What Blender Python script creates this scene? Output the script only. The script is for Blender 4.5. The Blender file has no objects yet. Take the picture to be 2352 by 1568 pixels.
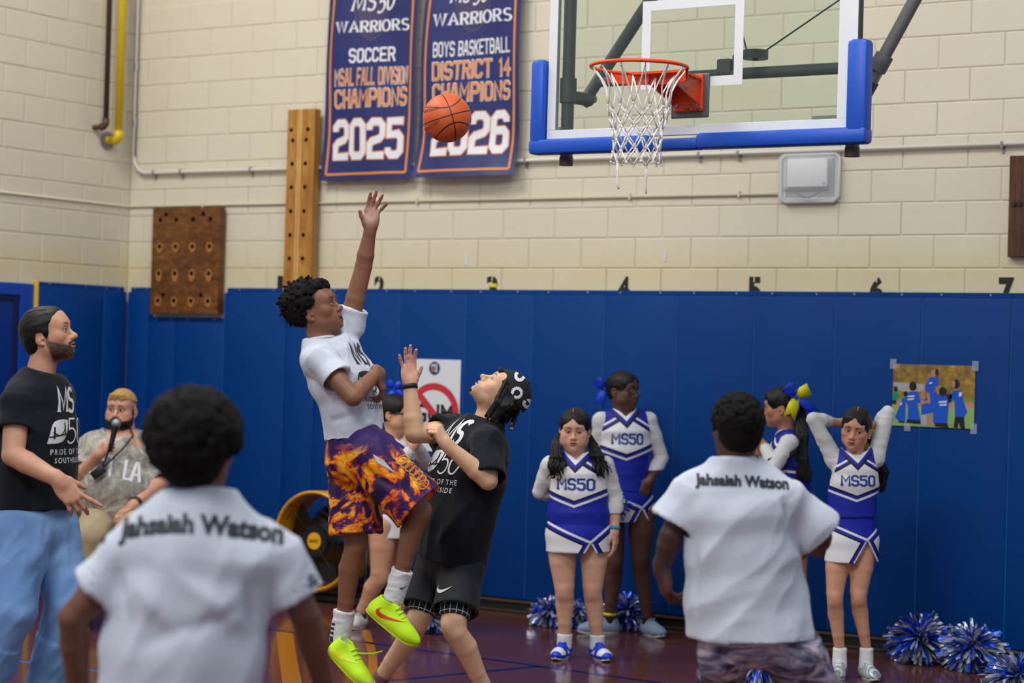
import bpy, bmesh, math, random
import numpy as np
from math import sin, cos, pi, atan, radians, sqrt
from mathutils import Vector, Matrix
from mathutils.bvhtree import BVHTree

random.seed(7)
SC = bpy.context.scene
COL = SC.collection

# ------------------------------------------------------------------ camera
F_PX = 4800.0
TH = atan(F_PX / 7476)
ct, st = cos(TH), sin(TH)
_p, _ro = atan((830 - 784) / F_PX), atan(0.0285)
_r0, _f0, _z = np.array([ct, st, 0]), np.array([-st, ct, 0]), np.array([0, 0, 1.0])
FW = _f0 * cos(_p) + _z * sin(_p)
_u0 = _z * cos(_p) - _f0 * sin(_p)
RT = _r0 * cos(_ro) + _u0 * sin(_ro)
UP = _u0 * cos(_ro) - _r0 * sin(_ro)
CAM = np.array([0, 0, 1.7]) - _f0 * 14.28

cam_d = bpy.data.cameras.new('camera')
cam_d.sensor_width = 36
cam_d.lens = F_PX / 2352 * 36
cam_d.clip_end = 200
cam = bpy.data.objects.new('camera', cam_d)
COL.objects.link(cam)
cam.matrix_world = Matrix(((RT[0], UP[0], -FW[0], CAM[0]), (RT[1], UP[1], -FW[1], CAM[1]),
                           (RT[2], UP[2], -FW[2], CAM[2]), (0, 0, 0, 1)))
cam_d.dof.use_dof = True
cam_d.dof.focus_distance = 10.2
cam_d.dof.aperture_fstop = 1.8
SC.camera = cam

# ------------------------------------------------------------------ light
W = bpy.data.worlds.new('gym_light')
SC.world = W
W.use_nodes = True
W.node_tree.nodes['Background'].inputs[0].default_value = (0.74, 0.85, 1.0, 1)
W.node_tree.nodes['Background'].inputs[1].default_value = 0.74


def area(name, loc, target, sx, sy, power, color):
    d = bpy.data.lights.new(name, 'AREA')
    d.shape = 'RECTANGLE'
    d.size, d.size_y, d.energy, d.color = sx, sy, power, color
    o = bpy.data.objects.new(name, d)
    COL.objects.link(o)
    o.location = loc
    o.rotation_euler = (Vector(target) - Vector(loc)).to_track_quat('-Z', 'Y').to_euler()
    return o


area('ceiling_light_bank', (-1.5, -4.5, 7.5), (-0.6, -3.0, 0), 2.6, 1.6, 400, (1, 0.97, 0.91))
area('ceiling_light_bank', (4.5, -5.5, 7.5), (4.0, -3.5, 0), 2.6, 1.6, 330, (1, 0.97, 0.91))
area('ceiling_light_bank', (3.0, -12.0, 7.5), (3.0, -8.0, 0), 3.2, 2.2, 640, (1, 0.98, 0.95))

SC.view_settings.view_transform = 'Standard'
SC.view_settings.look = 'None'
SC.view_settings.gamma = 1
SC.view_settings.use_curve_mapping = False
SC.view_settings.exposure = -0.62
try:
    SC.cycles.use_denoising = True
    SC.cycles.max_bounces = 6
    SC.cycles.transparent_max_bounces = 12
except Exception:
    pass


# ------------------------------------------------------------------ pixel <-> place
def ray(x, y):
    return RT * ((x - 1176) / F_PX) + UP * ((784 - y) / F_PX) + FW


def U(x, y, d):
    """point seen at pixel x, y that lies d metres in front of the camera"""
    return CAM + ray(x, y) * d


def onplane(x, y, axis, val):
    d = ray(x, y)
    return CAM + d * ((val - CAM[axis]) / d[axis])


def CV(r, u, d):
    v = r * RT + u * UP + d * FW
    return v / np.linalg.norm(v)


def nrm(v):
    v = np.asarray(v, float)
    return v / max(np.linalg.norm(v), 1e-9)


# ------------------------------------------------------------------ materials
def lin(c):
    if isinstance(c, str):
        c = tuple(int(c[i:i + 2], 16) for i in (0, 2, 4))
    return tuple((v / 255 / 12.92 if v <= 10.31 else ((v / 255 + 0.055) / 1.055) ** 2.4) for v in c[:3])


class S:
    """a node socket with arithmetic"""

    def __init__(s, m, sock):
        s.m, s.o = m, sock

    def _b(s, op, b, rev=False):
        n = s.m.nt.nodes.new('ShaderNodeMath')
        n.operation = op
        x, y = (b, s) if rev else (s, b)
        for i, v in enumerate((x, y)):
            if isinstance(v, S):
                s.m.nt.links.new(v.o, n.inputs[i])
            elif v is not None:
                n.inputs[i].default_value = v
        return S(s.m, n.outputs[0])

    def __add__(s, b): return s._b('ADD', b)
    def __radd__(s, b): return s._b('ADD', b)
    def __sub__(s, b): return s._b('SUBTRACT', b)
    def __rsub__(s, b): return s._b('SUBTRACT', b, True)
    def __mul__(s, b): return s._b('MULTIPLY', b)
    def __rmul__(s, b): return s._b('MULTIPLY', b)
    def __truediv__(s, b): return s._b('DIVIDE', b)
    def __gt__(s, b): return s._b('GREATER_THAN', b)
    def __lt__(s, b): return s._b('LESS_THAN', b)
    def __and__(s, b): return s._b('MULTIPLY', b)
    def __or__(s, b): return s._b('MAXIMUM', b)
    def abs(s): return s._b('ABSOLUTE', None)
    def frac(s): return s._b('FRACT', None)
    def sin(s): return s._b('SINE', None)
    def max(s, b): return s._b('MAXIMUM', b)
    def min(s, b): return s._b('MINIMUM', b)


class Mat:
    def __init__(s, name, color=(200, 200, 200), rough=0.6, metal=0.0, spec=0.5, **kw):
        s.m = bpy.data.materials.new(name)
        s.m.use_nodes = True
        s.nt = s.m.node_tree
        s.b = s.nt.nodes['Principled BSDF']
        s.b.inputs['Base Color'].default_value = (*lin(color), 1)
        s.b.inputs['Roughness'].default_value = rough
        s.b.inputs['Metallic'].default_value = metal
        s.b.inputs['Specular IOR Level'].default_value = spec
        for k, v in kw.items():
            s.b.inputs[k.replace('_', ' ')].default_value = v

    def node(s, t, **kw):
        n = s.nt.nodes.new('ShaderNode' + t)
        for k, v in kw.items():
            setattr(n, k, v)
        return n

    def rgb(s, c):
        n = s.node('RGB')
        n.outputs[0].default_value = (*lin(c), 1)
        return n.outputs[0]

    def coord(s, kind='Object'):
        return s.node('TexCoord').outputs[kind]

    def geo(s):
        return s.node('NewGeometry').outputs['Position']

    def attr(s, name):
        return s.node('Attribute', attribute_name=name).outputs['Vector']

    def attrc(s, name):
        return s.node('Attribute', attribute_name=name).outputs['Color']

    def xyz(s, vec):
        n = s.node('SeparateXYZ')
        s.nt.links.new(vec, n.inputs[0])
        return [S(s, n.outputs[i]) for i in range(3)]

    def noise(s, vec, scale, detail=3, rough=0.5, dist=0.0, out=0, stretch=None):
        if stretch:
            v = s.node('VectorMath', operation='MULTIPLY')
            s.nt.links.new(vec, v.inputs[0])
            v.inputs[1].default_value = stretch
            vec = v.outputs[0]
        n = s.node('TexNoise')
        s.nt.links.new(vec, n.inputs['Vector'])
        n.inputs['Scale'].default_value = scale
        n.inputs['Detail'].default_value = detail
        n.inputs['Roughness'].default_value = rough
        n.inputs['Distortion'].default_value = dist
        return S(s, n.outputs[out]) if out == 0 else n.outputs[out]

    def ramp(s, fac, stops, interp='LINEAR'):
        n = s.node('ValToRGB')
        s.nt.links.new(fac.o, n.inputs[0])
        cr = n.color_ramp
        cr.interpolation = interp
        while len(cr.elements) < len(stops):
            cr.elements.new(0.5)
        for e, (p, c) in zip(cr.elements, stops):
            e.position = p
            e.color = (*lin(c), 1)
        return n.outputs[0]

    def mix(s, fac, a, b, mode='MIX'):
        n = s.node('MixRGB', blend_type=mode)
        if isinstance(fac, S):
            s.nt.links.new(fac.o, n.inputs[0])
        else:
            n.inputs[0].default_value = fac
        for i, c in ((1, a), (2, b)):
            if isinstance(c, (tuple, str)):
                n.inputs[i].default_value = (*lin(c), 1)
            else:
                s.nt.links.new(c, n.inputs[i])
        return n.outputs[0]

    def color(s, sock):
        s.nt.links.new(sock, s.b.inputs['Base Color'])
        return s

    def rough(s, sock):
        s.nt.links.new(sock.o, s.b.inputs['Roughness'])

    def bump(s, h, strength=0.3, dist=0.01):
        n = s.node('Bump')
        n.inputs['Strength'].default_value = strength
        n.inputs['Distance'].default_value = dist
        s.nt.links.new(h.o, n.inputs['Height'])
        s.nt.links.new(n.outputs[0], s.b.inputs['Normal'])
        return s


_pm = {}


def plain(name, color, rough=0.6, metal=0.0, spec=0.5, bump=0.0, bscale=200):
    if name not in _pm:
        m = Mat(name, color, rough, metal, spec)
        v = m.noise(m.coord(), 9, 3)
        c = m.mix(v * 0.22, color, tuple(int(x * 0.82) for x in (color if not isinstance(color, str) else [int(color[i:i + 2], 16) for i in (0, 2, 4)])))
        m.color(c)
        if bump:
            m.bump(m.noise(m.coord(), bscale, 2), bump, 0.002)
        _pm[name] = m
    return _pm[name].m


# ------------------------------------------------------------------ objects
def link(o, parent=None):
    COL.objects.link(o)
    if parent is not None:
        o.parent = parent
    return o


def raw_mesh(name, V, Fs, mats=(), smooth=False):
    me = bpy.data.meshes.new(name)
    me.from_pydata([tuple(map(float, v)) for v in V], [], [tuple(int(i) for i in f) for f in Fs])
    for m in mats:
        me.materials.append(m)
    if smooth:
        me.polygons.foreach_set('use_smooth', [True] * len(me.polygons))
    me.update()
    return me


def obj(name, V, Fs, mat, parent=None, smooth=False, mi=None):
    mats = mat if isinstance(mat, (list, tuple)) else [mat]
    me = raw_mesh(name, V, Fs, mats, smooth)
    if mi is not None:
        me.polygons.foreach_set('material_index', mi)
    return link(bpy.data.objects.new(name, me), parent)


def tag(o, label=None, cat=None, group=None, kind=None):
    if label: o['label'] = label
    if cat: o['category'] = cat
    if group: o['group'] = group
    if kind: o['kind'] = kind
    return o


def empty(name, loc, label=None, cat=None, group=None, kind=None):
    o = bpy.data.objects.new(name, None)
    o.empty_display_size = 0.1
    link(o)
    o.location = tuple(map(float, loc))
    bpy.context.view_layer.update() if False else None
    tag(o, label, cat, group, kind)
    return o


def kid(o, root):
    """parent a world-space mesh to an unrotated empty and keep it where it is"""
    o.parent = root
    o.matrix_parent_inverse = Matrix.Translation(-Vector(root.location))
    return o


class MB:
    """collects simple solids into one mesh"""

    def __init__(s):
        s.V, s.F, s.M = [], [], []

    def add(s, V, Fs, m=0):
        b = len(s.V)
        s.V += [tuple(v) for v in V]
        s.F += [tuple(i + b for i in f) for f in Fs]
        s.M += [m] * len(Fs)
        return s

    def box(s, lo, hi, m=0, bev=0.0, M=None):
        bm = bmesh.new()
        bmesh.ops.create_cube(bm, size=1)
        lo, hi = np.array(lo, float), np.array(hi, float)
        for v in bm.verts:
            v.co = Vector((lo + hi) / 2 + np.array(v.co) * (hi - lo))
        if bev:
            bmesh.ops.bevel(bm, geom=list(bm.edges), offset=bev, segments=2, affect='EDGES', profile=0.5)
        return s.bm(bm, m, M)

    def bm(s, bm, m=0, M=None):
        if M is not None:
            bm.transform(M)
        bm.verts.index_update()
        s.add([v.co[:] for v in bm.verts], [[v.index for v in f.verts] for f in bm.faces], m)
        bm.free()
        return s

    def tube(s, pts, r, n=12, m=0, caps=True, closed=False):
        pts = [np.asarray(p, float) for p in pts]
        rs = r if isinstance(r, (list, tuple, np.ndarray)) else [r] * len(pts)
        N = len(pts)
        V, Fs = [], []
        ref = None
        for i, p in enumerate(pts):
            a = pts[(i - 1) % N] if (closed or i > 0) else p
            b = pts[(i + 1) % N] if (closed or i < N - 1) else p
            t = nrm(b - a)
            if ref is None:
                ref = np.array([0, 0, 1.0]) if abs(t[2]) < 0.9 else np.array([1.0, 0, 0])
            x = nrm(ref - t * (ref @ t))
            ref = x
            y = np.cross(t, x)
            for k in range(n):
                a_ = 2 * pi * k / n
                V.append(p + rs[i] * (x * cos(a_) + y * sin(a_)))
        for i in range(N if closed else N - 1):
            j = (i + 1) % N
            for k in range(n):
                l = (k + 1) % n
                Fs.append((i * n + k, i * n + l, j * n + l, j * n + k))
        if caps and not closed:
            Fs.append(tuple(range(n))[::-1])
            Fs.append(tuple((N - 1) * n + k for k in range(n)))
        return s.add(V, Fs, m)

    def cyl(s, a, b, r, n=20, m=0, r2=None):
        return s.tube([a, b], [r, r if r2 is None else r2], n, m)

    def disc(s, c, nv, r, n=24, m=0):
        nv = nrm(nv)
        x = nrm(np.cross(nv, [0.3, 0.2, 0.9]))
        y = np.cross(nv, x)
        return s.add([np.asarray(c) + r * (x * cos(2 * pi * k / n) + y * sin(2 * pi * k / n)) for k in range(n)], [tuple(range(n))], m)

    def build(s, name, mat, parent=None, smooth=False, root=None, auto=None):
        o = obj(name, s.V, s.F, mat, parent, smooth or auto is not None, s.M)
        if auto is not None:
            try:
                me = o.data
                ang = radians(auto)
                bm = bmesh.new()
                bm.from_mesh(me)
                for e in bm.edges:
                    if len(e.link_faces) == 2 and e.calc_face_angle(0) > ang:
                        e.smooth = False
                bm.to_mesh(me)
                bm.free()
            except Exception:
                pass
        if root is not None:
            kid(o, root)
        return o


# ------------------------------------------------------------------ flat lettering
def bfont(txt, offset=0.0, shear=0.0, space=1.0, res=3):
    c = bpy.data.curves.new('t', 'FONT')
    c.body = txt
    c.offset = offset
    c.shear = shear
    c.space_character = space
    c.resolution_u = res
    o = bpy.data.objects.new('t', c)
    COL.objects.link(o)
    dg = bpy.context.evaluated_depsgraph_get()
    me = bpy.data.meshes.new_from_object(o.evaluated_get(dg))
    V = np.array([v.co[:2] for v in me.vertices])
    Fs = [tuple(p.vertices) for p in me.polygons]
    bpy.data.objects.remove(o)
    bpy.data.curves.remove(c)
    bpy.data.meshes.remove(me)
    return V, Fs


def _arc(cx, cy, rx, ry, a0, a1, n=9):
    return [(cx + rx * cos(radians(a0 + (a1 - a0) * i / n)), cy + ry * sin(radians(a0 + (a1 - a0) * i / n))) for i in range(n + 1)]


c_ = 0.5
GL = {  # block capitals and digits: centre lines on a 2 x 4 grid
    'O': [[(c_, 0), (2 - c_, 0), (2, c_), (2, 4 - c_), (2 - c_, 4), (c_, 4), (0, 4 - c_), (0, c_), (c_, 0), (1, 0)]],
    'S': [[(0, 0.9), (0, c_), (c_, 0), (2 - c_, 0), (2, c_), (2, 1.6), (1.6, 2), (0.4, 2), (0, 2.4), (0, 4 - c_), (c_, 4), (2 - c_, 4), (2, 4 - c_), (2, 3.1)]],
    'C': [[(2, 1.1), (2, c_), (2 - c_, 0), (c_, 0), (0, c_), (0, 4 - c_), (c_, 4), (2 - c_, 4), (2, 4 - c_), (2, 2.9)]],
    'E': [[(2, 0), (0, 0), (0, 4), (2, 4)], [(0, 2), (1.6, 2)]],
    'R': [[(0, 0), (0, 4), (2 - c_, 4), (2, 4 - c_), (2, 2.4), (1.6, 2), (0, 2)], [(1.1, 2), (2, 0)]],
    'P': [[(0, 0), (0, 4), (2 - c_, 4), (2, 4 - c_), (2, 2.3), (1.6, 1.8), (0, 1.8)]],
    'B': [[(0, 0), (0, 4), (2 - c_, 4), (2, 3.6), (2, 2.4), (1.6, 2), (0, 2)], [(1.6, 2), (2, 1.6), (2, c_), (2 - c_, 0), (0, 0)]],
    'D': [[(0, 0), (0, 4), (2 - c_, 4), (2, 4 - c_), (2, c_), (2 - c_, 0), (0, 0), (0, 1)]],
    'M': [[(0, 0), (0, 4), (1.25, 1.6), (2.5, 4), (2.5, 0)]],
    'W': [[(0, 4), (0.6, 0), (1.3, 3), (2, 0), (2.6, 4)]],
    'A': [[(-0.1, 0), (0.78, 4), (1.32, 4), (2.2, 0)], [(0.3, 1.2), (1.8, 1.2)]],
    'L': [[(0, 4), (0, 0), (1.8, 0)]],
    'F': [[(0, 0), (0, 4), (2, 4)], [(0, 2), (1.5, 2)]],
    'I': [[(0, 0), (0, 4)]],
    'V': [[(0, 4), (1, 0), (2, 4)]],
    'N': [[(0, 0), (0, 4), (2, 0), (2, 4)]],
    'H': [[(0, 0), (0, 4)], [(2, 0), (2, 4)], [(0, 2), (2, 2)]],
    'Y': [[(0, 4), (1, 2), (2, 4)], [(1, 2), (1, 0)]],
    'K': [[(0, 0), (0, 4)], [(2, 4), (0.2, 1.8)], [(0.8, 2.5), (2, 0)]],
    'T': [[(1, 0), (1, 4)], [(-0.1, 4), (2.1, 4)]],
    'U': [[(0, 4), (0, c_), (c_, 0), (2 - c_, 0), (2, c_), (2, 4)]],
    'G': [[(2, 3.1), (2, 4 - c_), (2 - c_, 4), (c_, 4), (0, 4 - c_), (0, c_), (c_, 0), (2 - c_, 0), (2, c_), (2, 1.9), (1.1, 1.9)]],
    '1': [[(0.1, 3.3), (0.7, 4), (0.7, 0)]],
    '2': [[(0, 3), (0, 4 - c_), (c_, 4), (2 - c_, 4), (2, 4 - c_), (2, 2.4), (1.6, 2), (0.4, 1.7), (0, 1.3), (0, 0), (2, 0)]],
    '4': [[(1.5, 0), (1.5, 4), (0, 1.3), (2.1, 1.3)]],
    '5': [[(0, 0.9), (0, c_), (c_, 0), (2 - c_, 0), (2, c_), (2, 2), (2 - c_, 2.5), (0, 2.4), (0, 4), (1.9, 4)]],
    '6': [[(2, 3.1), (2, 4 - c_), (2 - c_, 4), (c_, 4), (0, 4 - c_), (0, c_), (c_, 0), (2 - c_, 0), (2, c_), (2, 1.8), (1.6, 2.2), (0, 2.2)]],
    '0': [[(c_, 0), (2 - c_, 0), (2, c_), (2, 4 - c_), (2 - c_, 4), (c_, 4), (0, 4 - c_), (0, c_), (c_, 0), (1, 0)]],
}
GR = {  # rounder capitals for the script-like lettering
    'O': [_arc(1.2, 2, 1.2, 2, 90, 450, 20)],
    'S': [_arc(1, 3, 0.9, 1, 30, 270, 9) + _arc(1, 1, 0.95, 1, 90, -150, 9)],
    'R': [[(0, 0), (0, 4)], [(0, 4), (0.9, 4)] + _arc(0.9, 3, 0.9, 1, 90, -90, 8) + [(0, 2)], [(0.8, 2), (1.9, 0)]],
    'D': [[(0, 0), (0, 4)], [(0, 4), (0.5, 4)] + _arc(0.5, 2, 1.5, 2, 90, -90, 12) + [(0, 0)]],
    'P': [[(0, 0), (0, 4)], [(0, 4), (0.9, 4)] + _arc(0.9, 3, 0.9, 1, 90, -90, 8) + [(0, 2)]],
    'A': [[(0, 0), (1.1, 4), (2.2, 0)], [(0.45, 1.4), (1.75, 1.4)]],
    'M': [[(0, 0), (0.2, 4), (1.4, 0.6), (2.6, 4), (2.8, 0)]],
    'W': [[(0, 4), (0.8, 0), (1.6, 4), (2.4, 0), (3.2, 4)]],
    'I': [[(0, 0), (0, 4)]],
    '5': [[(1.9, 4), (0.5, 4), (0.3, 2.3)] + _arc(0.9, 1.2, 1.0, 1.25, 120, -140, 12)],
    '0': [_arc(1.0, 2, 1.0, 2, 90, 450, 20)],
}


def stroke_text(txt, w=0.75, style='block', gap=1.0, serif=0.0, vw=None):
    """letters as mitred strokes; returns flat verts and faces"""
    V, Fs = [], []
    x0 = 0.0
    for ch in txt:
        if ch == ' ':
            x0 += 1.6
            continue
        g = GR.get(ch) if style == 'round' else None
        g = g or GL[ch]
        xm = max(p[0] for l in g for p in l)
        for l in g:
            P = [np.array(p, float) for p in l]
            n = len(P)
            loop = np.allclose(P[0], P[-1])
            base = len(V)
            for i, p in enumerate(P):
                a = P[i - 1] if i > 0 else (P[-2] if loop else None)
                b = P[i + 1] if i < n - 1 else (P[1] if loop else None)
                d1 = None if a is None else (p - a) / max(np.linalg.norm(p - a), 1e-6)
                d2 = None if b is None else (b - p) / max(np.linalg.norm(b - p), 1e-6)
                if d1 is None: d1 = d2
                if d2 is None: d2 = d1
                n1, n2 = np.array([-d1[1], d1[0]]), np.array([-d2[1], d2[0]])
                m = n1 + n2
                ml = np.linalg.norm(m)
                m = n1 if ml < 0.3 else m / ml
                k = 1 / max(m @ n1, 0.78)
                ww = w
                if vw is not None:
                    t = (abs(d1[1]) + abs(d2[1])) / 2
                    ww = vw + (w - vw) * t
                e = np.zeros(2)
                if style == 'block' and not loop:
                    if i == 0: e = -d2 * w / 2 * (abs(p[1] - 2) > 1.9 or abs(d2[1]) < 0.1)
                    if i == n - 1: e = d1 * w / 2 * (abs(p[1] - 2) > 1.9 or abs(d1[1]) < 0.1)
                for sg in (-1, 1):
                    V.append(p + e + m * k * sg * ww / 2 + np.array([x0, 0]))
            for i in range(n - 1):
                Fs.append((base + 2 * i, base + 2 * i + 2, base + 2 * i + 3, base + 2 * i + 1))
            if serif and not loop:
                for p, q in ((P[0], P[1]), (P[-1], P[-2])):
                    if p[1] < 0.05 or p[1] > 3.95:
                        sgn = 1 if p[1] > 2 else -1
                        if abs(q[1] - p[1]) < 0.2:
                            continue
                        b = len(V)
                        h = serif * 0.32
                        for xx, yy in ((-serif, 0), (serif, 0), (serif, -sgn * h), (-serif, -sgn * h)):
                            V.append(p + np.array([xx + x0, yy]))
                        Fs.append((b, b + 1, b + 2, b + 3))
        x0 += xm + gap
    return np.array(V), Fs


def fit(VF, x0, y0, x1, y1, shear=0.0, rot=0.0):
    V, Fs = VF
    V = np.array(V, float)
    V[:, 0] += V[:, 1] * shear
    lo, hi = V.min(0), V.max(0)
    V = (V - lo) / (hi - lo)
    V = np.stack([x0 + V[:, 0] * (x1 - x0), y0 + V[:, 1] * (y1 - y0)], 1)
    if rot:
        V[:, 1] += (V[:, 0] - x0) * rot
    return V, Fs


def subdiv2d(V, Fs, maxlen):
    bm = bmesh.new()
    vs = [bm.verts.new((v[0], v[1], 0)) for v in V]
    for f in Fs:
        try:
            bm.faces.new([vs[i] for i in f])
        except ValueError:
            pass
    bmesh.ops.triangulate(bm, faces=list(bm.faces))
    for _ in range(5):
        es = [e for e in bm.edges if e.calc_length() > maxlen]
        if not es:
            break
        bmesh.ops.subdivide_edges(bm, edges=es, cuts=1)
        bmesh.ops.triangulate(bm, faces=list(bm.faces))
    bm.verts.index_update()
    V2 = np.array([v.co[:2] for v in bm.verts])
    F2 = [tuple(v.index for v in f.verts) for f in bm.faces]
    bm.free()
    return V2, F2

# ================================================================== the hall
XL = -3.56
# --- materials of the shell
def block_mat(name, base):
    m = Mat(name, base, 0.55, spec=0.35)
    g = m.geo()
    big = m.noise(g, 1.3, 4, 0.6)
    c = m.mix(big * 0.35, base, (190, 178, 150))
    z = m.xyz(g)[2]
    band = (1 - ((z - 2.3).abs() / 0.26)).max(0.0)
    c = m.mix(band * m.noise(g, 2.2, 4, 0.7, 0.6) * 0.75, c, (205, 188, 118))
    c = m.mix((m.noise(g, 14, 4, 0.7) - 0.55).max(0.0) * 0.6, c, (176, 164, 138))
    m.color(c)
    m.bump(m.noise(g, 60, 3), 0.12, 0.004)
    return m.m


M_BLOCK = block_mat('painted_block', (215, 207, 188))
M_PAD = Mat('blue_vinyl', (0, 54, 122), 0.5, spec=0.16)
_g = M_PAD.geo()
M_PAD.color(M_PAD.mix(M_PAD.noise(_g, 3, 3) * 0.35, (0, 57, 126), (0, 49, 110)))
M_PAD.bump(M_PAD.noise(_g, 6, 2), 0.12, 0.01)
M_PADS = plain('blue_vinyl_seam', (8, 80, 158), 0.4)
M_YEL = plain('yellow_tape', (226, 190, 40), 0.6)
M_BLACK = plain('black_rubber', (14, 14, 15), 0.55)

m = Mat('varnished_floor', (86, 46, 40), 0.16, spec=0.45, Coat_Weight=0.16, Coat_Roughness=0.06)
g = m.geo()
gx, gy, gz = m.xyz(g)
plank = (gy * 17.5)._b('FLOOR', None)
wn = m.node('TexWhiteNoise', noise_dimensions='1D')
m.nt.links.new(plank.o, wn.inputs['W'])
pn = S(m, wn.outputs['Value'])
c = m.mix(pn * 0.5, (98, 54, 44), (78, 42, 34))
c = m.mix(m.noise(g, 3.0, 5, 0.65, 0.5, stretch=(2, 14, 1)) * 0.5, c, (112, 62, 48))
m.color(c)
line = ((gy * 17.5).frac() - 0.5).abs()
m.bump(m.noise(g, 2.5, 2, stretch=(1, 3, 1)) + (line > 0.48) * -0.06, 0.10, 0.02)
m.rough(m.noise(g, 1.5, 3) * 0.12 + 0.09)
M_FLOOR = m.m

fl = MB().box((-8, -16, -0.2), (12, 1.5, 0)).build('floor', M_FLOOR)
tag(fl, kind='structure')


def floor_line(P, w, mat, name):
    P = [np.array(p, float) for p in P]
    V, Fs = [], []
    for i, p in enumerate(P):
        a, b = P[max(i - 1, 0)], P[min(i + 1, len(P) - 1)]
        t = nrm(b - a)
        n = np.array([-t[1], t[0]])
        for sg in (-1, 1):
            q = p + n * sg * w / 2
            V.append((q[0], q[1], 0.0006))
    for i in range(len(P) - 1):
        Fs.append((2 * i, 2 * i + 2, 2 * i + 3, 2 * i + 1))
    o = obj(name, V, Fs, mat, fl)
    return o


def gloss_paint(name, c):
    m_ = Mat(name, c, 0.2, spec=0.5)
    return m_.m


M_FBLUE = gloss_paint('floor_paint_blue', (18, 28, 84))
M_FYEL = gloss_paint('floor_paint_yellow', (168, 106, 18))
floor_line([(-3.4, -1.67), (5.5, -2.35)], 0.05, M_FBLUE, 'court_line')
floor_line([(1.56, -2.05), (1.40, -2.57), (0.4, -5.8)], 0.05, M_FBLUE, 'court_line')
floor_line([(-4, -4.1), (-0.5, -3.88), (2.0, -3.75)], 0.05, gloss_paint('floor_paint_light_blue', (60, 92, 170)), 'court_line')
floor_line([(-0.36, -1.93), (0.3, -2.72), (0.925, -3.46), (1.7, -4.5)], 0.10, M_FYEL, 'court_line')
floor_line([(-0.06, -1.50), (0.6, -2.32), (1.236, -3.17), (2.0, -4.3)], 0.05, M_FYEL, 'court_line')

# --- block walls: a backing of mortar with every block a piece of its own
wb = MB().box((XL - 0.3, 0.006, 0), (7.5, 0.3, 7)).build('wall_back', M_BLOCK)
tag(wb, kind='structure')
wl = MB().box((XL - 0.3, -9, 0), (XL - 0.006, 0.006, 7)).build('wall_left', M_BLOCK)
tag(wl, kind='structure')
CH, BL = 0.2015, 0.4145


def block_mesh(w, h):
    b = 0.007
    V = [(0, 0.006, 0), (w, 0.006, 0), (w, 0.006, h), (0, 0.006, h), (b, 0, b), (w - b, 0, b), (w - b, 0, h - b), (b, 0, h - b)]
    V += [(0, 0.002, 0), (w, 0.002, 0), (w, 0.002, h), (0, 0.002, h)]
    Fs = [(4, 5, 6, 7)]
    for i in range(4):
        j = (i + 1) % 4
        Fs += [(i, j, 8 + j, 8 + i), (8 + i, 8 + j, 4 + j, 4 + i)]
    return raw_mesh('block', V, Fs, [M_BLOCK])


_bm = {}


def put_block(wall, u0, u1, z0, z1, left):
    k = (round(u1 - u0, 3), round(z1 - z0, 3))
    if k not in _bm:
        _bm[k] = block_mesh(*k)
    o = bpy.data.objects.new('block', _bm[k])
    COL.objects.link(o)
    o.parent = wall
    j = random.uniform(-0.0012, 0.0012)
    if left:
        o.location = (XL + j, u0, z0)
        o.rotation_euler = (0, 0, pi / 2)
    else:
        o.location = (u0, j, z0)


for r in range(-1, 10):
    z0 = 2.337 + CH * r
    off = (-0.514 if r % 2 else -0.30) + (0 if r % 2 else 0)
    k0 = math.floor((XL - off) / BL)
    for k in range(k0, 19):
        u0, u1 = off + BL * k + 0.004, off + BL * (k + 1) - 0.004
        u0 = max(u0, XL)
        if u1 - u0 < 0.03 or u0 > 4.45:
            continue
        put_block(wb, u0, u1, z0 + 0.003, z0 + CH - 0.003, False)
    off = -0.30 if r % 2 else -0.507
    for k in range(-6, 3):
        u0, u1 = off + BL * k + 0.004, off + BL * (k + 1) - 0.004
        u1 = min(u1, 0.0)
        if u1 - u0 < 0.03:
            continue
        put_block(wl, u0, u1, z0 + 0.003, z0 + CH - 0.003, True)

# stencilled numerals on the blocks, their feet hidden by the pads
M_STEN = plain('black_stencil_paint', (22, 22, 20), 0.7)
for ch, px in (('1', 645), ('2', 872), ('3', 1131), ('4', 1433), ('5', 1733), ('6', 2014), ('7', 2312)):
    p = onplane(px, 650, 1, 0)
    h = 0.17
    V, Fs = fit(bfont(ch, 0.045), p[0] - (0.03 if ch == '1' else 0.047), 2.283 - h, p[0] + (0.02 if ch == '1' else 0.047), 2.283)
    obj('stencil_number', [(v[0], -0.0025, v[1]) for v in V], Fs, M_STEN, wb)
    if ch in '2356':
        x = p[0] - 0.002
        obj('stencil_bridge', [(x - 0.004, -0.003, 2.25), (x + 0.004, -0.003, 2.25), (x + 0.004, -0.003, 2.285), (x - 0.004, -0.003, 2.285)], [(0, 1, 2, 3)], M_BLOCK, wb)
p = onplane(1133, 655, 1, -0.004)
MB().box((p[0] - 0.028, -0.005, p[2] - 0.012), (p[0] + 0.028, -0.001, p[2] + 0.012)).build('tape_strip', plain('yellow_tape_bright', (226, 204, 10), 0.6), wb)
for px, py in ((1071, 598), (1527, 588)):
    p = onplane(px, py, 1, -0.003)
    MB().box((p[0] - 0.012, -0.004, p[2] - 0.035), (p[0] + 0.012, 0.0, p[2] + 0.035), 0, 0.0015).build('tape_scrap', plain('white_tape', (205, 208, 214), 0.6), wb)

# --- wall pads
PT = 2.19
pads = empty('wall_padding', (0.5, 0, 0.1), 'row of blue vinyl wall pads running along the whole back wall under the numbers', 'wall padding')
padl = empty('wall_padding', (XL, -0.5, 0.1), 'short run of blue wall pads on the side wall beside the door, yellow edged', 'wall padding')
M_SCREW = plain('screw_head', (170, 185, 200), 0.4, 0.7)


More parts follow.
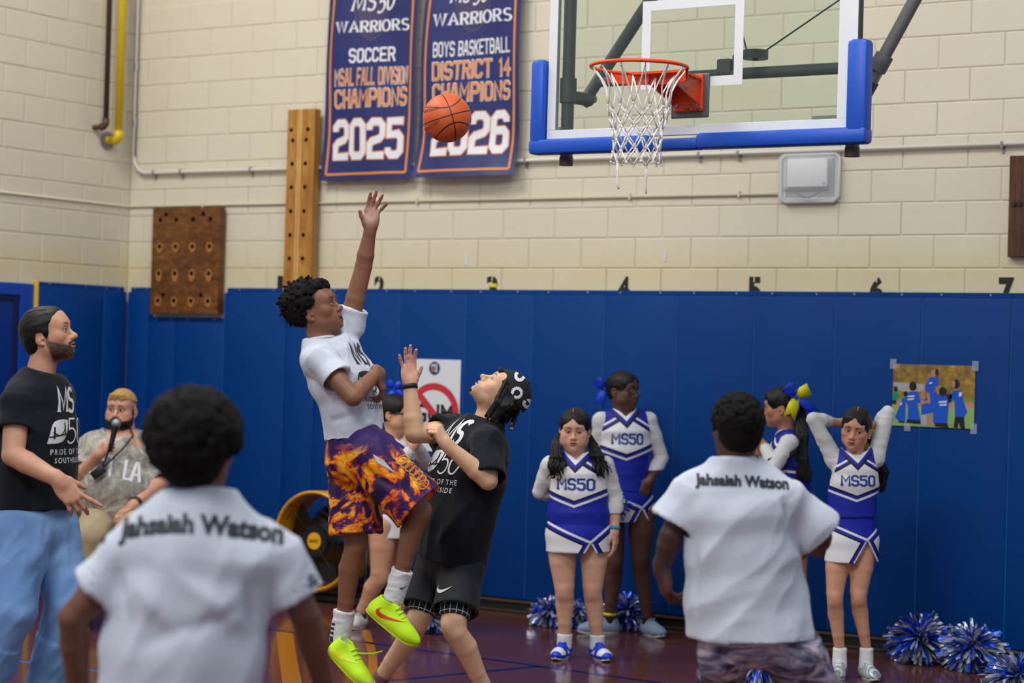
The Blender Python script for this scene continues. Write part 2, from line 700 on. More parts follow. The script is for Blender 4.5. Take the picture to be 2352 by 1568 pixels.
def pad(root, u0, u1, ztop, left, seam=True):
    mb = MB()
    T = 0.05
    def bx(a0, a1, d0, d1, z0, z1, bev, m=0):
        if left:
            mb.box((XL + d0, a0, z0), (XL + d1, a1, z1), m, bev)
        else:
            mb.box((a0, -d1, z0), (a1, -d0, z1), m, bev)
    bx(u0 + 0.001, u1 - 0.001, 0.0, T, 0.092, ztop - 0.035, 0.008)
    pn_ = mb.build('panel', M_PAD.m, None, True, root, auto=40)
    if seam:
        mb = MB()
        bx(u0 + 0.0005, u0 + 0.007, T - 0.006, T + 0.0015, 0.1, ztop - 0.04, 0.001)
        mb.build('seam_piping', M_PADS, pn_)
    mb = MB()
    bx(u0, u1, 0.0, 0.02, ztop - 0.04, ztop, 0.003)
    f = mb.build('top_flange', M_PAD.m, pn_)
    for q in (0.2, 0.75):
        a = u0 + (u1 - u0) * q
        c = (XL + 0.0205, a, ztop - 0.014) if left else (a, -0.0205, ztop - 0.014)
        MB().cyl(np.array(c), np.array(c) + np.array([0.003, 0, 0] if left else [0, -0.003, 0]), 0.006, 8).build('screw', M_SCREW, pn_)


for a, b, zt in ((-3.5, -3.28, PT), (-3.28, -3.01, 1.965), (-3.01, -2.53, 1.965), (-2.53, -1.935, PT), (-1.935, -1.66, 1.965), (-1.66, -1.47, PT), (-1.47, -0.92, PT), (-0.92, -0.36, PT), (-0.36, 0.185, PT), (0.185, 0.745, PT),
                 (0.745, 1.29, PT), (1.29, 1.847, PT), (1.847, 2.402, PT), (2.402, 2.97, PT), (2.97, 3.528, PT), (3.528, 4.09, PT), (4.09, 4.65, PT), (4.65, 5.21, PT)):
    pad(pads, a, b, zt, False, a not in (-3.01, -3.28, -1.935, -1.66))
pad(padl, -0.30, -0.05, PT, True)
pad(padl, -0.985, -0.30, PT, True)
kid(MB().box((XL, -1.006, 0.09), (XL + 0.052, -0.987, PT + 0.004), 0, 0.002).build('edge_strip', M_YEL), padl)
kid(MB().box((-3.262, -0.052, 1.99), (-3.245, 0, PT + 0.003), 0, 0.002).build('edge_strip', M_YEL), pads)

bb = MB().box((XL, -0.045, 0), (7.5, 0.0, 0.088), 0, 0.004).build('baseboard_back', M_BLACK)
tag(bb, kind='structure')
MB().box((XL, -0.058, 0.068), (7.5, -0.045, 0.082), 0, 0.004).build('nosing', plain('worn_brown_wood', (84, 54, 30), 0.5), bb)
MB().box((XL, -0.075, 0), (7.5, -0.045, 0.02), 0, 0.006).build('shoe_moulding', plain('dark_scuffed_wood', (52, 36, 24), 0.45), bb)
bl = MB().box((XL, -0.985, 0), (XL + 0.045, -0.045, 0.088), 0, 0.004).build('baseboard_left', M_BLACK)
tag(bl, kind='structure')

# --- door at the left edge of view
M_DOOR = plain('blue_gloss_paint', (6, 66, 168), 0.35)
M_DOOR2 = plain('blue_gloss_paint_dark', (4, 48, 126), 0.35)
dr = MB()
dr.box((XL, -1.14, 0), (XL + 0.03, -1.012, 2.17), 0, 0.004)
dr.box((XL, -2.30, 2.08), (XL + 0.03, -1.14, 2.17), 0, 0.004)
dr.box((XL, -2.42, 0), (XL + 0.03, -2.30, 2.17), 0, 0.004)
d1 = dr.build('door_1', M_DOOR)
tag(d1, kind='structure')
MB().box((XL, -2.25, 0.01), (XL + 0.008, -1.19, 2.04), 0, 0.002).build('leaf', M_DOOR2, d1)
MB().box((XL, -1.19, 0), (XL + 0.018, -1.14, 2.08), 0, 0.003).box((XL, -2.30, 2.04), (XL + 0.018, -1.19, 2.08), 0, 0.003).build('door_stop', plain('dark_blue_shadow_gap', (3, 20, 70), 0.5), d1)  # stop strips coloured dark blue to paint in the shade of the door gap

# ================================================================== things on the walls
def wood_mat(name, a, b, c2, scale=1.0, stretch=(6, 6, 0.7)):
    m_ = Mat(name, a, 0.42, spec=0.4)
    g_ = m_.coord()
    w_ = m_.noise(g_, 4 * scale, 6, 0.65, 1.2, stretch=stretch)
    m_.color(m_.mix((m_.noise(g_, 2.2, 4, 0.6) - 0.38).max(0.0) * 2.0, m_.ramp(w_, [(0.3, b), (0.5, a), (0.72, c2)]), b))
    m_.bump(w_, 0.12, 0.003)
    return m_.m


M_OAK = wood_mat('yellow_oak', (176, 124, 56), (138, 90, 36), (198, 150, 82))
M_OAKL = wood_mat('pale_maple', (214, 170, 104), (196, 150, 86), (226, 186, 124))
M_PLY = wood_mat('stained_plywood', (112, 68, 28), (66, 36, 14), (146, 92, 42), 1.4, (2, 2, 4))
M_WAL = wood_mat('dark_walnut', (86, 50, 30), (52, 28, 18), (112, 68, 42))
M_HOLE = plain('hole_dark', (16, 11, 8), 0.9)
M_RING = plain('worn_ring', (170, 112, 50), 0.6)


def pegboard(root, x0, x1, z0, z1, y0, y1, holes, r, mat, ring=None):
    """front face cut into cells, each hole an octagon sunk into the board"""
    mb = MB()
    n = 10
    V = [(x0, y0, z0), (x1, y0, z0), (x1, y0, z1), (x0, y0, z1), (x0, y1, z0), (x1, y1, z0), (x1, y1, z1), (x0, y1, z1)]
    mb.add(V, [(0, 4, 5, 1), (1, 5, 6, 2), (2, 6, 7, 3), (3, 7, 4, 0), (4, 7, 6, 5)])
    bm = bmesh.new()
    from mathutils.geometry import tessellate_polygon
    loops = [[Vector((x0, z0, 0)), Vector((x1, z0, 0)), Vector((x1, z1, 0)), Vector((x0, z1, 0))]]
    for hx, hz in holes:
        loops.append([Vector((hx + r * cos(-2 * pi * k / n), hz + r * sin(-2 * pi * k / n), 0)) for k in range(n)])
    tri = tessellate_polygon(loops)
    flat = [v for l in loops for v in l]
    mb.add([(v[0], y0, v[1]) for v in flat], [tuple(t) for t in tri])
    bm.free()
    b = mb.build('board', mat, None, False, root)
    for hx, hz in holes:
        q = MB()
        ring_ = [(hx + r * cos(2 * pi * k / n), y, hz + r * sin(2 * pi * k / n)) for y in (y0, y0 + 0.03) for k in range(n)]
        q.add(ring_, [(k, (k + 1) % n, n + (k + 1) % n, n + k) for k in range(n)] + [tuple(range(n, 2 * n))])
        o = q.build('peg_hole', M_HOLE, b)
    if ring:
        for hx, hz, k1 in ring:
            q = MB()
            nn = 14
            for i in range(nn):
                a = 2 * pi * i / nn
                for rr in (1.02, 1.75):
                    e = (1 + 0.9 * max(0, -sin(a)) * k1) if rr > 1.5 else 1
                    q.V.append((hx + r * rr * cos(a), y0 - 0.0006, hz + r * rr * e * sin(a)))
            q.F = [(2 * i, 2 * i + 1, (2 * i + 3) % (2 * nn), (2 * i + 2) % (2 * nn)) for i in range(nn)]
            q.M = [0] * nn
            q.build('worn_ring', M_RING, b)
    return b


pb = empty('climbing_pegboard', (-2.9, 0, 2.0), 'square brown plywood climbing peg board with twenty holes, near the room corner', 'peg board')
X0, X1, Z0, Z1 = -3.238, -2.565, 1.995, 2.793
holes, rings = [], []
for i, fx in enumerate((0.115, 0.355, 0.605, 0.855)):
    for j, fz in enumerate((0.115, 0.37, 0.625, 0.885)):
        x, z = X0 + fx * (X1 - X0), Z1 - fz * (Z1 - Z0)
        holes.append((x, z))
        if j: rings.append((x, z, 1.0 if j == 2 else 0.4))
for fx, fz in ((0.20, 0.065), (0.75, 0.065), (0.19, 0.83), (0.75, 0.83)):
    holes.append((X0 + fx * (X1 - X0), Z1 - fz * (Z1 - Z0)))
pegboard(pb, X0, X1, Z0, Z1, -0.085, -0.026, holes, 0.019, M_PLY, rings)

pb = empty('climbing_pegboard', (-1.8, 0, 2.0), 'tall narrow yellow wooden climbing peg board with two columns of holes', 'peg board')
X0, X1, Z0, Z1 = -1.925, -1.675, 1.995, 3.487
holes, rings = [], []
for i, py in enumerate((298, 322, 376, 430, 485, 540, 594, 649, 700)):
    z = onplane(690, py, 1, -0.1)[2]
    for fx in ((0.13, 0.75) if i == 0 else (0.2, 0.69)):
        holes.append((X0 + fx * (X1 - X0), z))
        if i > 3: rings.append((X0 + fx * (X1 - X0), z, 0.9))
pegboard(pb, X0, X1, Z0, Z1, -0.11, -0.046, holes, 0.0165, M_OAK, rings)
xm = X0 + 0.46 * (X1 - X0)
kid(MB().box((xm - 0.018, -0.114, Z0), (xm + 0.018, -0.1095, Z1), 0, 0.001).build('centre_strip', M_OAKL), pb)
kid(MB().box((xm - 0.003, -0.116, Z0), (xm + 0.003, -0.1135, Z1), 0, 0.0005).build('joint_strip', plain('pale_edge', (150, 104, 52), 0.5)), pb)
pb = empty('climbing_pegboard', (3.7, 0, 2.4), 'dark brown wooden wall board with round black knobs above number seven', 'board')
X0, X1, Z0, Z1 = 3.493, 3.95, 2.40, 3.0
kid(MB().box((X0, -0.05, Z0), (X1, -0.002, Z1), 0, 0.004).build('board', M_WAL), pb)
for x, z, r_ in ((3.527, 2.715, 0.014), (3.562, 2.715, 0.014), (3.66, 2.72, 0.07)):
    kid(MB().cyl((x, -0.05, z), (x, -0.064, z), r_, 16).build('knob', M_BLACK), pb)

# --- conduits and pipes
M_COND = plain('white_conduit_paint', (214, 210, 200), 0.4)
M_CREAM = plain('cream_conduit_paint', (212, 201, 172), 0.5)
M_CLIP = plain('zinc', (150, 155, 155), 0.35, 0.8)
cd = empty('conduit', (-3.3, -0.03, 3.07), 'white electrical conduit that drops down the corner and runs along the back wall', 'pipe')
pts = [(XL + 0.06, -0.03, 6.5), (XL + 0.06, -0.03, 3.2)]
for k in range(7):
    a = pi + pi / 2 * k / 6
    pts.append((XL + 0.19 + 0.13 * cos(a), -0.03, 3.2 + 0.13 * sin(a)))
pts += [(-2.0, -0.03, 3.066), (7, -0.03, 3.08)]
kid(MB().tube(pts, 0.0135, 10).build('tube', M_COND, None, True), cd)
for px in (360, 422, 582, 1212, 1610, 1700, 2305):
    p = onplane(px, 380, 1, 0)
    q = MB().box((p[0] - 0.008, -0.047, 3.05), (p[0] + 0.008, -0.0, 3.088), 0, 0.002).box((p[0] - 0.008, -0.008, 3.02), (p[0] + 0.008, -0.0, 3.06), 0, 0.001)
    kid(q.build('clip', M_CLIP), cd)
for z in (3.46, 3.9):
    kid(MB().cyl((XL + 0.06, -0.03, z - 0.03), (XL + 0.06, -0.03, z + 0.03), 0.017, 10).build('coupling', M_CLIP), cd)
rw = empty('conduit', (0, -0.01, 2.81), 'thin cream surface conduit along both walls ending at the white wall box', 'pipe')
kid(MB().tube([(XL + 0.008, -4, 2.82), (XL + 0.008, -0.012, 2.815), (1.99, -0.012, 2.806)], 0.0085, 8).build('tube', M_CREAM, None, True), rw)
for x in (-2.8, -1.2, -0.82, 0.9, 1.7):
    kid(MB().box((x - 0.006, -0.0225, 2.79), (x + 0.006, 0, 2.832), 0, 0.001).build('clip', M_CREAM), rw)

bp = empty('pipe', (XL + 0.09, -0.41, 3.4), 'dark brown steel pipe coming down the side wall and elbowing into it', 'pipe')
M_BRN = plain('brown_pipe_paint', (62, 46, 42), 0.45)
kid(MB().tube([(XL + 0.12, -0.413, 6.5), (XL + 0.12, -0.413, 3.43)], 0.0215, 14).build('riser', M_BRN, None, True), bp)
kid(MB().tube([(XL + 0.12, -0.413, 3.45), (XL + 0.118, -0.413, 3.41), (XL + 0.10, -0.415, 3.39), (XL + 0.07, -0.415, 3.385)], 0.029, 14).build('elbow', plain('rusty_fitting', (86, 58, 48), 0.6), None, True), bp)
kid(MB().cyl((XL + 0.08, -0.415, 3.385), (XL, -0.415, 3.385), 0.02, 14).build('stub', plain('rusty_fitting', (86, 58, 48))), bp)
yp = empty('pipe', (XL + 0.09, -0.27, 3.3), 'bright yellow gas pipe coming down the side wall beside the brown one', 'pipe')
M_GAS = plain('yellow_pipe_paint', (228, 192, 20), 0.4)
kid(MB().tube([(XL + 0.12, -0.272, 6.5), (XL + 0.12, -0.272, 3.35)], 0.029, 16).build('riser', M_GAS, None, True), yp)
kid(MB().tube([(XL + 0.12, -0.272, 3.37), (XL + 0.117, -0.272, 3.325), (XL + 0.10, -0.272, 3.305), (XL + 0.06, -0.272, 3.30)], 0.036, 16).build('elbow', M_GAS, None, True), yp)
kid(MB().cyl((XL + 0.08, -0.272, 3.30), (XL + 0.01, -0.272, 3.30), 0.03, 16).build('stub', M_GAS), yp)
kid(MB().cyl((XL + 0.012, -0.272, 3.30), (XL, -0.272, 3.30), 0.07, 20).build('escutcheon', plain('grey_plate', (120, 122, 128), 0.5)), yp)

# --- white box with clear cover
ap = empty('wall_box', (2.2, 0, 2.75), 'clear plastic guard box over a white wireless unit on the wall under the backboard', 'box')
X0, X1, Z0, Z1 = 1.995, 2.392, 2.752, 3.053
kid(MB().box((X0, -0.012, Z0), (X1, 0, Z1), 0, 0.004).build('back_plate', plain('white_plastic', (206, 206, 208), 0.4)), ap)
kid(MB().box((X0 + 0.05, -0.05, Z0 + 0.09), (X1 - 0.07, -0.012, Z1 - 0.03), 0, 0.012).build('unit', plain('white_unit', (216, 214, 214), 0.4), None, True, auto=40), ap)
mc = Mat('clear_plastic', (235, 240, 245), 0.15)
mc.b.inputs['Alpha'].default_value = 0.22
q = MB().box((X0, -0.09, Z0), (X1, -0.012, Z1), 0, 0.03)
kid(q.build('cover', mc.m, None, True, auto=60), ap)
fr = MB()
ring = [(X0 + 0.03, Z0), (X1 - 0.03, Z0), (X1, Z0 + 0.03), (X1, Z1 - 0.03), (X1 - 0.03, Z1), (X0 + 0.03, Z1), (X0, Z1 - 0.03), (X0, Z0 + 0.03)]
fr.tube([(x, -0.02, z) for x, z in ring], 0.012, 8, closed=True)
kid(fr.build('rim', plain('white_plastic', (206, 206, 208)), None, True), ap)
cb = [(X0 + 0.10 + 0.2 * t, -0.05, Z0 + 0.075 - 0.05 * sin(pi * t)) for t in np.linspace(0, 1, 12)]
kid(MB().tube(cb, 0.005, 6).build('cable', plain('grey_cable', (92, 98, 116), 0.5), None, True), ap)
kid(MB().box((X0 + 0.02, -0.03, Z0 + 0.075), (X1 - 0.07, -0.014, Z0 + 0.09), 0, 0.002).build('bracket', plain('grey_bracket', (126, 134, 152), 0.5)), ap)
kid(MB().box((X1 - 0.095, -0.0515, Z0 + 0.105), (X1 - 0.083, -0.05, Z0 + 0.115)).build('status_light', plain('blue_dot', (60, 60, 230), 0.4)), ap)

# --- banners
M_BAN = Mat('banner_cloth', (36, 48, 116), 0.42, spec=0.45)
_o = M_BAN.geo()
M_BAN.color(M_BAN.mix(M_BAN.noise(_o, 4, 4) * 0.5, (26, 36, 96), (38, 48, 114)))
M_BWHITE = plain('banner_print_white', (226, 226, 232), 0.45)
M_BORANGE = plain('banner_print_orange', (226, 138, 46), 0.45)
M_BEMB = plain('banner_print_emblem', (62, 54, 98), 0.5)


def banner(xl0, xr0, xl1, xr1, zb, sway, label, lines, emblem):
    """hanging cloth; edges (left/right) at z=zb and z=4.25; lines of lettering printed on it"""
    zt = 4.62
    root = empty('banner', ((xl0 + xr0) / 2, -0.05, zb), label, 'banner', 'championship banners')

    def yb(x, z):
        u = (x - xl0) / (xr0 - xl0)
        low = max(0, (3.25 - z)) / 0.3
        return -0.062 - 0.012 * sin(u * 7 + z * 3.1 + sway) - 0.008 * sin(u * 13 - z * 5) - sway * 0.06 * low ** 1.4 - 0.012

    def edge(z):
        t = (z - zb) / (4.25 - zb)
        wv = 0.006 * sin(z * 6)
        return xl0 + (xl1 - xl0) * t + wv, xr0 + (xr1 - xr0) * t + wv
    NU, NZ = 24, 60
    V, Fs = [], []
    for j in range(NZ + 1):
        z = zb + (zt - zb) * j / NZ
        a, b = edge(z)
        for i in range(NU + 1):
            x = a + (b - a) * i / NU
            dz = 0.0
            V.append((x, yb(x, z), z + dz))
    for j in range(NZ):
        for i in range(NU):
            k = j * (NU + 1) + i
            Fs.append((k, k + 1, k + NU + 2, k + NU + 1))
    kid(obj('cloth', V, Fs, M_BAN.m, None, True), root)
    # border print
    bd = MB()
    ins, bw = 0.045, 0.016
    zz = np.linspace(zb + ins, zt, 50)
    for side in (0, 1):
        vv = []
        for z in zz:
            e = edge(z)
            x = e[0] + ins if side == 0 else e[1] - ins
            for dx in (-bw / 2, bw / 2):
                vv.append((x + dx, yb(x + dx, z) - 0.002, z))
        bd.add(vv, [(2 * i, 2 * i + 1, 2 * i + 3, 2 * i + 2) for i in range(len(zz) - 1)])
    e = edge(zb + ins)
    xs = np.linspace(e[0] + ins, e[1] - ins, 30)
    vv = []
    for x in xs:
        for dz in (-bw / 2, bw / 2):
            vv.append((x, yb(x, zb + ins + dz) - 0.002, zb + ins + dz))
    bd.add(vv, [(2 * i, 2 * i + 2, 2 * i + 3, 2 * i + 1) for i in range(len(xs) - 1)])
    kid(bd.build('border_print', M_BORANGE), root)
    if emblem:
        c = onplane(*emblem, 1, -0.06)
        em = MB()
        for r0, r1 in [(0.033 * i_, 0.033 * i_ + 0.033) for i_ in range(5)] + [(0.175, 0.195)]:
            nn = 48
            vv = []
            for i in range(nn):
                a = 2 * pi * i / nn
                for r in (r0, r1):
                    x, z = c[0] + 0.8 * r * cos(a), c[2] + 0.26 * (sin(a) < 0) * 0 + 1.25 * r * sin(a)
                    vv.append((x, yb(x, z) - 0.0012, z))
            em.add(vv, [(2 * i, 2 * i + 1, (2 * i + 3) % (2 * nn), (2 * i + 2) % (2 * nn)) for i in range(nn)])
        kid(em.build('emblem_print', M_BEMB), root)
    for txt, style, px0, py0, px1, py1, hpx, col, outline in lines:
        a, b = onplane(px0, py0, 1, -0.06), onplane(px1, py1, 1, -0.06)
        t = onplane(px0, py0 - hpx, 1, -0.06)
        h = t[2] - a[2]
        if style == 'serif':
            VF = stroke_text(txt, 0.72, 'round', 0.95, 0.6, 0.4)
            sh = 0.0
        elif style == 'script':
            VF = stroke_text(txt, 0.62, 'round', 0.75, 0.42, 0.34)
            sh = 0.22
        else:
            VF = stroke_text(txt, {'num': 0.86, 'bold': 0.74 if not outline else 0.62, 'cond': 0.66 if not outline else 0.56}[style], 'block', 1.05)
            sh = 0.0
        for ol in ((1, 0) if outline else (0,)):
            if ol:
                VF2 = stroke_text(txt, {'num': 1.10, 'bold': 0.88, 'cond': 0.82}[style], 'block', 1.05)
                pad_ = 0.006
                mat_, off = outline, 0.0016
            else:
                VF2, pad_, mat_, off = VF, 0, col, 0.0034
            V, Fs = fit(VF2, a[0] - pad_, a[2] - pad_, b[0] + pad_, a[2] + h + pad_, sh, (b[2] - a[2]) / (b[0] - a[0]))
            V, Fs = subdiv2d(V, Fs, 0.04)
            kid(obj('lettering', [(v[0], yb(v[0], v[1]) - off, v[1]) for v in V], Fs, mat_), root)
    return root


MW, MO = M_BWHITE, M_BORANGE
banner(-1.637, -0.836, -1.60, -0.81, 2.965, 0.15, 'blue and orange banner for the soccer champions of 2025', [
    ('MS', 'script', 811, 29, 866, 24, 46, MW, None), ('50', 'script', 866, 33, 914, 20, 46, MW, None),
    ('WARRIORS', 'serif', 776, 80, 943, 71, 30, MW, None),
    ('SOCCER', 'bold', 806, 147, 909, 141, 34, MW, None),
    ('MSAL FALL DIVISION', 'cond', 774, 199, 936, 192, 39, MO, MW),
    ('CHAMPIONS', 'bold', 772, 250, 934, 242, 42, MO, MW),
    ('2025', 'num', 764, 369, 928, 364, 93, MW, MO)], (858, 15))
banner(-0.80, 0.05, -0.752, 0.05, 2.965, 1.0, 'blue and orange banner for the boys basketball champions of 2026', [
    ('MS', 'script', 1036, 10, 1082, 6, 46, MW, None), ('50', 'script', 1085, 14, 1128, 2, 46, MW, None),
    ('WARRIORS', 'serif', 999, 65, 1180, 50, 33, MW, None),
    ('BOYS BASKETBALL', 'cond', 1001, 135, 1173, 121, 37, MW, None),
    ('DISTRICT 14', 'bold', 999, 187, 1173, 174, 42, MO, MW),
    ('CHAMPIONS', 'bold', 998, 238, 1172, 228, 43, MO, MW),
    ('2026', 'num', 991, 360, 1170, 352, 97, MW, MO)], (1090, -8))

# --- no-gum poster
M_PAPER = plain('poster_paper', (222, 224, 232), 0.5)
M_RED = plain('sign_red', (200, 44, 52), 0.5)
gp = empty('poster', (-0.6, -0.055, 1.05), 'white no gum poster with a red prohibition circle on the blue pads', 'poster')
X0, X1, Z0, Z1 = -0.825, -0.378, 1.06, 1.70
kid(MB().box((X0, -0.0575, Z0), (X1, -0.0535, Z1)).build('sheet', M_PAPER), gp)
cx, cz = -0.597, 1.325


def yflat(V, y):
    return [(v[0], y, v[1]) for v in V]


V, Fs = fit(bfont('GUM', 0.03), cx - 0.158, cz - 0.07, cx + 0.165, cz + 0.065)
kid(obj('lettering', yflat(V, -0.0582), Fs, M_BLACK), gp)
q = MB()
nn, vv = 40, []
for i in range(nn):
    a = 2 * pi * i / nn
    for r in (0.165, 0.215):
        vv.append((cx + r * cos(a), -0.0590, cz + r * 0.98 * sin(a)))
q.add(vv, [(2 * i, 2 * i + 1, (2 * i + 3) % (2 * nn), (2 * i + 2) % (2 * nn)) for i in range(nn)])
s45 = sqrt(0.5)
w_ = 0.026
q.add([(cx - s45 * 0.18 + w_ * s45, -0.0592, cz + s45 * 0.18 + w_ * s45), (cx + s45 * 0.18 + w_ * s45, -0.0592, cz - s45 * 0.18 + w_ * s45),
       (cx + s45 * 0.18 - w_ * s45, -0.0592, cz - s45 * 0.18 - w_ * s45), (cx - s45 * 0.18 - w_ * s45, -0.0592, cz + s45 * 0.18 - w_ * s45)], [(0, 1, 2, 3)])
kid(q.build('prohibition_sign', M_RED), gp)
kid(MB().disc((cx, -0.0582, 1.637), (0, -1, 0), 0.047, 28).build('emblem', plain('navy_print', (30, 44, 92), 0.5)), gp)
for t, x0, z0, x1, z1, c in (('MS', -0.026, 0.004, 0.026, 0.032, M_PAPER), ('5', -0.026, -0.026, -0.004, 0.0, M_BORANGE), ('0', 0.002, -0.026, 0.026, 0.0, M_PAPER)):
    V, Fs = fit(bfont(t, 0.03), cx + x0, 1.637 + z0, cx + x1, 1.637 + z1)
    kid(obj('lettering', yflat(V, -0.0588), Fs, c), gp)
kid(MB().box((cx - 0.13, -0.0586, cz - 0.12), (cx - 0.085, -0.0578, cz - 0.02)).build('picture', plain('print_grey', (150, 156, 160), 0.5)), gp)

# --- photo print taped to the pads
pp = empty('photo_print', (3.05, -0.055, 1.38), 'colour print of a cheering group in blue shirts on a field, taped to the pads', 'picture')
X0, X1, Z0, Z1 = 2.799, 3.318, 1.378, 1.752
mp = Mat('print_background', (120, 120, 60), 0.4)
o_ = mp.geo()
px_, py_, pz_ = mp.xyz(o_)
tt = (pz_ - Z0) / (Z1 - Z0)
sc_ = mp.ramp(tt, [(0.0, (128, 168, 92)), (0.30, (140, 178, 100)), (0.34, (190, 140, 120)), (0.40, (186, 136, 118)), (0.43, (128, 140, 60)), (0.6, (120, 104, 50)), (1.0, (150, 120, 62))])
lf = mp.ramp(mp.noise(o_, 22, 4, 0.7), [(0.3, (84, 74, 34)), (0.5, (142, 108, 52)), (0.62, (176, 142, 30)), (0.75, (190, 170, 150))])
mp.color(mp.mix((tt > 0.5) & 0.85, sc_, lf))
kid(MB().box((X0, -0.0575, Z0), (X1, -0.0535, Z1)).build('sheet', mp.m), pp)
figs = MB()
FM = [plain('print_blue', (8, 84, 200), 0.4), plain('print_dark', (24, 20, 24), 0.4), plain('print_skin', (186, 128, 100), 0.4), plain('print_green', (10, 140, 96), 0.4), plain('print_grey2', (170, 166, 176), 0.4), plain('print_khaki', (168, 140, 110), 0.4), plain('print_white', (226, 228, 235), 0.4)]


def blob(poly, m_, lift=0):
    vv = [(X0 + (x - 215) / (1560 - 215) * (X1 - X0), -0.0582 - lift * 0.0002, Z1 - (y - 110) / (1160 - 110) * (Z1 - Z0)) for x, y in poly]
    figs.add(vv, [tuple(range(len(vv)))], m_)


def oval(cx_, cy_, rx, ry, m_, lift=0):
    blob([(cx_ + rx * cos(2 * pi * k / 14), cy_ + ry * sin(2 * pi * k / 14)) for k in range(14)], m_, lift)


blob([(225, 420), (740, 440), (740, 560), (500, 600), (330, 560), (225, 480)], 4)
blob([(210, 600), (300, 590), (325, 640), (285, 730), (215, 730)], 3, 1); oval(270, 540, 32, 50, 1, 1); blob([(215, 730), (285, 730), (275, 800), (215, 790)], 1, 1)
blob([(700, 960), (790, 960), (800, 1135), (700, 1125)], 4, 1); blob([(790, 915), (900, 915), (925, 1140), (800, 1135)], 5, 1)
blob([(820, 320), (960, 305), (975, 450), (870, 560), (760, 560), (750, 480)], 0, 2); oval(890, 255, 45, 62, 2, 2); oval(940, 235, 28, 62, 1, 3); oval(815, 510, 58, 70, 0, 3)
blob([(830, 570), (980, 560), (990, 700), (900, 915), (700, 960), (700, 800)], 0, 2)
blob([(380, 690), (440, 690), (440, 1080), (330, 1080), (265, 1020), (340, 820)], 0, 2); oval(435, 615, 38, 48, 1, 3); blob([(330, 1075), (450, 1075), (450, 1110), (330, 1105)], 1, 3)
blob([(500, 570), (640, 570), (690, 760), (640, 800), (690, 1060), (475, 1045), (480, 830), (420, 700)], 0, 4); oval(550, 480, 62, 80, 1, 5); oval(600, 525, 28, 42, 2, 5); blob([(470, 1045), (695, 1055), (690, 1120), (455, 1105)], 1, 5)
blob([(625, 780), (800, 710), (830, 740), (650, 810)], 2, 5); blob([(690, 540), (760, 520), (750, 690), (680, 690)], 2, 4)
blob([(1000, 625), (1110, 615), (1150, 760), (1130, 1090), (900, 1090), (900, 830), (840, 720)], 0, 6); oval(1045, 555, 62, 80, 1, 7); blob([(930, 1090), (1130, 1080), (1155, 1160), (935, 1145)], 1, 7)
blob([(940, 460), (990, 590), (960, 610), (925, 480)], 2, 6); blob([(780, 590), (830, 590), (850, 760), (815, 770)], 2, 6)
blob([(1215, 530), (1340, 520), (1390, 720), (1450, 880), (1400, 965), (1255, 970), (1240, 700), (1150, 650)], 0, 5); oval(1265, 420, 50, 78, 1, 6); oval(1215, 420, 30, 58, 2, 7); blob([(1255, 970), (1400, 965), (1420, 1165), (1340, 1150), (1320, 1060), (1300, 1155), (1235, 1150)], 1, 5)
blob([(1100, 600), (1200, 590), (1190, 720), (1120, 760)], 1, 5)
for (x, y, w, h_) in ((465, 640, 115, 30), (470, 690, 105, 30), (985, 715, 130, 32), (1000, 765, 115, 32), (820, 405, 50, 30), (1310, 560, 45, 70), (350, 770, 30, 40)):
    blob([(x, y + 8), (x + w, y - 8), (x + w, y + h_ - 12), (x, y + h_)], 6, 9)
kid(figs.build('printed_figures', FM), pp)
mt = Mat('clear_tape', (200, 215, 235), 0.2)
mt.b.inputs['Alpha'].default_value = 0.25
for x, z in ((X0, Z1), (X1, Z1), (X1, Z0), (X0 + 0.1, Z0)):
    kid(MB().box((x - 0.02, -0.0592, z - 0.03), (x + 0.02, -0.0576, z + 0.03)).build('tape', mt.m), pp)

# --- drum fan
fan = empty('drum_fan', (-1.19, -0.42, 0), 'yellow and black drum fan standing on the floor against the pads', 'fan')
c = np.array([-1.19, -0.62, 0.425])
R_ = 0.335
M_FY = plain('fan_yellow', (226, 156, 12), 0.4)
M_FB = plain('fan_black', (20, 20, 23), 0.45)
M_FN = plain('fan_navy_cone', (8, 26, 62), 0.35)
q = MB()
prof = [(R_, 0.0), (R_ + 0.012, 0.008), (R_ + 0.012, 0.02), (R_, 0.28), (R_ - 0.012, 0.28), (R_ - 0.014, 0.02), (R_ - 0.008, 0.004)]
nn = 48
vv = [(c[0] + r * cos(2 * pi * k / nn), c[1] + y, c[2] + r * sin(2 * pi * k / nn)) for k in range(nn) for r, y in prof]
L = len(prof)
q.add(vv, [(k * L + i, k * L + (i + 1) % L, ((k + 1) % nn) * L + (i + 1) % L, ((k + 1) % nn) * L + i) for k in range(nn) for i in range(L)])
kid(q.build('shroud', M_FY, None, True, auto=50), fan)
kid(MB().cyl(c + [0, 0.05, 0], c + [0, 0.27, 0], 0.10, 28, r2=0.25).build('motor_cone', M_FB, None, True, auto=50), fan)
kid(MB().cyl(c + [0, 0.025, 0], c + [0, 0.05, 0], 0.11, 28).build('hub_plate', M_FB), fan)
kid(MB().cyl(c + [0, 0.02, 0], c + [0, 0.03, 0], 0.058, 28).build('hub_badge', plain('fan_badge_yellow', (238, 178, 24), 0.4)), fan)
V, Fs = fit(bfont('DeWALT', 0.025), c[0] - 0.042, c[2] - 0.013, c[0] + 0.042, c[2] + 0.013)
kid(obj('lettering', [(v[0], c[1] + 0.0188, v[1]) for v in V], Fs, M_BLACK), fan)
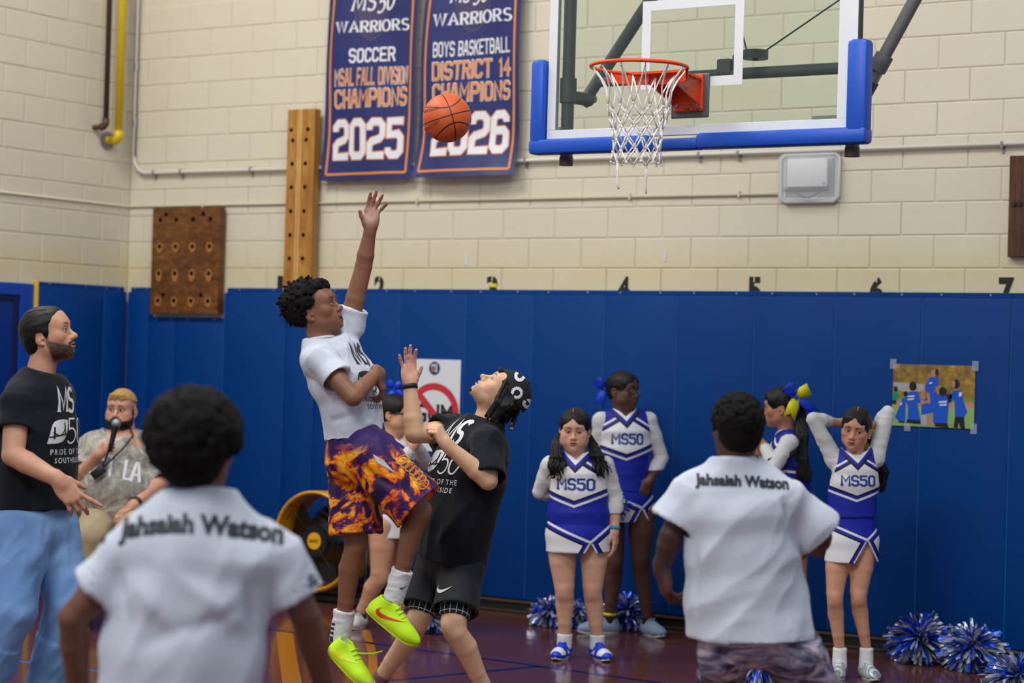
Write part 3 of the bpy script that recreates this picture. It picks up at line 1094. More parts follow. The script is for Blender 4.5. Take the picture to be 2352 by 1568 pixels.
for k in range(3):
    a = 2 * pi * k / 3 + 0.5
    q = MB()
    vv = []
    for i, r in enumerate(np.linspace(0.10, R_ - 0.03, 6)):
        wdt = 0.55 - 0.12 * i / 5
        for sg in (-1, 1):
            b = a + sg * wdt
            vv.append((c[0] + r * cos(b), c[1] + 0.12 + sg * 0.03, c[2] + r * sin(b)))
    q.add(vv, [(2 * i, 2 * i + 2, 2 * i + 3, 2 * i + 1) for i in range(5)])
    kid(q.build('blade', [M_FN, M_FB, M_FB][k], None, True), fan)
for r in (0.17, 0.22, 0.27, 0.315):
    q = MB().tube([(c[0] + r * cos(2 * pi * k / 40), c[1] + 0.012, c[2] + r * sin(2 * pi * k / 40)) for k in range(40)], 0.0022, 5, closed=True)
    kid(q.build('guard_ring', M_FB, None, True), fan)
for k in range(6):
    a = 2 * pi * k / 6 + 0.2
    kid(MB().tube([c + [0.1 * cos(a), 0.01, 0.1 * sin(a)], c + [R_ * cos(a), 0.012, R_ * sin(a)]], 0.003, 5).build('guard_spoke', M_FB, None, True), fan)
for sg in (-1, 1):
    x = c[0] + sg * (R_ + 0.03)
    kid(MB().tube([(x, c[1] + 0.14, c[2]), (x, c[1] + 0.14, 0.02), ], 0.014, 8).build('stand_leg', M_FB, None, True), fan)
    kid(MB().tube([(x, c[1] - 0.1, 0.016), (x, c[1] + 0.42, 0.016)], 0.015, 8).build('foot', M_FB, None, True), fan)
kid(MB().box((c[0] - R_ - 0.03, c[1] + 0.10, 0.005), (c[0] + R_ + 0.03, c[1] + 0.18, 0.05), 0, 0.008).build('cross_bar', M_FB), fan)

# ================================================================== basketball hoop
YB = -2.562
hp = empty('basketball_hoop', (2.69, YB, 2.85), 'glass basketball backboard with orange rim, white net and blue edge padding', 'basketball hoop')
mg = bpy.data.materials.new('backboard_glass')
mg.use_nodes = True
nt = mg.node_tree
nt.nodes.clear()
out = nt.nodes.new('ShaderNodeOutputMaterial')
mx = nt.nodes.new('ShaderNodeMixShader')
tr = nt.nodes.new('ShaderNodeBsdfTransparent')
tr.inputs[0].default_value = (0.90, 0.945, 0.90, 1)
gl = nt.nodes.new('ShaderNodeBsdfGlossy')
gl.inputs['Roughness'].default_value = 0.02
fz = nt.nodes.new('ShaderNodeFresnel')
fz.inputs[0].default_value = 1.45
nt.links.new(fz.outputs[0], mx.inputs[0])
nt.links.new(tr.outputs[0], mx.inputs[1])
nt.links.new(gl.outputs[0], mx.inputs[2])
nt.links.new(mx.outputs[0], out.inputs[0])
ZG0, ZG1 = 2.885, 3.955
XG0, XG1 = 1.83, 3.60
kid(MB().box((XG0 + 0.005, YB, ZG0 + 0.005), (XG1 - 0.01, YB + 0.012, ZG1)).build('glass', mg), hp)
M_FRW = plain('white_frame_paint', (222, 224, 228), 0.4)
q = MB()
bw = 0.05
q.box((XG0, YB - 0.004, ZG0), (XG1, YB + 0.03, ZG0 + bw), 0, 0.002)
q.box((XG0, YB - 0.004, ZG1 - bw), (XG1, YB + 0.03, ZG1), 0, 0.002)
q.box((XG0, YB - 0.004, ZG0 + bw), (XG0 + bw, YB + 0.03, ZG1 - bw), 0, 0.002)
q.box((XG1 - 0.1, YB - 0.004, ZG0 + bw), (XG1, YB + 0.03, ZG1 - bw), 0, 0.002)
kid(q.build('frame', M_FRW), hp)
kid(MB().box((XG1, YB + 0.0, ZG0), (XG1 + 0.006, YB + 0.045, ZG1)).build('edge_channel', plain('dark_edge', (50, 54, 60), 0.5)), hp)
q = MB()
sx0, sx1, sz0, sz1, sw = 2.395, 2.98, 3.128, 3.585, 0.05
for a in ((sx0, sx1, sz0, sz0 + sw), (sx0, sx1, sz1 - sw, sz1), (sx0, sx0 + sw, sz0 + sw, sz1 - sw), (sx1 - sw, sx1, sz0 + sw, sz1 - sw)):
    q.box((a[0], YB - 0.003, a[2]), (a[1], YB - 0.0005, a[3]))
kid(q.build('target_square', M_FRW), hp)
M_PADB = plain('blue_foam', (8, 78, 190), 0.45)
q = MB()
q.box((1.735, YB - 0.045, 2.808), (2.47, YB + 0.06, 2.888), 0, 0.02)
q.box((2.46, YB - 0.045, 2.808), (2.75, YB + 0.06, 2.865), 0, 0.012)
q.box((2.74, YB - 0.045, 2.808), (3.668, YB + 0.06, 2.888), 0, 0.02)
q.box((1.737, YB - 0.042, 2.815), (1.823, YB + 0.057, 3.315), 0, 0.025)
q.box((3.557, YB - 0.042, 2.815), (3.666, YB + 0.057, 3.318), 0, 0.025)
kid(q.build('edge_padding', M_PADB, None, True, auto=35), hp)
# rim
M_RIM = Mat('orange_rim_paint', (232, 72, 20), 0.35)
g_ = M_RIM.geo()
M_RIM.color(M_RIM.mix((M_RIM.noise(g_, 26, 3, 0.6) > 0.66), (232, 72, 20), (70, 40, 34)))
RC = np.array([2.672, YB - 0.515, 3.162])
RR = 0.237


def rp(a, r=RR, z=0.0):
    return RC + np.array([r * cos(a), r * sin(a), z])


rim = MB().tube([rp(2 * pi * k / 48) for k in range(48)], 0.0095, 10, closed=True).build('rim', M_RIM.m, None, True, hp)
# flange under the back half, neck and plate
q = MB()
vv = []
for k in range(25):
    a = radians(18 + 144 * k / 24)
    for r, z in ((RR + 0.004, -0.004), (RR + 0.004, -0.055), (RR - 0.004, -0.055), (RR - 0.004, -0.004)):
        vv.append(rp(a, r, z))
q.add(vv, [(4 * k + i, 4 * k + (i + 1) % 4, 4 * k + 4 + (i + 1) % 4, 4 * k + 4 + i) for k in range(24) for i in range(4)])
q.build('flange', M_RIM.m, rim)
xa, xb = RC[0] - 0.075, RC[0] + 0.095
q = MB()
yr, yw = RC[1] + RR * 0.86, YB - 0.03
vv = [(xa - 0.06, yr - 0.03, 3.167), (xb + 0.06, yr - 0.03, 3.167), (xb, yw, 3.167), (xa, yw, 3.167),
      (xa - 0.06, yr - 0.03, 3.155), (xb + 0.06, yr - 0.03, 3.155), (xb, yw, 3.155), (xa, yw, 3.155)]
q.add(vv, [(0, 1, 2, 3), (7, 6, 5, 4), (0, 4, 5, 1), (1, 5, 6, 2), (2, 6, 7, 3), (3, 7, 4, 0)])
for x in (xa + 0.012, xb - 0.012):
    vv = [(x - 0.005, yr, 3.157), (x - 0.005, yw, 3.157), (x - 0.005, yw, 3.03), (x - 0.005, yr, 3.115), (x + 0.005, yr, 3.157), (x + 0.005, yw, 3.157), (x + 0.005, yw, 3.03), (x + 0.005, yr, 3.115)]
    q.add(vv, [(0, 3, 2, 1), (4, 5, 6, 7), (0, 1, 5, 4), (1, 2, 6, 5), (2, 3, 7, 6), (3, 0, 4, 7)])
kid(q.build('neck', M_RIM.m), hp)
pl = kid(MB().box((2.606, YB - 0.035, 3.0), (2.772, YB - 0.016, 3.19), 0, 0.006).build('mount_plate', M_RIM.m), hp)
for x in (2.63, 2.748):
    for z in (3.03, 3.16):
        MB().cyl((x, YB - 0.035, z), (x, YB - 0.043, z), 0.009, 6).build('bolt', M_CLIP, pl)
kid(MB().box((2.582, YB - 0.016, 2.968), (2.80, YB - 0.002, 3.195), 0, 0.008).build('backing_plate', plain('grey_backing', (92, 94, 96), 0.5)), hp)
# net: cords from twelve hooks
M_NET = plain('white_net_cord', (228, 226, 222), 0.7)
NB = 12
lev = [(-0.012, 0.228), (-0.20, 0.150), (-0.255, 0.135), (-0.31, 0.126), (-0.365, 0.121), (-0.42, 0.118), (-0.475, 0.122)]
cords = MB()
rngN = np.random.RandomState(4)
jit = {}


def node(i, j):
    if (i, j % NB) not in jit:
        jit[(i, j % NB)] = rngN.uniform(-1, 1, 3) * (0.006 if i else 0)
    z, r = lev[i]
    a = 2 * pi * (j + 0.5 * (i % 2)) / NB + 0.12
    return rp(a, r, z) + jit[(i, j % NB)]


for j in range(NB):
    for i in range(len(lev) - 1):
        for dj in ((0, -1) if i % 2 == 0 else (0, 1)):
            a, b = node(i, j), node(i + 1, j + dj)
            mid = (a + b) / 2
            rad = np.array([mid[0] - RC[0], mid[1] - RC[1], 0])
            mid = mid - nrm(rad) * (0.026 if i == 0 else 0.0) + np.array([0, 0, -0.01 if i == 0 else 0])
            cords.tube([a, (a + mid) / 2 - nrm(rad) * (0.006 if i == 0 else 0), mid, (mid + b) / 2, b] if i == 0 else [a, b], 0.0042, 6)
    for i in range(1, len(lev)):
        cords.box(node(i, j) - 0.0058, node(i, j) + 0.0058, 0, 0.0025)
for j in (3, 8):
    a = node(6, j)
    cords.tube([a, a + [0.004, 0, -0.05], a + [0.0, 0.004, -0.10], a + [0.006 if j == 3 else 0.012, 0, -0.13]], 0.006, 6)
net = cords.build('net', M_NET, None, True, hp)
for j in range(NB):
    a = node(0, j)
    MB().tube([a + [0, 0, 0.004], a + nrm(RC - a) * 0.006 - [0, 0, 0.008], a - [0, 0, 0.012]], 0.003, 5).build('hook', M_CLIP, rim)
# support pipes behind the glass
M_PIPE = plain('grey_steel_paint', (100, 101, 102), 0.5)
YP = YB + 0.25


def pipe(name, pts, r, mat=M_PIPE):
    return kid(MB().tube(pts, r, 14).build(name, mat, None, True, auto=50), hp)


pipe('post', [(1.905, YP - 0.17, 2.76), (1.905, YP - 0.17, 5.2)], 0.034)
pipe('post', [(3.55, YP - 0.17, 2.80), (3.55, YP - 0.17, 5.2)], 0.034)
pipe('post_cap', [(1.905, YP - 0.17, 2.755), (1.905, YP - 0.17, 2.80)], 0.037, plain('brown_cap', (72, 56, 52), 0.6))
pipe('post_cap', [(3.55, YP - 0.17, 2.755), (3.55, YP - 0.17, 2.80)], 0.037, plain('brown_cap', (72, 56, 52), 0.6))
pipe('tee', [(1.905, YP - 0.17, 3.09), (1.905, YP - 0.17, 3.22)], 0.045)
pipe('tee', [(1.905, YP - 0.17, 3.125), (1.94, YP, 3.125)], 0.036)
pipe('swivel', [(1.90, YP, 3.12), (1.955, YP, 3.15)], 0.042)
pipe('brace', [(1.93, YP, 3.15), (2.255, YP, 3.586), (3.10, YP, 4.72)], 0.033)
pipe('cross_pipe', [(1.97, YP, 3.222), (3.62, YP, 3.222)], 0.030)
pipe('brace', [(3.545, YP, 3.12), (3.60, YP, 3.21), (3.79, YP, 3.545), (4.5, YP, 4.80)], 0.033)
pipe('tee', [(3.595, YP, 3.20), (3.638, YP, 3.275)], 0.046)
pipe('tee', [(3.50, YP, 3.235), (3.62, YP, 3.235)], 0.036)
pipe('galvanised_sleeve', [(3.566, YP, 3.15), (3.596, YP, 3.203)], 0.037, plain('galvanised', (140, 148, 150), 0.4, 0.6))
pipe('swivel', [(3.53, YP, 3.09), (3.567, YP, 3.152)], 0.044, plain('rust_swivel', (84, 74, 72), 0.6))
kid(MB().box((2.72, YP - 0.04, 3.215), (2.80, YP + 0.04, 3.30), 0, 0.01).box((2.80, YP - 0.02, 3.24), (2.83, YP + 0.02, 3.32), 0, 0.006).build('clamp', M_PIPE), hp)
pc = np.array([2.925, YP, 3.315])
kid(MB().cyl(pc - [0, 0, 0.022], pc + [0, 0, 0.022], 0.066, 26).build('pulley', plain('pulley_grey', (88, 94, 96), 0.45), None, True, auto=40), hp)
kid(MB().cyl(pc - [0, 0, 0.03], pc - [0, 0, 0.02], 0.015, 10).build('pulley_axle', M_BLACK), hp)
kid(MB().tube([pc + [0.06, 0, 0.02], (3.40, YP, 3.575), (4.1, YP, 3.97)], 0.0045, 6).tube([pc + [-0.05, 0, 0.02], (2.85, YP, 3.42), (2.83, YP, 3.6)], 0.0045, 6).build('cable', plain('steel_cable', (66, 62, 60), 0.5), None, True), hp)
for x in (1.75, 3.36):
    kid(MB().box((x, YB + 0.012, 2.93), (x + 0.15, YB + 0.05, 2.955), 0, 0.004).build('glass_bracket', plain('greenish_bracket', (176, 190, 178), 0.4)), hp)

# ================================================================== ball in the air
bc = U(1027, 271, 10.4)
BR = 0.1215
mbk = Mat('pebbled_leather', (206, 92, 42), 0.5, spec=0.45)
o3 = mbk.coord()
x_, y_, z_ = mbk.xyz(o3)
r3 = BR
dk = ((z_ / r3).abs() < 0.022) | ((x_ / r3).abs() < 0.022)
yy = (y_ / r3)
xx = (x_ / r3)
zz_ = (z_ / r3)
e1 = ((zz_.abs() - (0.34 + xx * xx * 0.55)).abs() < 0.026)
mbk.color(mbk.mix(dk | e1, mbk.mix(mbk.noise(o3, 12, 3) * 0.4, (210, 92, 40), (188, 76, 34)), (34, 20, 18)))
vz = mbk.node('TexVoronoi')
mbk.nt.links.new(o3, vz.inputs[0])
vz.inputs['Scale'].default_value = 330
mbk.bump(S(mbk, vz.outputs[0]) - (dk | e1) * 0.8, 0.35, 0.0015)
bm = bmesh.new()
bmesh.ops.create_icosphere(bm, subdivisions=5, radius=BR)
ball = MB().bm(bm).build('basketball', mbk.m, None, True)
ball.location = tuple(bc)
fz_ = -CV(0.2, 0.1, 1.0)
upv = nrm(CV(-0.28, 0.92, -0.05))
xs_ = nrm(np.cross(upv, fz_))
up2 = np.cross(fz_, xs_)
# ball local: y towards the viewer, z up, x across, turned so that the vertical seam sits right of centre
ya = nrm(fz_ * 0.90 + xs_ * 0.42)
xa_ = nrm(xs_ * 0.90 - fz_ * 0.42)
xa_ = nrm(xa_ - ya * (xa_ @ ya))
za_ = np.cross(xa_, ya)
ball.matrix_world = Matrix(((xa_[0], ya[0], za_[0], bc[0]), (xa_[1], ya[1], za_[1], bc[1]), (xa_[2], ya[2], za_[2], bc[2]), (0, 0, 0, 1)))
tag(ball, 'orange basketball in the air in front of the second banner', 'basketball')


def on_ball(txt, px0, py0, px1, py1, hpx, mat_, shear=0.2):
    V, Fs = fit(bfont(txt, 0.02), 0, 0, 1, 1)
    V, Fs = subdiv2d(V, Fs, 0.2)
    ang = math.atan2(py0 - py1, px1 - px0)
    Ln = math.hypot(px1 - px0, py1 - py0)
    out_ = []
    Minv = ball.matrix_world.inverted()
    for u, v in V:
        sx = px0 + cos(ang) * u * Ln + (-sin(ang)) * v * -0 - sin(ang) * v * hpx
        sy = py0 - sin(ang) * u * Ln - cos(ang) * v * hpx
        d_ = nrm(ray(sx, sy))
        oc = CAM - bc
        bq = oc @ d_
        disc = max(bq * bq - (oc @ oc - (BR * 1.004) ** 2), 0)
        p_ = CAM + d_ * (-bq - sqrt(disc))
        out_.append(tuple(Minv @ Vector(p_)))
    o = obj('lettering', out_, Fs, mat_)
    o.parent = ball
    return o


on_ball('Wilson', 973, 262, 1008, 250, 9, plain('ball_print_dark', (52, 34, 28), 0.6))
on_ball('EVO NXT', 979, 303, 1013, 278, 8, plain('ball_print_brown', (128, 52, 22), 0.6))

# ================================================================== solid modelling of figures
A3 = lambda v: np.asarray(v, np.float32)


class Sdf:
    """rounded solids blended into one field, meshed as one continuous surface"""

    def __init__(s):
        s.p = []
        s.lo, s.hi = np.full(3, 1e9), np.full(3, -1e9)

    def _add(s, fn, lo, hi, k, op):
        lo, hi = np.array(lo, float), np.array(hi, float)
        if op > 0:
            s.lo, s.hi = np.minimum(s.lo, lo), np.maximum(s.hi, hi)
        s.p.append((fn, lo - k, hi + k, k, op))
        return s

    def cap(s, a, b, ra, rb=None, k=0.015, op=1):
        a, b = np.asarray(a, float), np.asarray(b, float)
        rb = ra if rb is None else rb
        ab = b - a
        L2 = max(float(ab @ ab), 1e-9)

        def fn(X, Y, Z):
            x, y, z = X - a[0], Y - a[1], Z - a[2]
            t = np.clip((x * ab[0] + y * ab[1] + z * ab[2]) / L2, 0, 1)
            return np.sqrt((x - t * ab[0]) ** 2 + (y - t * ab[1]) ** 2 + (z - t * ab[2]) ** 2) - (ra + t * (rb - ra))
        r = max(ra, rb)
        return s._add(fn, np.minimum(a, b) - r, np.maximum(a, b) + r, k, op)

    def chain(s, pts, rs, k=0.015, op=1):
        P = [np.asarray(p, float) for p in pts]
        segs = [(P[i], P[i + 1] - P[i], max(float((P[i + 1] - P[i]) @ (P[i + 1] - P[i])), 1e-9), rs[i], rs[i + 1]) for i in range(len(P) - 1)]

        def fn(X, Y, Z):
            D = None
            for a, ab, L2, ra, rb in segs:
                x, y, z = X - a[0], Y - a[1], Z - a[2]
                t = np.clip((x * ab[0] + y * ab[1] + z * ab[2]) / L2, 0, 1)
                d = np.sqrt((x - t * ab[0]) ** 2 + (y - t * ab[1]) ** 2 + (z - t * ab[2]) ** 2) - (ra + t * (rb - ra))
                if D is None:
                    D = d
                else:
                    m = np.maximum(0.006 - np.abs(D - d), 0) / 0.006
                    D = np.minimum(D, d) - m * m * 0.0015
            return D
        r = max(rs)
        return s._add(fn, np.min(P, 0) - r, np.max(P, 0) + r, k, op)

    def sph(s, c, r, k=0.015, op=1):
        return s.cap(c, np.asarray(c, float) + 1e-5, r, r, k, op)

    def pipe(s, a, b, ra, rb=None, k=0.015, op=1):
        """cone with flat ends"""
        a, b = np.asarray(a, float), np.asarray(b, float)
        rb = ra if rb is None else rb
        ab = b - a
        L = float(np.linalg.norm(ab))
        d = ab / L

        def fn(X, Y, Z):
            x, y, z = X - a[0], Y - a[1], Z - a[2]
            t = x * d[0] + y * d[1] + z * d[2]
            rad = np.sqrt(np.maximum((x - t * d[0]) ** 2 + (y - t * d[1]) ** 2 + (z - t * d[2]) ** 2, 0))
            return np.maximum(rad - (ra + np.clip(t / L, 0, 1) * (rb - ra)), np.maximum(t - L, -t))
        r = max(ra, rb)
        return s._add(fn, np.minimum(a, b) - r, np.maximum(a, b) + r, k, op)

    def ell(s, c, r, R=None, k=0.015, op=1):
        c, r = np.asarray(c, float), np.asarray(r, float)
        R = np.eye(3) if R is None else np.array([nrm(v) for v in R])

        def fn(X, Y, Z):
            x, y, z = X - c[0], Y - c[1], Z - c[2]
            k1 = k2 = 0
            for i in range(3):
                q = x * R[i][0] + y * R[i][1] + z * R[i][2]
                k1 = k1 + (q / r[i]) ** 2
                k2 = k2 + (q / r[i] ** 2) ** 2
            k1 = np.sqrt(k1)
            return k1 * (k1 - 1) / np.maximum(np.sqrt(k2), 1e-6)
        e = np.sqrt(((R * r[:, None]) ** 2).sum(0))
        return s._add(fn, c - e, c + e, k, op)

    def ecap(s, a, b, ra, rb, side, k=0.02, op=1, flat=False):
        """capsule with an elliptical section: radii (side, front)"""
        a, b = np.asarray(a, float), np.asarray(b, float)
        ab = b - a
        L = float(np.linalg.norm(ab))
        d = ab / L
        sd = nrm(np.asarray(side, float) - d * (np.asarray(side, float) @ d))
        fr = np.cross(d, sd)
        mn = min(*ra, *rb)

        def fn(X, Y, Z):
            x, y, z = X - a[0], Y - a[1], Z - a[2]
            l = x * d[0] + y * d[1] + z * d[2]
            t = np.clip(l / L, 0, 1)
            q1 = (x * sd[0] + y * sd[1] + z * sd[2]) / (ra[0] + t * (rb[0] - ra[0]))
            q2 = (x * fr[0] + y * fr[1] + z * fr[2]) / (ra[1] + t * (rb[1] - ra[1]))
            if flat:
                return np.maximum((np.sqrt(q1 ** 2 + q2 ** 2) - 1) * mn, np.maximum(l - L, -l))
            return (np.sqrt(q1 ** 2 + q2 ** 2 + ((l - t * L) / mn) ** 2) - 1) * mn
        r = max(*ra, *rb)
        return s._add(fn, np.minimum(a, b) - r, np.maximum(a, b) + r, k, op)

    def stations(s, st, k=0.03):
        k = k * 0.45
        for (c0, r0, s0), (c1, r1, s1) in zip(st[:-1], st[1:]):
            s.ecap(c0, c1, r0, r1, (np.asarray(s0) + np.asarray(s1)) / 2, k)
        return s

    def cut(s, o, n, k=0.002, within=None):
        """remove everything on the n side of the plane through o (optionally only inside a ball (c, r))"""
        o, n = np.asarray(o, float), nrm(n)

        def fn(X, Y, Z, d):
            pl = (X - o[0]) * n[0] + (Y - o[1]) * n[1] + (Z - o[2]) * n[2]
            if within is not None:
                c, r = within
                pl = np.minimum(pl, r - np.sqrt((X - c[0]) ** 2 + (Y - c[1]) ** 2 + (Z - c[2]) ** 2))
            return np.maximum(d, pl)
        s.p.append((fn, None, None, 0, 0))
        return s

    def fn(s, f):
        s.p.append((f, None, None, 0, 0))
        return s

    def mesh(s, h):
        lo = s.lo - 3 * h
        n = np.ceil((s.hi + 3 * h - lo) / h).astype(int) + 1
        ax = [(lo[i] + h * np.arange(n[i])).astype(np.float32) for i in range(3)]
        X, Y, Z = ax[0][:, None, None], ax[1][None, :, None], ax[2][None, None, :]
        D = np.full(n, 0.25, np.float32)
        for f, l, hh, k, op in s.p:
            if op == 0:
                D = f(X, Y, Z, D).astype(np.float32)
                continue
            i0 = np.maximum(np.floor((l - 3 * h - lo) / h).astype(int), 0)
            i1 = np.minimum(np.ceil((hh + 3 * h - lo) / h).astype(int) + 1, n)
            if (i1 <= i0).any():
                continue
            sl = tuple(slice(a, b) for a, b in zip(i0, i1))
            d = f(X[i0[0]:i1[0]], Y[:, i0[1]:i1[1]], Z[:, :, i0[2]:i1[2]])
            o = D[sl]
            if op > 0:
                m = np.maximum(k - np.abs(o - d), 0) / k
                D[sl] = np.minimum(o, d) - m * m * k * 0.25
            else:
                m = np.maximum(k - np.abs(o + d), 0) / k
                D[sl] = np.maximum(o, -d) + m * m * k * 0.25
        return surfnets(D, lo, h)


_CO = np.array([[i, j, k] for i in (0, 1) for j in (0, 1) for k in (0, 1)])
_ED = [(a, b) for a in range(8) for b in range(a + 1, 8) if np.abs(_CO[a] - _CO[b]).sum() == 1]


def surfnets(D, lo, h):
    s = D < 0
    # pad faces of the grid are outside by construction
    c = np.zeros(np.array(D.shape) - 1, np.int8)
    for i, j, k in _CO:
        c += s[i:s.shape[0] - 1 + i, j:s.shape[1] - 1 + j, k:s.shape[2] - 1 + k]
    act = np.argwhere((c > 0) & (c < 8))
    idx = np.full(c.shape, -1, np.int32)
    idx[tuple(act.T)] = np.arange(len(act))
    vals = np.stack([D[tuple((act + o).T)] for o in _CO], 1)
    P = np.zeros((len(act), 3))
    cnt = np.zeros(len(act))
    for a, b in _ED:
        va, vb = vals[:, a], vals[:, b]
        m = (va < 0) != (vb < 0)
        t = np.where(m, va / np.where(m, va - vb, 1), 0)
        P += m[:, None] * (_CO[a] + t[:, None] * (_CO[b] - _CO[a]))
        cnt += m
    V = lo + h * (act + P / cnt[:, None])
    Q = []
    for axx in range(3):
        sl0 = [slice(None)] * 3
        sl1 = [slice(None)] * 3
        sl0[axx], sl1[axx] = slice(0, -1), slice(1, None)
        a, b = s[tuple(sl0)], s[tuple(sl1)]
        e = np.argwhere(a != b)
        u, v = [(1, 2), (2, 0), (0, 1)][axx]
        ok = (e[:, u] > 0) & (e[:, v] > 0) & (e[:, u] < s.shape[u] - 1) & (e[:, v] < s.shape[v] - 1)
        e = e[ok]
        f = a[tuple(e.T)]
        q = []
        for du, dv in ((-1, -1), (0, -1), (0, 0), (-1, 0)):
            g = e.copy()
            g[:, u] += du
            g[:, v] += dv
            q.append(idx[tuple(g.T)])
        q = np.stack(q, 1)
        q[~f] = q[~f][:, ::-1]
        Q.append(q)
    return V, np.concatenate(Q)


def normals(V, Q):
    n = np.cross(V[Q[:, 2]] - V[Q[:, 0]], V[Q[:, 3]] - V[Q[:, 1]])
    N = np.zeros_like(V)
    for i in range(4):
        for a in range(3):
            N[:, a] += np.bincount(Q[:, i], n[:, a], len(V))
    return N / np.maximum(np.linalg.norm(N, axis=1, keepdims=True), 1e-12)


_rt = np.random.RandomState(3).rand(4096).astype(np.float32)


def vnoise(P):
    i = np.floor(P).astype(np.int64)
    f = P - i
    f = f * f * (3 - 2 * f)
    r = 0
    for a in (0, 1):
        for b in (0, 1):
            for c in (0, 1):
                hsh = ((i[:, 0] + a) * 73856093 ^ (i[:, 1] + b) * 19349663 ^ (i[:, 2] + c) * 83492791) & 4095
                w = (f[:, 0] if a else 1 - f[:, 0]) * (f[:, 1] if b else 1 - f[:, 1]) * (f[:, 2] if c else 1 - f[:, 2])
                r = r + w * _rt[hsh]
    return r


def wrinkle(V, Q, amp, scale, along=None, seed=0.0, ridged=True, oct_=2, mask=None):
    """push a cloth surface in and out with soft folds that run along a direction"""
    N = normals(V, Q)
    P = V.copy()
    if along is not None:
        along = nrm(along)
        P = P - np.outer(P @ along, along) * 0.78
    d = np.zeros(len(V))
    for o in range(oct_):
        n = vnoise(P * scale * 2 ** o + seed + 17.3 * o)
        if ridged:
            n = 1 - np.abs(2 * n - 1) * 1.6
        d += (n - 0.4) * amp / 1.9 ** o
    if mask is not None:
        d *= mask
    return V + N * d[:, None]


def fold(V, N, a, b, r, amp):
    """one fold: a rounded ridge (amp > 0) or groove along the segment a-b"""
    a, b = np.asarray(a, float), np.asarray(b, float)
    ab = b - a
    t = np.clip(((V - a) @ ab) / (ab @ ab), 0, 1)
    d = np.linalg.norm(V - a - t[:, None] * ab, axis=1)
    w = np.exp(-(d / r) ** 2) * np.sin(np.clip(t, 0.03, 0.97) * pi) ** 0.5
    return V + N * (amp * w)[:, None]


def mesh_np(name, V, Q, mats, attrs=None, mi=None, smooth=True):
    me = bpy.data.meshes.new(name)
    V = np.ascontiguousarray(V, np.float32)
    Q = np.ascontiguousarray(Q, np.int32)
    k = Q.shape[1]
    me.vertices.add(len(V))
    me.vertices.foreach_set('co', V.ravel())
    me.loops.add(Q.size)
    me.loops.foreach_set('vertex_index', Q.ravel())
    me.polygons.add(len(Q))
    me.polygons.foreach_set('loop_start', np.arange(0, Q.size, k, dtype=np.int32))
    me.polygons.foreach_set('use_smooth', np.full(len(Q), smooth))
    for m_ in (mats if isinstance(mats, (list, tuple)) else [mats]):
        me.materials.append(m_)
    if mi is not None:
        me.polygons.foreach_set('material_index', np.ascontiguousarray(mi, np.int32))
    for n, d in (attrs or {}).items():
        d = np.ascontiguousarray(d, np.float32)
        if d.shape[1] == 4:
            at = me.attributes.new(n, 'FLOAT_COLOR', 'POINT')
            at.data.foreach_set('color', d.ravel())
        else:
            at = me.attributes.new(n, 'FLOAT_VECTOR', 'POINT')
            at.data.foreach_set('vector', d.ravel())
    me.update(calc_edges=True)
    me.validate()
    return bpy.data.objects.new(name, me)


# ------------------------------------------------------------------ skin, hair, cloth materials
def skin_mat(name, rough=0.5):
    m_ = Mat(name, (200, 150, 120), rough, spec=0.4)
    m_.color(m_.attrc('tint'))
    m_.b.inputs['Subsurface Weight'].default_value = 0.12
    m_.b.inputs['Subsurface Radius'].default_value = (0.9, 0.35, 0.2)
    m_.b.inputs['Subsurface Scale'].default_value = 0.008
    m_.bump(m_.noise(m_.coord(), 220, 3), 0.08, 0.002)
    return m_.m


M_SKIN = skin_mat('skin')


def hair_mat(name, c, c2, rough=0.5, scale=240, stretch=(1, 1, 0.12), bump=0.5, spec=0.4):
    m_ = Mat(name, c, rough, spec=spec)
    n_ = m_.noise(m_.coord(), scale, 3, 0.6, stretch=stretch)
    m_.color(m_.mix(n_, c, c2))
    m_.bump(n_, bump, 0.004)
    return m_.m


M_HAIRB = hair_mat('black_hair', (6, 5, 6), (22, 18, 18), 0.45, spec=0.28)
M_AFRO = hair_mat('curly_black_hair', (6, 5, 6), (22, 18, 17), 0.85, 130, None, 0.9, 0.2)
M_BLOND = hair_mat('bleached_hair', (186, 146, 88), (150, 112, 62), 0.6)


def cloth_mat(name, c, c2=None, rough=0.85, scale=300, bump=0.15, spec=0.25, mottle=0.3):
    m_ = Mat(name, c, rough, spec=spec)
    c2 = c2 or tuple(int(v * 0.88) for v in c)
    m_.color(m_.mix(m_.noise(m_.coord(), 40, 4, 0.7) * mottle, c, c2))
    m_.bump(m_.noise(m_.coord(), scale, 2), bump, 0.0015)
    m_.b.inputs['Sheen Weight'].default_value = 0.06
    return m_


M_GREYTEE = cloth_mat('heather_grey_cotton', (206, 211, 222), (186, 193, 208), mottle=0.7).m
M_BLACKTEE = cloth_mat('black_cotton', (10, 15, 25), (18, 24, 36)).m
M_WHITESLV = cloth_mat('white_stretch_cloth', (214, 214, 214), (200, 200, 202), 0.7).m
M_SOCK = cloth_mat('white_sock_knit', (226, 226, 230), None, 0.9, 400, 0.3).m
M_EYEW = plain('eye_white', (222, 214, 208), 0.15)
M_IRIS = plain('iris_brown', (46, 26, 16), 0.1)
M_PUP = plain('pupil_black', (6, 5, 5), 0.08)


# ------------------------------------------------------------------ heads
def blobm(P, c, r):
    """soft mask around a point"""
    q = ((P - np.asarray(c)) / np.asarray(r)) ** 2
    return np.exp(-q.sum(1))


def lerpc(C, m, c):
    return C + (np.array(lin(c)) - C) * np.clip(m, 0, 1)[:, None]


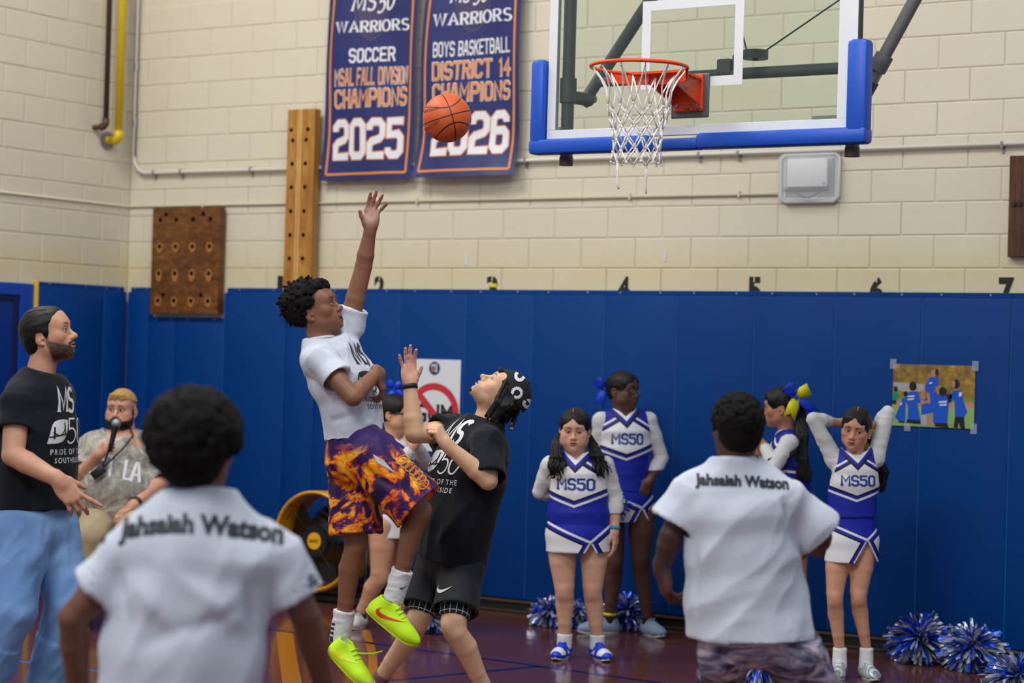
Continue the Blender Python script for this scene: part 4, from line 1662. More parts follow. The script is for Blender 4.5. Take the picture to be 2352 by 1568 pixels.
HEAD = dict(sc=1.0, skin=(190, 140, 112), lips=(170, 100, 90), brow=(40, 28, 24), browh=0.0, open=0.0, smile=0.0, nose=1.0, nosew=1.0, jaw=1.0, wide=1.0, cheek=1.0, chin=1.0,
            beard=0.0, beardc=(34, 26, 24), scalp=None, gaze=(0, 1, 0), lid=0.55, neck_r=0.055, h=0.0026, earmul=1.0, chub=0.0)


def head_local(p):
    g = Sdf()
    w, jw = p['wide'], p['jaw']
    g.ell((0, -0.016, 0.030), (0.074 * w, 0.094, 0.086), k=0.02)
    g.ell((0, 0.028, -0.022), (0.061 * w, 0.058, 0.082), k=0.03)
    g.ell((0, 0.040, -0.070), (0.045 * w * jw, 0.044, 0.038), k=0.03)
    g.ell((0, -0.005, -0.040), (0.059 * w * jw, 0.06, 0.055), k=0.04)
    g.sph((0, 0.070, -0.098), 0.0185 * p['chin'], 0.025)
    if p['chub']:
        for sg in (-1, 1):
            g.sph((sg * 0.043, 0.045, -0.055), 0.026 + 0.014 * p['chub'], 0.03)
        g.ell((0, 0.035, -0.105), (0.045, 0.04, 0.025), k=0.03)
    for sg in (-1, 1):
        g.sph((sg * 0.043 * w * jw, 0.012, -0.062), 0.020, 0.035)
        g.sph((sg * 0.044 * w, 0.056, -0.018), 0.022 * p['cheek'], 0.028)
    g.cap((-0.036, 0.074, 0.026), (0.036, 0.074, 0.026), 0.013, k=0.02)
    g.ell((0, 0.050, 0.048), (0.060 * w, 0.036, 0.045), k=0.04)
    # muzzle
    g.ell((0, 0.068, -0.060), (0.032, 0.028, 0.030), k=0.022)
    for sg in (-1, 1):
        g.ell((sg * 0.0325, 0.0985, 0.001), (0.0185, 0.0165, 0.0125), k=0.012, op=-1)
    # eyes: lid ball with a slit
    for sg in (-1, 1):
        g.sph((sg * 0.0315, 0.0765, 0.002), 0.0143, 0.004)
        ln = p['lid']
        g.ell((sg * 0.0318, 0.0925, 0.0015), (0.0135, 0.0085, 0.0072 * ln), k=0.002, op=-1)
    n, nw = p['nose'], p['nosew']
    g.cap((0, 0.080, 0.014), (0, 0.080 + 0.026 * n, -0.029), 0.0075, 0.0105, k=0.012)
    g.sph((0, 0.083 + 0.025 * n, -0.031), 0.0118, 0.006)
    for sg in (-1, 1):
        g.sph((sg * 0.0125 * nw, 0.090 + 0.006 * n, -0.0355), 0.0088, 0.008)
        g.sph((sg * 0.0068 * nw, 0.094 + 0.010 * n, -0.0450), 0.0036, 0.003, -1)
    # mouth
    o, sm = p['open'], p['smile']
    for sg in (-1, 1):
        g.cap((0, 0.0945, -0.0590 + 0.002), (sg * 0.021, 0.081, -0.0605 + 0.004 * sm), 0.0058, 0.0035, k=0.005)
        g.cap((0, 0.0925, -0.0695 - 0.022 * o), (sg * 0.020, 0.080, -0.0655 - 0.012 * o + 0.004 * sm), 0.0068, 0.0038, k=0.006)
    g.ell((0, 0.100, -0.0640 - 0.010 * o), (0.0215 + 0.003 * sm, 0.016, 0.0012 + 0.0125 * o), k=0.0025, op=-1)
    g.ell((0, 0.100, -0.081 - 0.016 * o), (0.016, 0.010, 0.004), k=0.01, op=-1)
    # ears
    for sg in (-1, 1):
        e = p['earmul']
        c = np.array((sg * 0.0755 * w, -0.016, -0.008))
        R = [(0.35 * 1, 0.0, 0.0) if 0 else (sg * 0.9, 0.42, 0.0), (-sg * 0.42, 0.9, -0.18), (0, 0.18, 0.98)]
        g.ell(c, (0.0085, 0.0185 * e, 0.031 * e), R, 0.006)
        g.ell(c + np.array((sg * 0.010, 0.004, 0.003)), (0.007, 0.0095, 0.017), R, 0.004, -1)
        g.sph(c + np.array((sg * 0.004, 0.014, -0.006)), 0.0055, 0.004)
        g.sph(c + np.array((sg * 0.000, 0.006, -0.028)), 0.0075, 0.005)
    return g


_FR = np.eye(3)


class Frame:
    """head frame: columns side (left), front, up"""

    def __init__(s, c, f, u, sc):
        s.c = np.asarray(c, float)
        s.f = nrm(f)
        u = np.asarray(u, float)
        s.u = nrm(u - s.f * (u @ s.f))
        s.s = np.cross(s.u, s.f)
        s.sc = sc
        s.M = np.stack([s.s, s.f, s.u], 1) * sc

    def w(s, p):
        return s.c + np.asarray(p, float) @ s.M.T

    def l(s, p):
        return ((np.asarray(p, float) - s.c) @ s.M) / s.sc ** 2


def make_head(fr, neck, p):
    """returns world vertices, faces, tint and eye meshes"""
    p = dict(HEAD, **p)
    g = head_local(p)
    nb = fr.l(neck)
    r = p['neck_r'] / fr.sc
    g.cap((0, -0.022, -0.050), nb, r, r * 1.08, k=0.022)
    V, Q = g.mesh(p['h'] / fr.sc)
    C = np.tile(np.array(lin(p['skin'])), (len(V), 1))
    sk = np.array(p['skin'])
    fl_ = (V[:, 1] > 0.03)
    nz = vnoise(V * 60)
    C *= (0.94 + 0.12 * nz)[:, None]
    warm = tuple(np.clip(sk * (1.04, 0.86, 0.82), 0, 255))
    for sg in (-1, 1):
        C = lerpc(C, 0.35 * blobm(V, (sg * 0.045, 0.07, -0.025), (0.02, 0.03, 0.02)), warm)
        C = lerpc(C, 0.4 * blobm(V, (sg * 0.08, -0.015, -0.01), (0.012, 0.02, 0.03)), warm)
    C = lerpc(C, 0.4 * blobm(V, (0, 0.11, -0.033), (0.014, 0.02, 0.012)), warm)
    # brows
    for sg in (-1, 1):
        x = V[:, 0] * sg
        yc = 0.0245 + p['browh'] + 0.004 * np.sin(np.clip((x - 0.012) / 0.036, 0, 1) * 2.4)
        m_ = (x > 0.011) & (x < 0.050) & (V[:, 1] > 0.04)
        wdt = 0.0042 * np.clip((0.054 - x) / 0.03, 0.4, 1)
        C = lerpc(C, m_ * np.clip(1.6 - np.abs(V[:, 2] - yc) / wdt * 1.1, 0, 1) * 0.92, p['brow'])
        # lash line and eye surround
        e = ((V[:, 0] - sg * 0.0318) / 0.0165) ** 2 + ((V[:, 2] - 0.0018) / (0.0075 * p['lid'] + 0.0025)) ** 2
        C = lerpc(C, ((V[:, 1] > 0.06) & (e < 1.15) & (V[:, 2] > 0.002)) * 0.85, (30, 20, 18))
        C = lerpc(C, ((V[:, 1] > 0.06) & (e < 2.6)) * 0.22, tuple(sk * 0.62))
    o = p['open']
    lm = (V[:, 1] > 0.068) & (np.abs(V[:, 0]) < 0.023)
    e = (V[:, 0] / 0.023) ** 2 + ((V[:, 2] + 0.0640 + 0.008 * o) / (0.0115 + 0.015 * o)) ** 2
    C = lerpc(C, lm * np.clip(1.35 - e, 0, 0.85), p['lips'])
    e = (V[:, 0] / 0.021) ** 2 + ((V[:, 2] + 0.0640 + 0.010 * o) / (0.0022 + 0.0125 * o)) ** 2
    C = lerpc(C, lm * (e < 1.0) * 0.9, (42, 16, 16))
    if o > 0.25:
        C = lerpc(C, lm * (e < 1.0) * (V[:, 2] > -0.0640 - 0.002 * o) * (V[:, 2] < -0.058) * 0.95, (226, 220, 214))
    if p['beard']:
        # jaw line beard, moustache
        jawl = -0.022 - 0.50 * np.maximum(0, V[:, 1] - 0.02)
        bm_ = np.clip((jawl - V[:, 2]) / 0.014, 0, 1) * np.clip((V[:, 1] - 0.004 + 0.25 * np.maximum(0, -0.09 - V[:, 2])) / 0.012, 0, 1)
        mou = (V[:, 1] > 0.062) & (np.abs(V[:, 0]) < 0.033) & (V[:, 2] < -0.0465 - 0.25 * np.maximum(0, np.abs(V[:, 0]) - 0.012)) & (V[:, 2] > -0.0585 - 0.9 * np.maximum(0, np.abs(V[:, 0]) - 0.018))
        lipsz = (V[:, 1] > 0.07) & ((V[:, 0] / 0.023) ** 2 + ((V[:, 2] + 0.066 + 0.008 * o) / (0.0105 + 0.014 * o)) ** 2 < 1)
        side = np.clip((V[:, 1] - 0.002) / 0.006, 0, 1) * np.clip((0.026 - V[:, 1]) / 0.012, 0, 1) * np.clip((0.03 - V[:, 2]) / 0.01, 0, 1) * np.clip((V[:, 2] + 0.06) / 0.01, 0, 1)
        bm_ = np.maximum(bm_, side * 0.85)
        bm_ = np.maximum(bm_, mou * 1.0) * (~lipsz)
        bm_ *= np.clip((V[:, 2] + 0.128) / 0.02, 0, 1)
        C = lerpc(C, bm_ * p['beard'] * (0.86 + 0.28 * vnoise(V * 260)), p['beardc'])
    if p['scalp'] is not None:
        hl = np.interp(V[:, 1], [-0.12, -0.06, -0.02, 0.0, 0.03, 0.05, 0.07], [-0.085, -0.07, 0.0, 0.005, 0.04, 0.066, 0.082])
        C = lerpc(C, np.clip((V[:, 2] - hl) / 0.012, 0, 1) * 0.9, p['scalp'])
    W_ = fr.w(V)
    tint = np.concatenate([C, np.ones((len(C), 1))], 1)
    gz = nrm(fr.M @ np.asarray(p['gaze'], float))
    eyes = [(fr.w((sg * 0.0315, 0.0775, 0.002)), 0.0128 * fr.sc, gz) for sg in (-1, 1)]
    return W_, Q, tint, eyes


def eye_obj(c, r, gz):
    x = nrm(np.cross(gz, [0.1, 0.2, 0.97]))
    y = np.cross(gz, x)
    rings = [0, 14, 24, 34, 40, 55, 80, 110, 150]
    n = 16
    V, Fs, M_ = [c + gz * r], [], []
    for a in rings[1:]:
        for k in range(n):
            b = 2 * pi * k / n
            V.append(c + r * (gz * cos(radians(a)) + sin(radians(a)) * (x * cos(b) + y * sin(b))))
    for k in range(n):
        Fs.append((0, 1 + k, 1 + (k + 1) % n)); M_.append(2)
    for i in range(len(rings) - 2):
        for k in range(n):
            a, b = 1 + i * n + k, 1 + i * n + (k + 1) % n
            Fs.append((a, a + n, b + n, b)); M_.append(2 if i < 1 else (1 if i < 3 else 0))
    return MBx(V, Fs, M_)


def MBx(V, Fs, M_):
    q = MB()
    q.V, q.F, q.M = [tuple(v) for v in V], Fs, M_
    return q


# ------------------------------------------------------------------ hands
def hand(g, wr, D, N, right, sc=1.0, curl=(0.25, 0.25, 0.3, 0.35), spread=(0.12, 0.03, -0.06, -0.16), thumb=(0.9, 0.5, 0.25), tcurl=0.3, k=0.006):
    """wr wrist point, D towards the fingers, N out of the palm, thumb on the T side"""
    D = nrm(D)
    N = nrm(np.asarray(N, float) - D * (np.asarray(N, float) @ D))
    T = np.cross(D, N) * (1 if right else -1)
    R = [D, T, N]
    s = sc
    g.ell(wr + D * 0.052 * s, (0.050 * s, 0.040 * s, 0.0155 * s), R, 0.015)
    g.ell(wr + D * 0.030 * s + T * 0.022 * s + N * 0.008 * s, (0.032 * s, 0.018 * s, 0.014 * s), R, 0.014)
    g.ell(wr + D * 0.035 * s - T * 0.024 * s + N * 0.006 * s, (0.034 * s, 0.014 * s, 0.013 * s), R, 0.014)
    g.cap(wr - D * 0.02 * s, wr + D * 0.02 * s, 0.024 * s, 0.026 * s, 0.02)
    L = ((0.042, 0.026, 0.022), (0.047, 0.029, 0.023), (0.043, 0.027, 0.022), (0.034, 0.021, 0.019))
    off = (0.0285, 0.0095, -0.0095, -0.027)
    fwd = (0.088, 0.092, 0.088, 0.078)
    pts = []
    for i in range(4):
        p = wr + D * fwd[i] * s + T * off[i] * s - N * 0.001 * s
        a = spread[i]
        d = D * cos(a) + T * sin(a)
        g.cap(wr + D * 0.05 * s + T * off[i] * 0.8 * s, p, 0.0112 * s, 0.0105 * s, 0.008)
        ang = 0.0
        r = (0.0088, 0.0082, 0.0076, 0.0066)
        rad = (0.0103, 0.0104, 0.0099, 0.0087)[i]
        for j in range(3):
            ang += curl[i] * (0.9, 1.15, 0.7)[j]
            dd = d * cos(ang) + N * sin(ang)
            q = p + dd * L[i][j] * s
            g.cap(p, q, rad * (1 - 0.1 * j) * s, rad * (0.9 - 0.1 * j) * s, k)
            p = q
        pts.append(p)
    p = wr + D * 0.022 * s + T * 0.030 * s + N * 0.006 * s
    d = nrm(T * thumb[0] + D * thumb[1] + N * thumb[2])
    q = p + d * 0.040 * s
    g.cap(wr + D * 0.012 * s + T * 0.018 * s, p, 0.014 * s, 0.0130 * s, 0.012)
    g.cap(p, q, 0.0125 * s, 0.0108 * s, 0.009)
    d2 = nrm(d * cos(tcurl) + (D * 0.7 + N * 0.4) * sin(tcurl))
    q2 = q + d2 * 0.030 * s
    g.cap(q, q2, 0.0105 * s, 0.0085 * s, k)
    return pts


# ------------------------------------------------------------------ shoes
def make_shoe(root, heel, D, Uv, L, upper, sole_m, lace_m, high=0.0, swoosh=None, heelc=None):
    """upper from blended solids, sole as a slab that follows its outline; x heel-to-toe, z up"""
    D = nrm(D)
    Uv = nrm(np.asarray(Uv, float) - D * (np.asarray(Uv, float) @ D))
    Y = np.cross(Uv, D)
    M3 = np.stack([D, Y, Uv], 1)
    k = L / 0.29
    to = lambda P: heel + (np.asarray(P) * k) @ M3.T
    g = Sdf()
    g.ell((0.058, 0, 0.050), (0.058, 0.036, 0.058), k=0.02)
    g.cap((0.036, 0, 0.032), (0.20, 0, 0.026), 0.036, 0.040, 0.02)
    g.ell((0.140, 0, 0.042), (0.095, 0.042, 0.044), k=0.03)
    g.ell((0.220, 0.004, 0.034), (0.070, 0.046, 0.034), k=0.03)
    g.cap((0.055, 0, 0.05), (0.052, 0, 0.098 + high), 0.041, 0.038, 0.02)
    g.cap((0.10, 0, 0.085 + high * 0.6), (0.17, 0, 0.062), 0.024, 0.026, 0.02)
    g.cut((0, 0, 0.093 + high), (-0.12, 0, 1))
    g.cap((0.056, 0, 0.075), (0.054, 0, 0.16 + high), 0.031, 0.031, 0.004, -1)
    g.cut((0, 0, 0.012), (0, 0, -1))
    V, Q = g.mesh(0.0045)
    o = mesh_np('shoe', to(V), Q, upper, {'loc': V})
    kid(link(o), root)
    xs = np.linspace(0.0, 1, 15)
    top = [(-0.002 + 0.292 * t, 0.043 * (np.sin(pi * min(1, max(0, t))) ** 0.42) * (0.86 + 0.28 * t) + 0.004 * (t > 0.55)) for t in xs]
    bot = [(x, -y * 0.96 + 0.004) for x, y in top[::-1][1:-1]]
    out_ = top + bot
    q = MB()
    n = len(out_)
    vv = []
    prof_ = [(0.975, 0.0), (1.0, 0.006), (1.0, 0.022), (0.97, 0.027)]
    for sc_, z in prof_:
        for x, y in out_:
            zz = z + (0.012 * max(0, (x - 0.22) / 0.07) ** 2 if z < 0.01 else 0.006 * max(0, (x - 0.22) / 0.07) ** 2)
            vv.append(to(((x - 0.145) * sc_ + 0.145, y * sc_, zz)))
    fs = [(i * n + j, i * n + (j + 1) % n, (i + 1) * n + (j + 1) % n, (i + 1) * n + j) for i in range(3) for j in range(n)]
    fs += [tuple(range(n))[::-1], tuple(3 * n + j for j in range(n))]
    q.add(vv, fs)
    so = q.build('sole', sole_m, o, True, auto=50)
    if lace_m is not None:
        for i in range(4):
            x = 0.115 + 0.022 * i
            z = 0.108 - 0.0085 * i + high * 0.5 * (1 - i / 4)
            MB().tube([to((x, -0.026, z - 0.012)), to((x + 0.004, -0.012, z)), to((x + 0.004, 0.012, z)), to((x, 0.026, z - 0.012))], 0.0042, 6).build('lace', lace_m, o, True)
    if swoosh is not None:
        side, mat_ = swoosh
        tree = BVHTree.FromPolygons([tuple(v) for v in V], [tuple(f) for f in Q])
        P2, F2 = subdiv2d(*swoosh_poly(), 0.03)
        vv = []
        for u, v in P2:
            x, z = 0.045 + u * 0.145, 0.030 + v * 0.062
            hit = tree.ray_cast(Vector((x, side * 0.2, z)), Vector((0, -side, 0)))
            y = hit[0][1] if hit[0] is not None else side * 0.03
            vv.append(to((x, y + side * 0.0018, z)))
        obj('side_mark', vv, F2, mat_, o)
    return o, to


def swoosh_poly():
    up = [(0.0, 0.95), (0.02, 0.55), (0.10, 0.30), (0.22, 0.24), (0.36, 0.30), (0.60, 0.52), (0.82, 0.76), (1.0, 0.98)]
    lo_ = [(0.82, 0.66), (0.60, 0.34), (0.40, 0.10), (0.24, 0.0), (0.10, 0.04), (0.0, 0.2), (-0.04, 0.5)]
    # thick near the hook, thin at the tip
    V = [(0.12, 0.80), (0.06, 0.62), (0.06, 0.48), (0.12, 0.40), (0.22, 0.38), (0.40, 0.46), (0.70, 0.66), (1.0, 0.92),
         (0.70, 0.54), (0.42, 0.24), (0.24, 0.08), (0.10, 0.06), (0.0, 0.18), (-0.02, 0.40), (0.04, 0.64)]
    return np.array(V), [(0, 1, 14), (1, 2, 13, 14), (2, 3, 12, 13), (3, 4, 11, 12), (4, 5, 10, 11), (4, 10, 10)[:0] or (5, 6, 9, 10), (6, 7, 8, 9)]


# ------------------------------------------------------------------ printing on cloth
class Printer:
    def __init__(s, V, Q):
        s.t = BVHTree.FromPolygons([tuple(v) for v in V], [tuple(f) for f in Q])

    def at(s, VF, o, ux, uy, off=0.0022, maxlen=0.02, back=0.5):
        """lay a flat figure given in the plane (o, ux, uy) onto the cloth along the plane's normal"""
        V, Fs = subdiv2d(*VF, maxlen)
        ux, uy = np.asarray(ux, float), np.asarray(uy, float)
        n = nrm(np.cross(ux, uy))
        out, ok = [], []
        for u, v in V:
            p = np.asarray(o) + ux * u + uy * v
            h = s.t.ray_cast(Vector(p + n * back), Vector(-n))
            ok.append(h[0] is not None)
            out.append(tuple(np.array(h[0]) + np.array(h[1]) * off) if h[0] is not None else tuple(p))
        Fs = [f for f in Fs if all(ok[i] for i in f)]
        return out, Fs


# ------------------------------------------------------------------ a person
class Person:
    def __init__(s, label, D, base, h=0.0055):
        s.root = empty('person', base, label, 'person')
        s.D = D
        s.h = h
        s.body = Sdf()
        s.extra = []
        s.paint = []

    def P(s, x, y, dd=0.0):
        return U(x, y, s.D + dd)

    def add(s, o):
        kid(link(o), s.root)
        return o

    def arm(s, sh, el, wr, r=1.0):
        g = s.body
        g.chain([sh, sh + (el - sh) * 0.45, el, el + (wr - el) * 0.30, wr], [0.050 * r, 0.046 * r, 0.0405 * r, 0.0405 * r, 0.0265 * r], 0.03)

    def leg(s, hip, kn, an, r=1.0, back=None, toe=None):
        g = s.body
        mid = kn + (an - kn) * 0.30
        if back is not None:
            mid = mid + nrm(back) * 0.012
        g.chain([hip, hip + (kn - hip) * 0.4, kn + (hip - kn) * 0.12, kn + (an - kn) * 0.08, mid, kn + (an - kn) * 0.68, an], [0.088 * r, 0.079 * r, 0.0600 * r, 0.0535 * r, 0.0550 * r, 0.041 * r, 0.0345 * r], 0.03)
        if back is not None:
            g.ell(kn - nrm(back) * 0.030 * r, (0.026 * r, 0.026 * r, 0.032 * r), k=0.035)
        if toe is not None:
            g.cap(an, an + (toe - an) * 0.8, 0.034, 0.028, 0.02)

    def finish(s, fr, neck, hp, skin, hb=None):
        V, Q, T, eyes = make_head(fr, neck, hp)
        bV, bQ = s.body.mesh(s.h)
        C = np.tile(np.array(lin(skin)), (len(bV), 1))
        C *= (0.93 + 0.14 * vnoise(bV * 25))[:, None]
        for c, r, col, a in s.paint:
            C = lerpc(C, a * np.exp(-(np.linalg.norm(bV - c, axis=1) / r) ** 2), col)
        bT = np.concatenate([C, np.ones((len(C), 1))], 1)
        o = mesh_np('body', np.concatenate([V, bV]), np.concatenate([Q, bQ + len(V)]), M_SKIN, {'tint': np.concatenate([T, bT])})
        s.add(o)
        for c, r, gz in eyes:
            e = eye_obj(c, r, gz).build('eye', [M_EYEW, M_IRIS, M_PUP], o, True)
        s.bodyo = o
        return o

    def part(s, name, V, Q, mat, **at):
        return s.add(mesh_np(name, V, Q, mat, at))


def curls(g, fr, n, r, seed, shell, zone, k=0.006, jit=0.3):
    """small round curls over the scalp: shell = ellipsoid (centre, radii) in head coordinates"""
    rs = np.random.RandomState(seed)
    c, rad = np.array(shell[0]), np.array(shell[1])
    m = 0
    while m < n:
        v = rs.normal(size=3)
        v /= np.linalg.norm(v)
        p = c + v * rad
        if zone(p):
            g.sph(fr.w(p), r * fr.sc * rs.uniform(1 - jit, 1 + jit), k)
            m += 1


def band(P0, P1, up, r0, w, mat, name, n=24):
    """a flat band round a limb (wrist or ankle)"""
    d = nrm(np.asarray(P1) - np.asarray(P0))
    x = nrm(np.cross(d, up))
    y = np.cross(d, x)
    V, Fs = [], []
    prof = [(r0, -w / 2), (r0 + 0.004, -w / 2), (r0 + 0.004, w / 2), (r0, w / 2)]
    for k_ in range(n):
        a = 2 * pi * k_ / n
        for r, t in prof:
            V.append(np.asarray(P0) + d * t + r * (x * cos(a) + y * sin(a)))
    for k_ in range(n):
        for i in range(4):
            j = (i + 1) % 4
            a, b = k_ * 4, ((k_ + 1) % n) * 4
            Fs.append((a + i, b + i, b + j, a + j))
    return obj(name, V, Fs, mat, None, True)

# ================================================================== the people
Z3 = np.array([0, 0, 1.0])
RT0, FW0 = _r0, _f0


def hd(r, d):
    """level heading: r to the camera's right, d away from it; returns front and left"""
    f = nrm(RT0 * r + FW0 * d)
    return f, np.cross(Z3, f)


def cap_hair(g, fr, t, umin, cranium=True, k=0.01, extra=None):
    """close-cropped hair: the skull swollen by t and cut along a hairline umin(front)"""
    M = [fr.s, fr.f, fr.u]
    sc = fr.sc
    g.ell(fr.w((0, -0.016, 0.030)), ((0.074 + t) * sc, (0.094 + t) * sc, (0.086 + t) * sc), M, k)
    if extra: extra(g)
    fs, us = zip(*umin)
    fs, us = np.array(fs) * sc, np.array(us) * sc

    def fn(X, Y, Z, D):
        x, y, z = X - fr.c[0], Y - fr.c[1], Z - fr.c[2]
        f = x * fr.f[0] + y * fr.f[1] + z * fr.f[2]
        u = x * fr.u[0] + y * fr.u[1] + z * fr.u[2]
        return np.maximum(D, np.interp(f, fs, us).astype(np.float32) - u)
    g.fn(fn)
    return g


def tee(per, st, sleeves, neck, nax, mat, hem=None, loose=0.0, h=0.007, nr=0.064, folds=(), amp=0.006, scale=9, along=None, seed=1.0, name='shirt', hemup=None, collar=None, mask=None, sl_r=(0.068, 0.075)):
    """st: stations hem to shoulder; sleeves: (shoulder, elbow, fraction)"""
    g = Sdf()
    g.stations(st, 0.05)
    for sh, el, fr_ in sleeves:
        e = sh + (el - sh) * fr_
        g.sph(sh, sl_r[0] - 0.008, 0.05)
        g.pipe(sh, e, sl_r[0] - 0.006, sl_r[1], 0.03)
        g.cap(neck - nax * 0.025, sh, 0.045, 0.052, 0.05)
    g.cap(st[-1][0], neck - nax * 0.004, nr + 0.012, nr + 0.004, 0.05)
    (c0, r0, s0), (c1, r1, s1) = st[0], st[1]
    ax = nrm(c1 - c0) if hemup is None else nrm(hemup)
    hp_ = c0 if hem is None else hem
    g.cut(hp_, -ax, within=(hp_ + ax * 0.0, 0.34))
    g.ecap(hp_ - ax * 0.08, hp_ + ax * 0.022, (r0[0] - 0.016, r0[1] - 0.016), (min(r0[0], r1[0]) - 0.022, min(r0[1], r1[1]) - 0.022), s0, 0.004, -1, True)
    for sh, el, fr_ in sleeves:
        e = sh + (el - sh) * fr_
        d = nrm(el - sh)
        Ls = np.linalg.norm(e - sh) 
        g.pipe(e - d * min(0.05, Ls * 0.5), e + d * 0.02, sl_r[1] - (sl_r[1] - sl_r[0] + 0.006) * min(0.05, Ls * 0.5) / Ls - 0.012, sl_r[1] - 0.010, 0.004, -1)
    g.cut(neck + nax * 0.010, nax, 0.004, within=(neck + nax * 0.02, nr * 1.7))
    g.pipe(neck - nax * 0.03, neck + nax * 0.16, nr - 0.006, nr + 0.002, 0.004, -1)
    V, Q = g.mesh(h)
    V = wrinkle(V, Q, amp, scale, along, seed, mask=mask)
    N = normals(V, Q)
    for f in folds:
        V = fold(V, N, *f)
    o = per.part(name, V, Q, mat, rest=V - neck)
    if collar:
        c, r, ax_ = neck + nax * 0.008, nr + 0.001, nax
        x = nrm(np.cross(ax_, [0.2, 0.3, 0.9] if abs(ax_[2]) < 0.8 else [1, 0.2, 0]))
        y = np.cross(ax_, x)
        ring = [c + r * (x * cos(2 * pi * k / 32) + y * sin(2 * pi * k / 32)) for k in range(32)]
        co = MB().tube(ring, 0.0075, 8, closed=True).build('collar', mat, None, True)
        kid(co, per.root)
    return V, Q, o


def limb_cloth(per, name, pieces, mat, h=0.006, amp=0.004, scale=14, along=None, seed=2.0, cuts=(), carve=(), folds=(), attrs=None, k=0.03, ridged=True):
    g = Sdf()
    for p in pieces:
        if p[0] == 'pipe': g.pipe(*p[1:], k=k)
        elif p[0] == 'ecap': g.ecap(*p[1:], k=k)
        elif p[0] == 'chain': g.chain(*p[1:], k=k)
        elif p[0] == 'sph': g.sph(*p[1:], k=k)
    for c in cuts: g.cut(*c)
    for c in carve: g.pipe(*c, k=0.004, op=-1)
    V, Q = g.mesh(h)
    if amp: V = wrinkle(V, Q, amp, scale, along, seed, ridged)
    if folds:
        N = normals(V, Q)
        for f in folds: V = fold(V, N, *f)
    at = {n: f(V) for n, f in (attrs or {}).items()}
    return V, Q, per.part(name, V, Q, mat, **at)


M_LACEW = plain('lace_white', (225, 225, 228), 0.7)
M_SOLEW = plain('sole_white', (218, 218, 216), 0.5)
M_WHITEPRINT = plain('print_white_ink', (222, 224, 228), 0.6)
M_BLACKPRINT = plain('print_black_ink', (38, 40, 46), 0.6)


def lens_poly():
    """the pointed bridge emblem of the school shirts: outer lens and inner drawing"""
    n = 14
    top = [(-1 + 2 * i / n, 0.55 * (1 - abs(-1 + 2 * i / n) ** 1.6)) for i in range(n + 1)]
    bot = [(x, -y * 0.8) for x, y in top[::-1][1:-1]]
    return np.array(top + bot), [tuple(range(len(top + bot)))]


def school_print(per, V, Q, o, ux, uy, ink, paper, w, parent):
    """MS / bridge emblem with 50 / PRIDE OF THE / SOUTHSIDE, centred on o, w metres wide"""
    pr = Printer(V, Q)
    items = []
    items.append((fit(stroke_text('MS', 0.85, 'round', 0.5, 0.55, 0.5), -0.26 * w, 0.27 * w, 0.28 * w, 0.72 * w, 0.10), ink, 0.0022))
    lp, lf = lens_poly()
    lp = lp * np.array([0.30 * w, 0.36 * w])
    a = radians(38)
    lp = np.stack([lp[:, 0] * cos(a) - lp[:, 1] * sin(a) - 0.24 * w, lp[:, 0] * sin(a) + lp[:, 1] * cos(a) - 0.02 * w], 1)
    items.append(((lp, lf), ink, 0.0022))
    # cable and towers drawn on the emblem
    cab = [(-0.40 + 0.30 * t, -0.02 - 0.10 * sin(pi * t) + 0.10 * t) for t in np.linspace(0, 1, 9)]
    def strip(P, t):
        v, f = [], []
        for i, p in enumerate(P):
            q = P[min(i + 1, len(P) - 1)]; r = P[max(i - 1, 0)]
            d = nrm(np.array(q) - np.array(r)); n_ = np.array([-d[1], d[0]])
            v += [np.array(p) - n_ * t / 2, np.array(p) + n_ * t / 2]
        return np.array(v) * w, [(2 * i, 2 * i + 2, 2 * i + 3, 2 * i + 1) for i in range(len(P) - 1)]
    for P, t in ((cab, 0.022), ([(-0.38, -0.13), (-0.37, 0.06)], 0.03), ([(-0.13, -0.08), (-0.12, 0.13)], 0.03), ([(-0.46, -0.10), (-0.02, -0.04)], 0.02)):
        items.append((strip(P, t), paper, 0.0036))
    items.append((fit(stroke_text('50', 0.30, 'round', 0.45), -0.04 * w, -0.22 * w, 0.46 * w, 0.20 * w, 0.08), ink, 0.0026))
    items.append((fit(bfont('PRIDE OF THE', 0.012, 0, 1.35), -0.42 * w, -0.385 * w, 0.47 * w, -0.295 * w), ink, 0.0022))
    items.append((fit(bfont('SOUTHSIDE', 0.012, 0, 1.4), -0.33 * w, -0.52 * w, 0.38 * w, -0.435 * w), ink, 0.0022))
    for VF, m_, off in items:
        v, f = pr.at(VF, o, ux, uy, off, 0.018)
        if f:
            q = obj('print', v, f, m_)
            q.parent = parent
            q.matrix_parent_inverse = parent.matrix_basis.inverted() if False else Matrix.Translation(-Vector(per.root.location)) if False else Matrix()
            q.matrix_parent_inverse = (Matrix.Translation(Vector(per.root.location)) @ parent.matrix_parent_inverse).inverted()


def onpart(o, per, parent):
    """parent a world-space mesh to a part of a person"""
    o.parent = parent
    o.matrix_parent_inverse = (Matrix.Translation(Vector(per.root.location)) @ parent.matrix_parent_inverse).inverted()
    return o


def printed(per, V, Q, VF, o, ux, uy, mat, parent, off=0.0022, maxlen=0.018, name='print'):
    v, f = Printer(V, Q).at(VF, o, ux, uy, off, maxlen)
    if f:
        return onpart(obj(name, v, f, mat), per, parent)


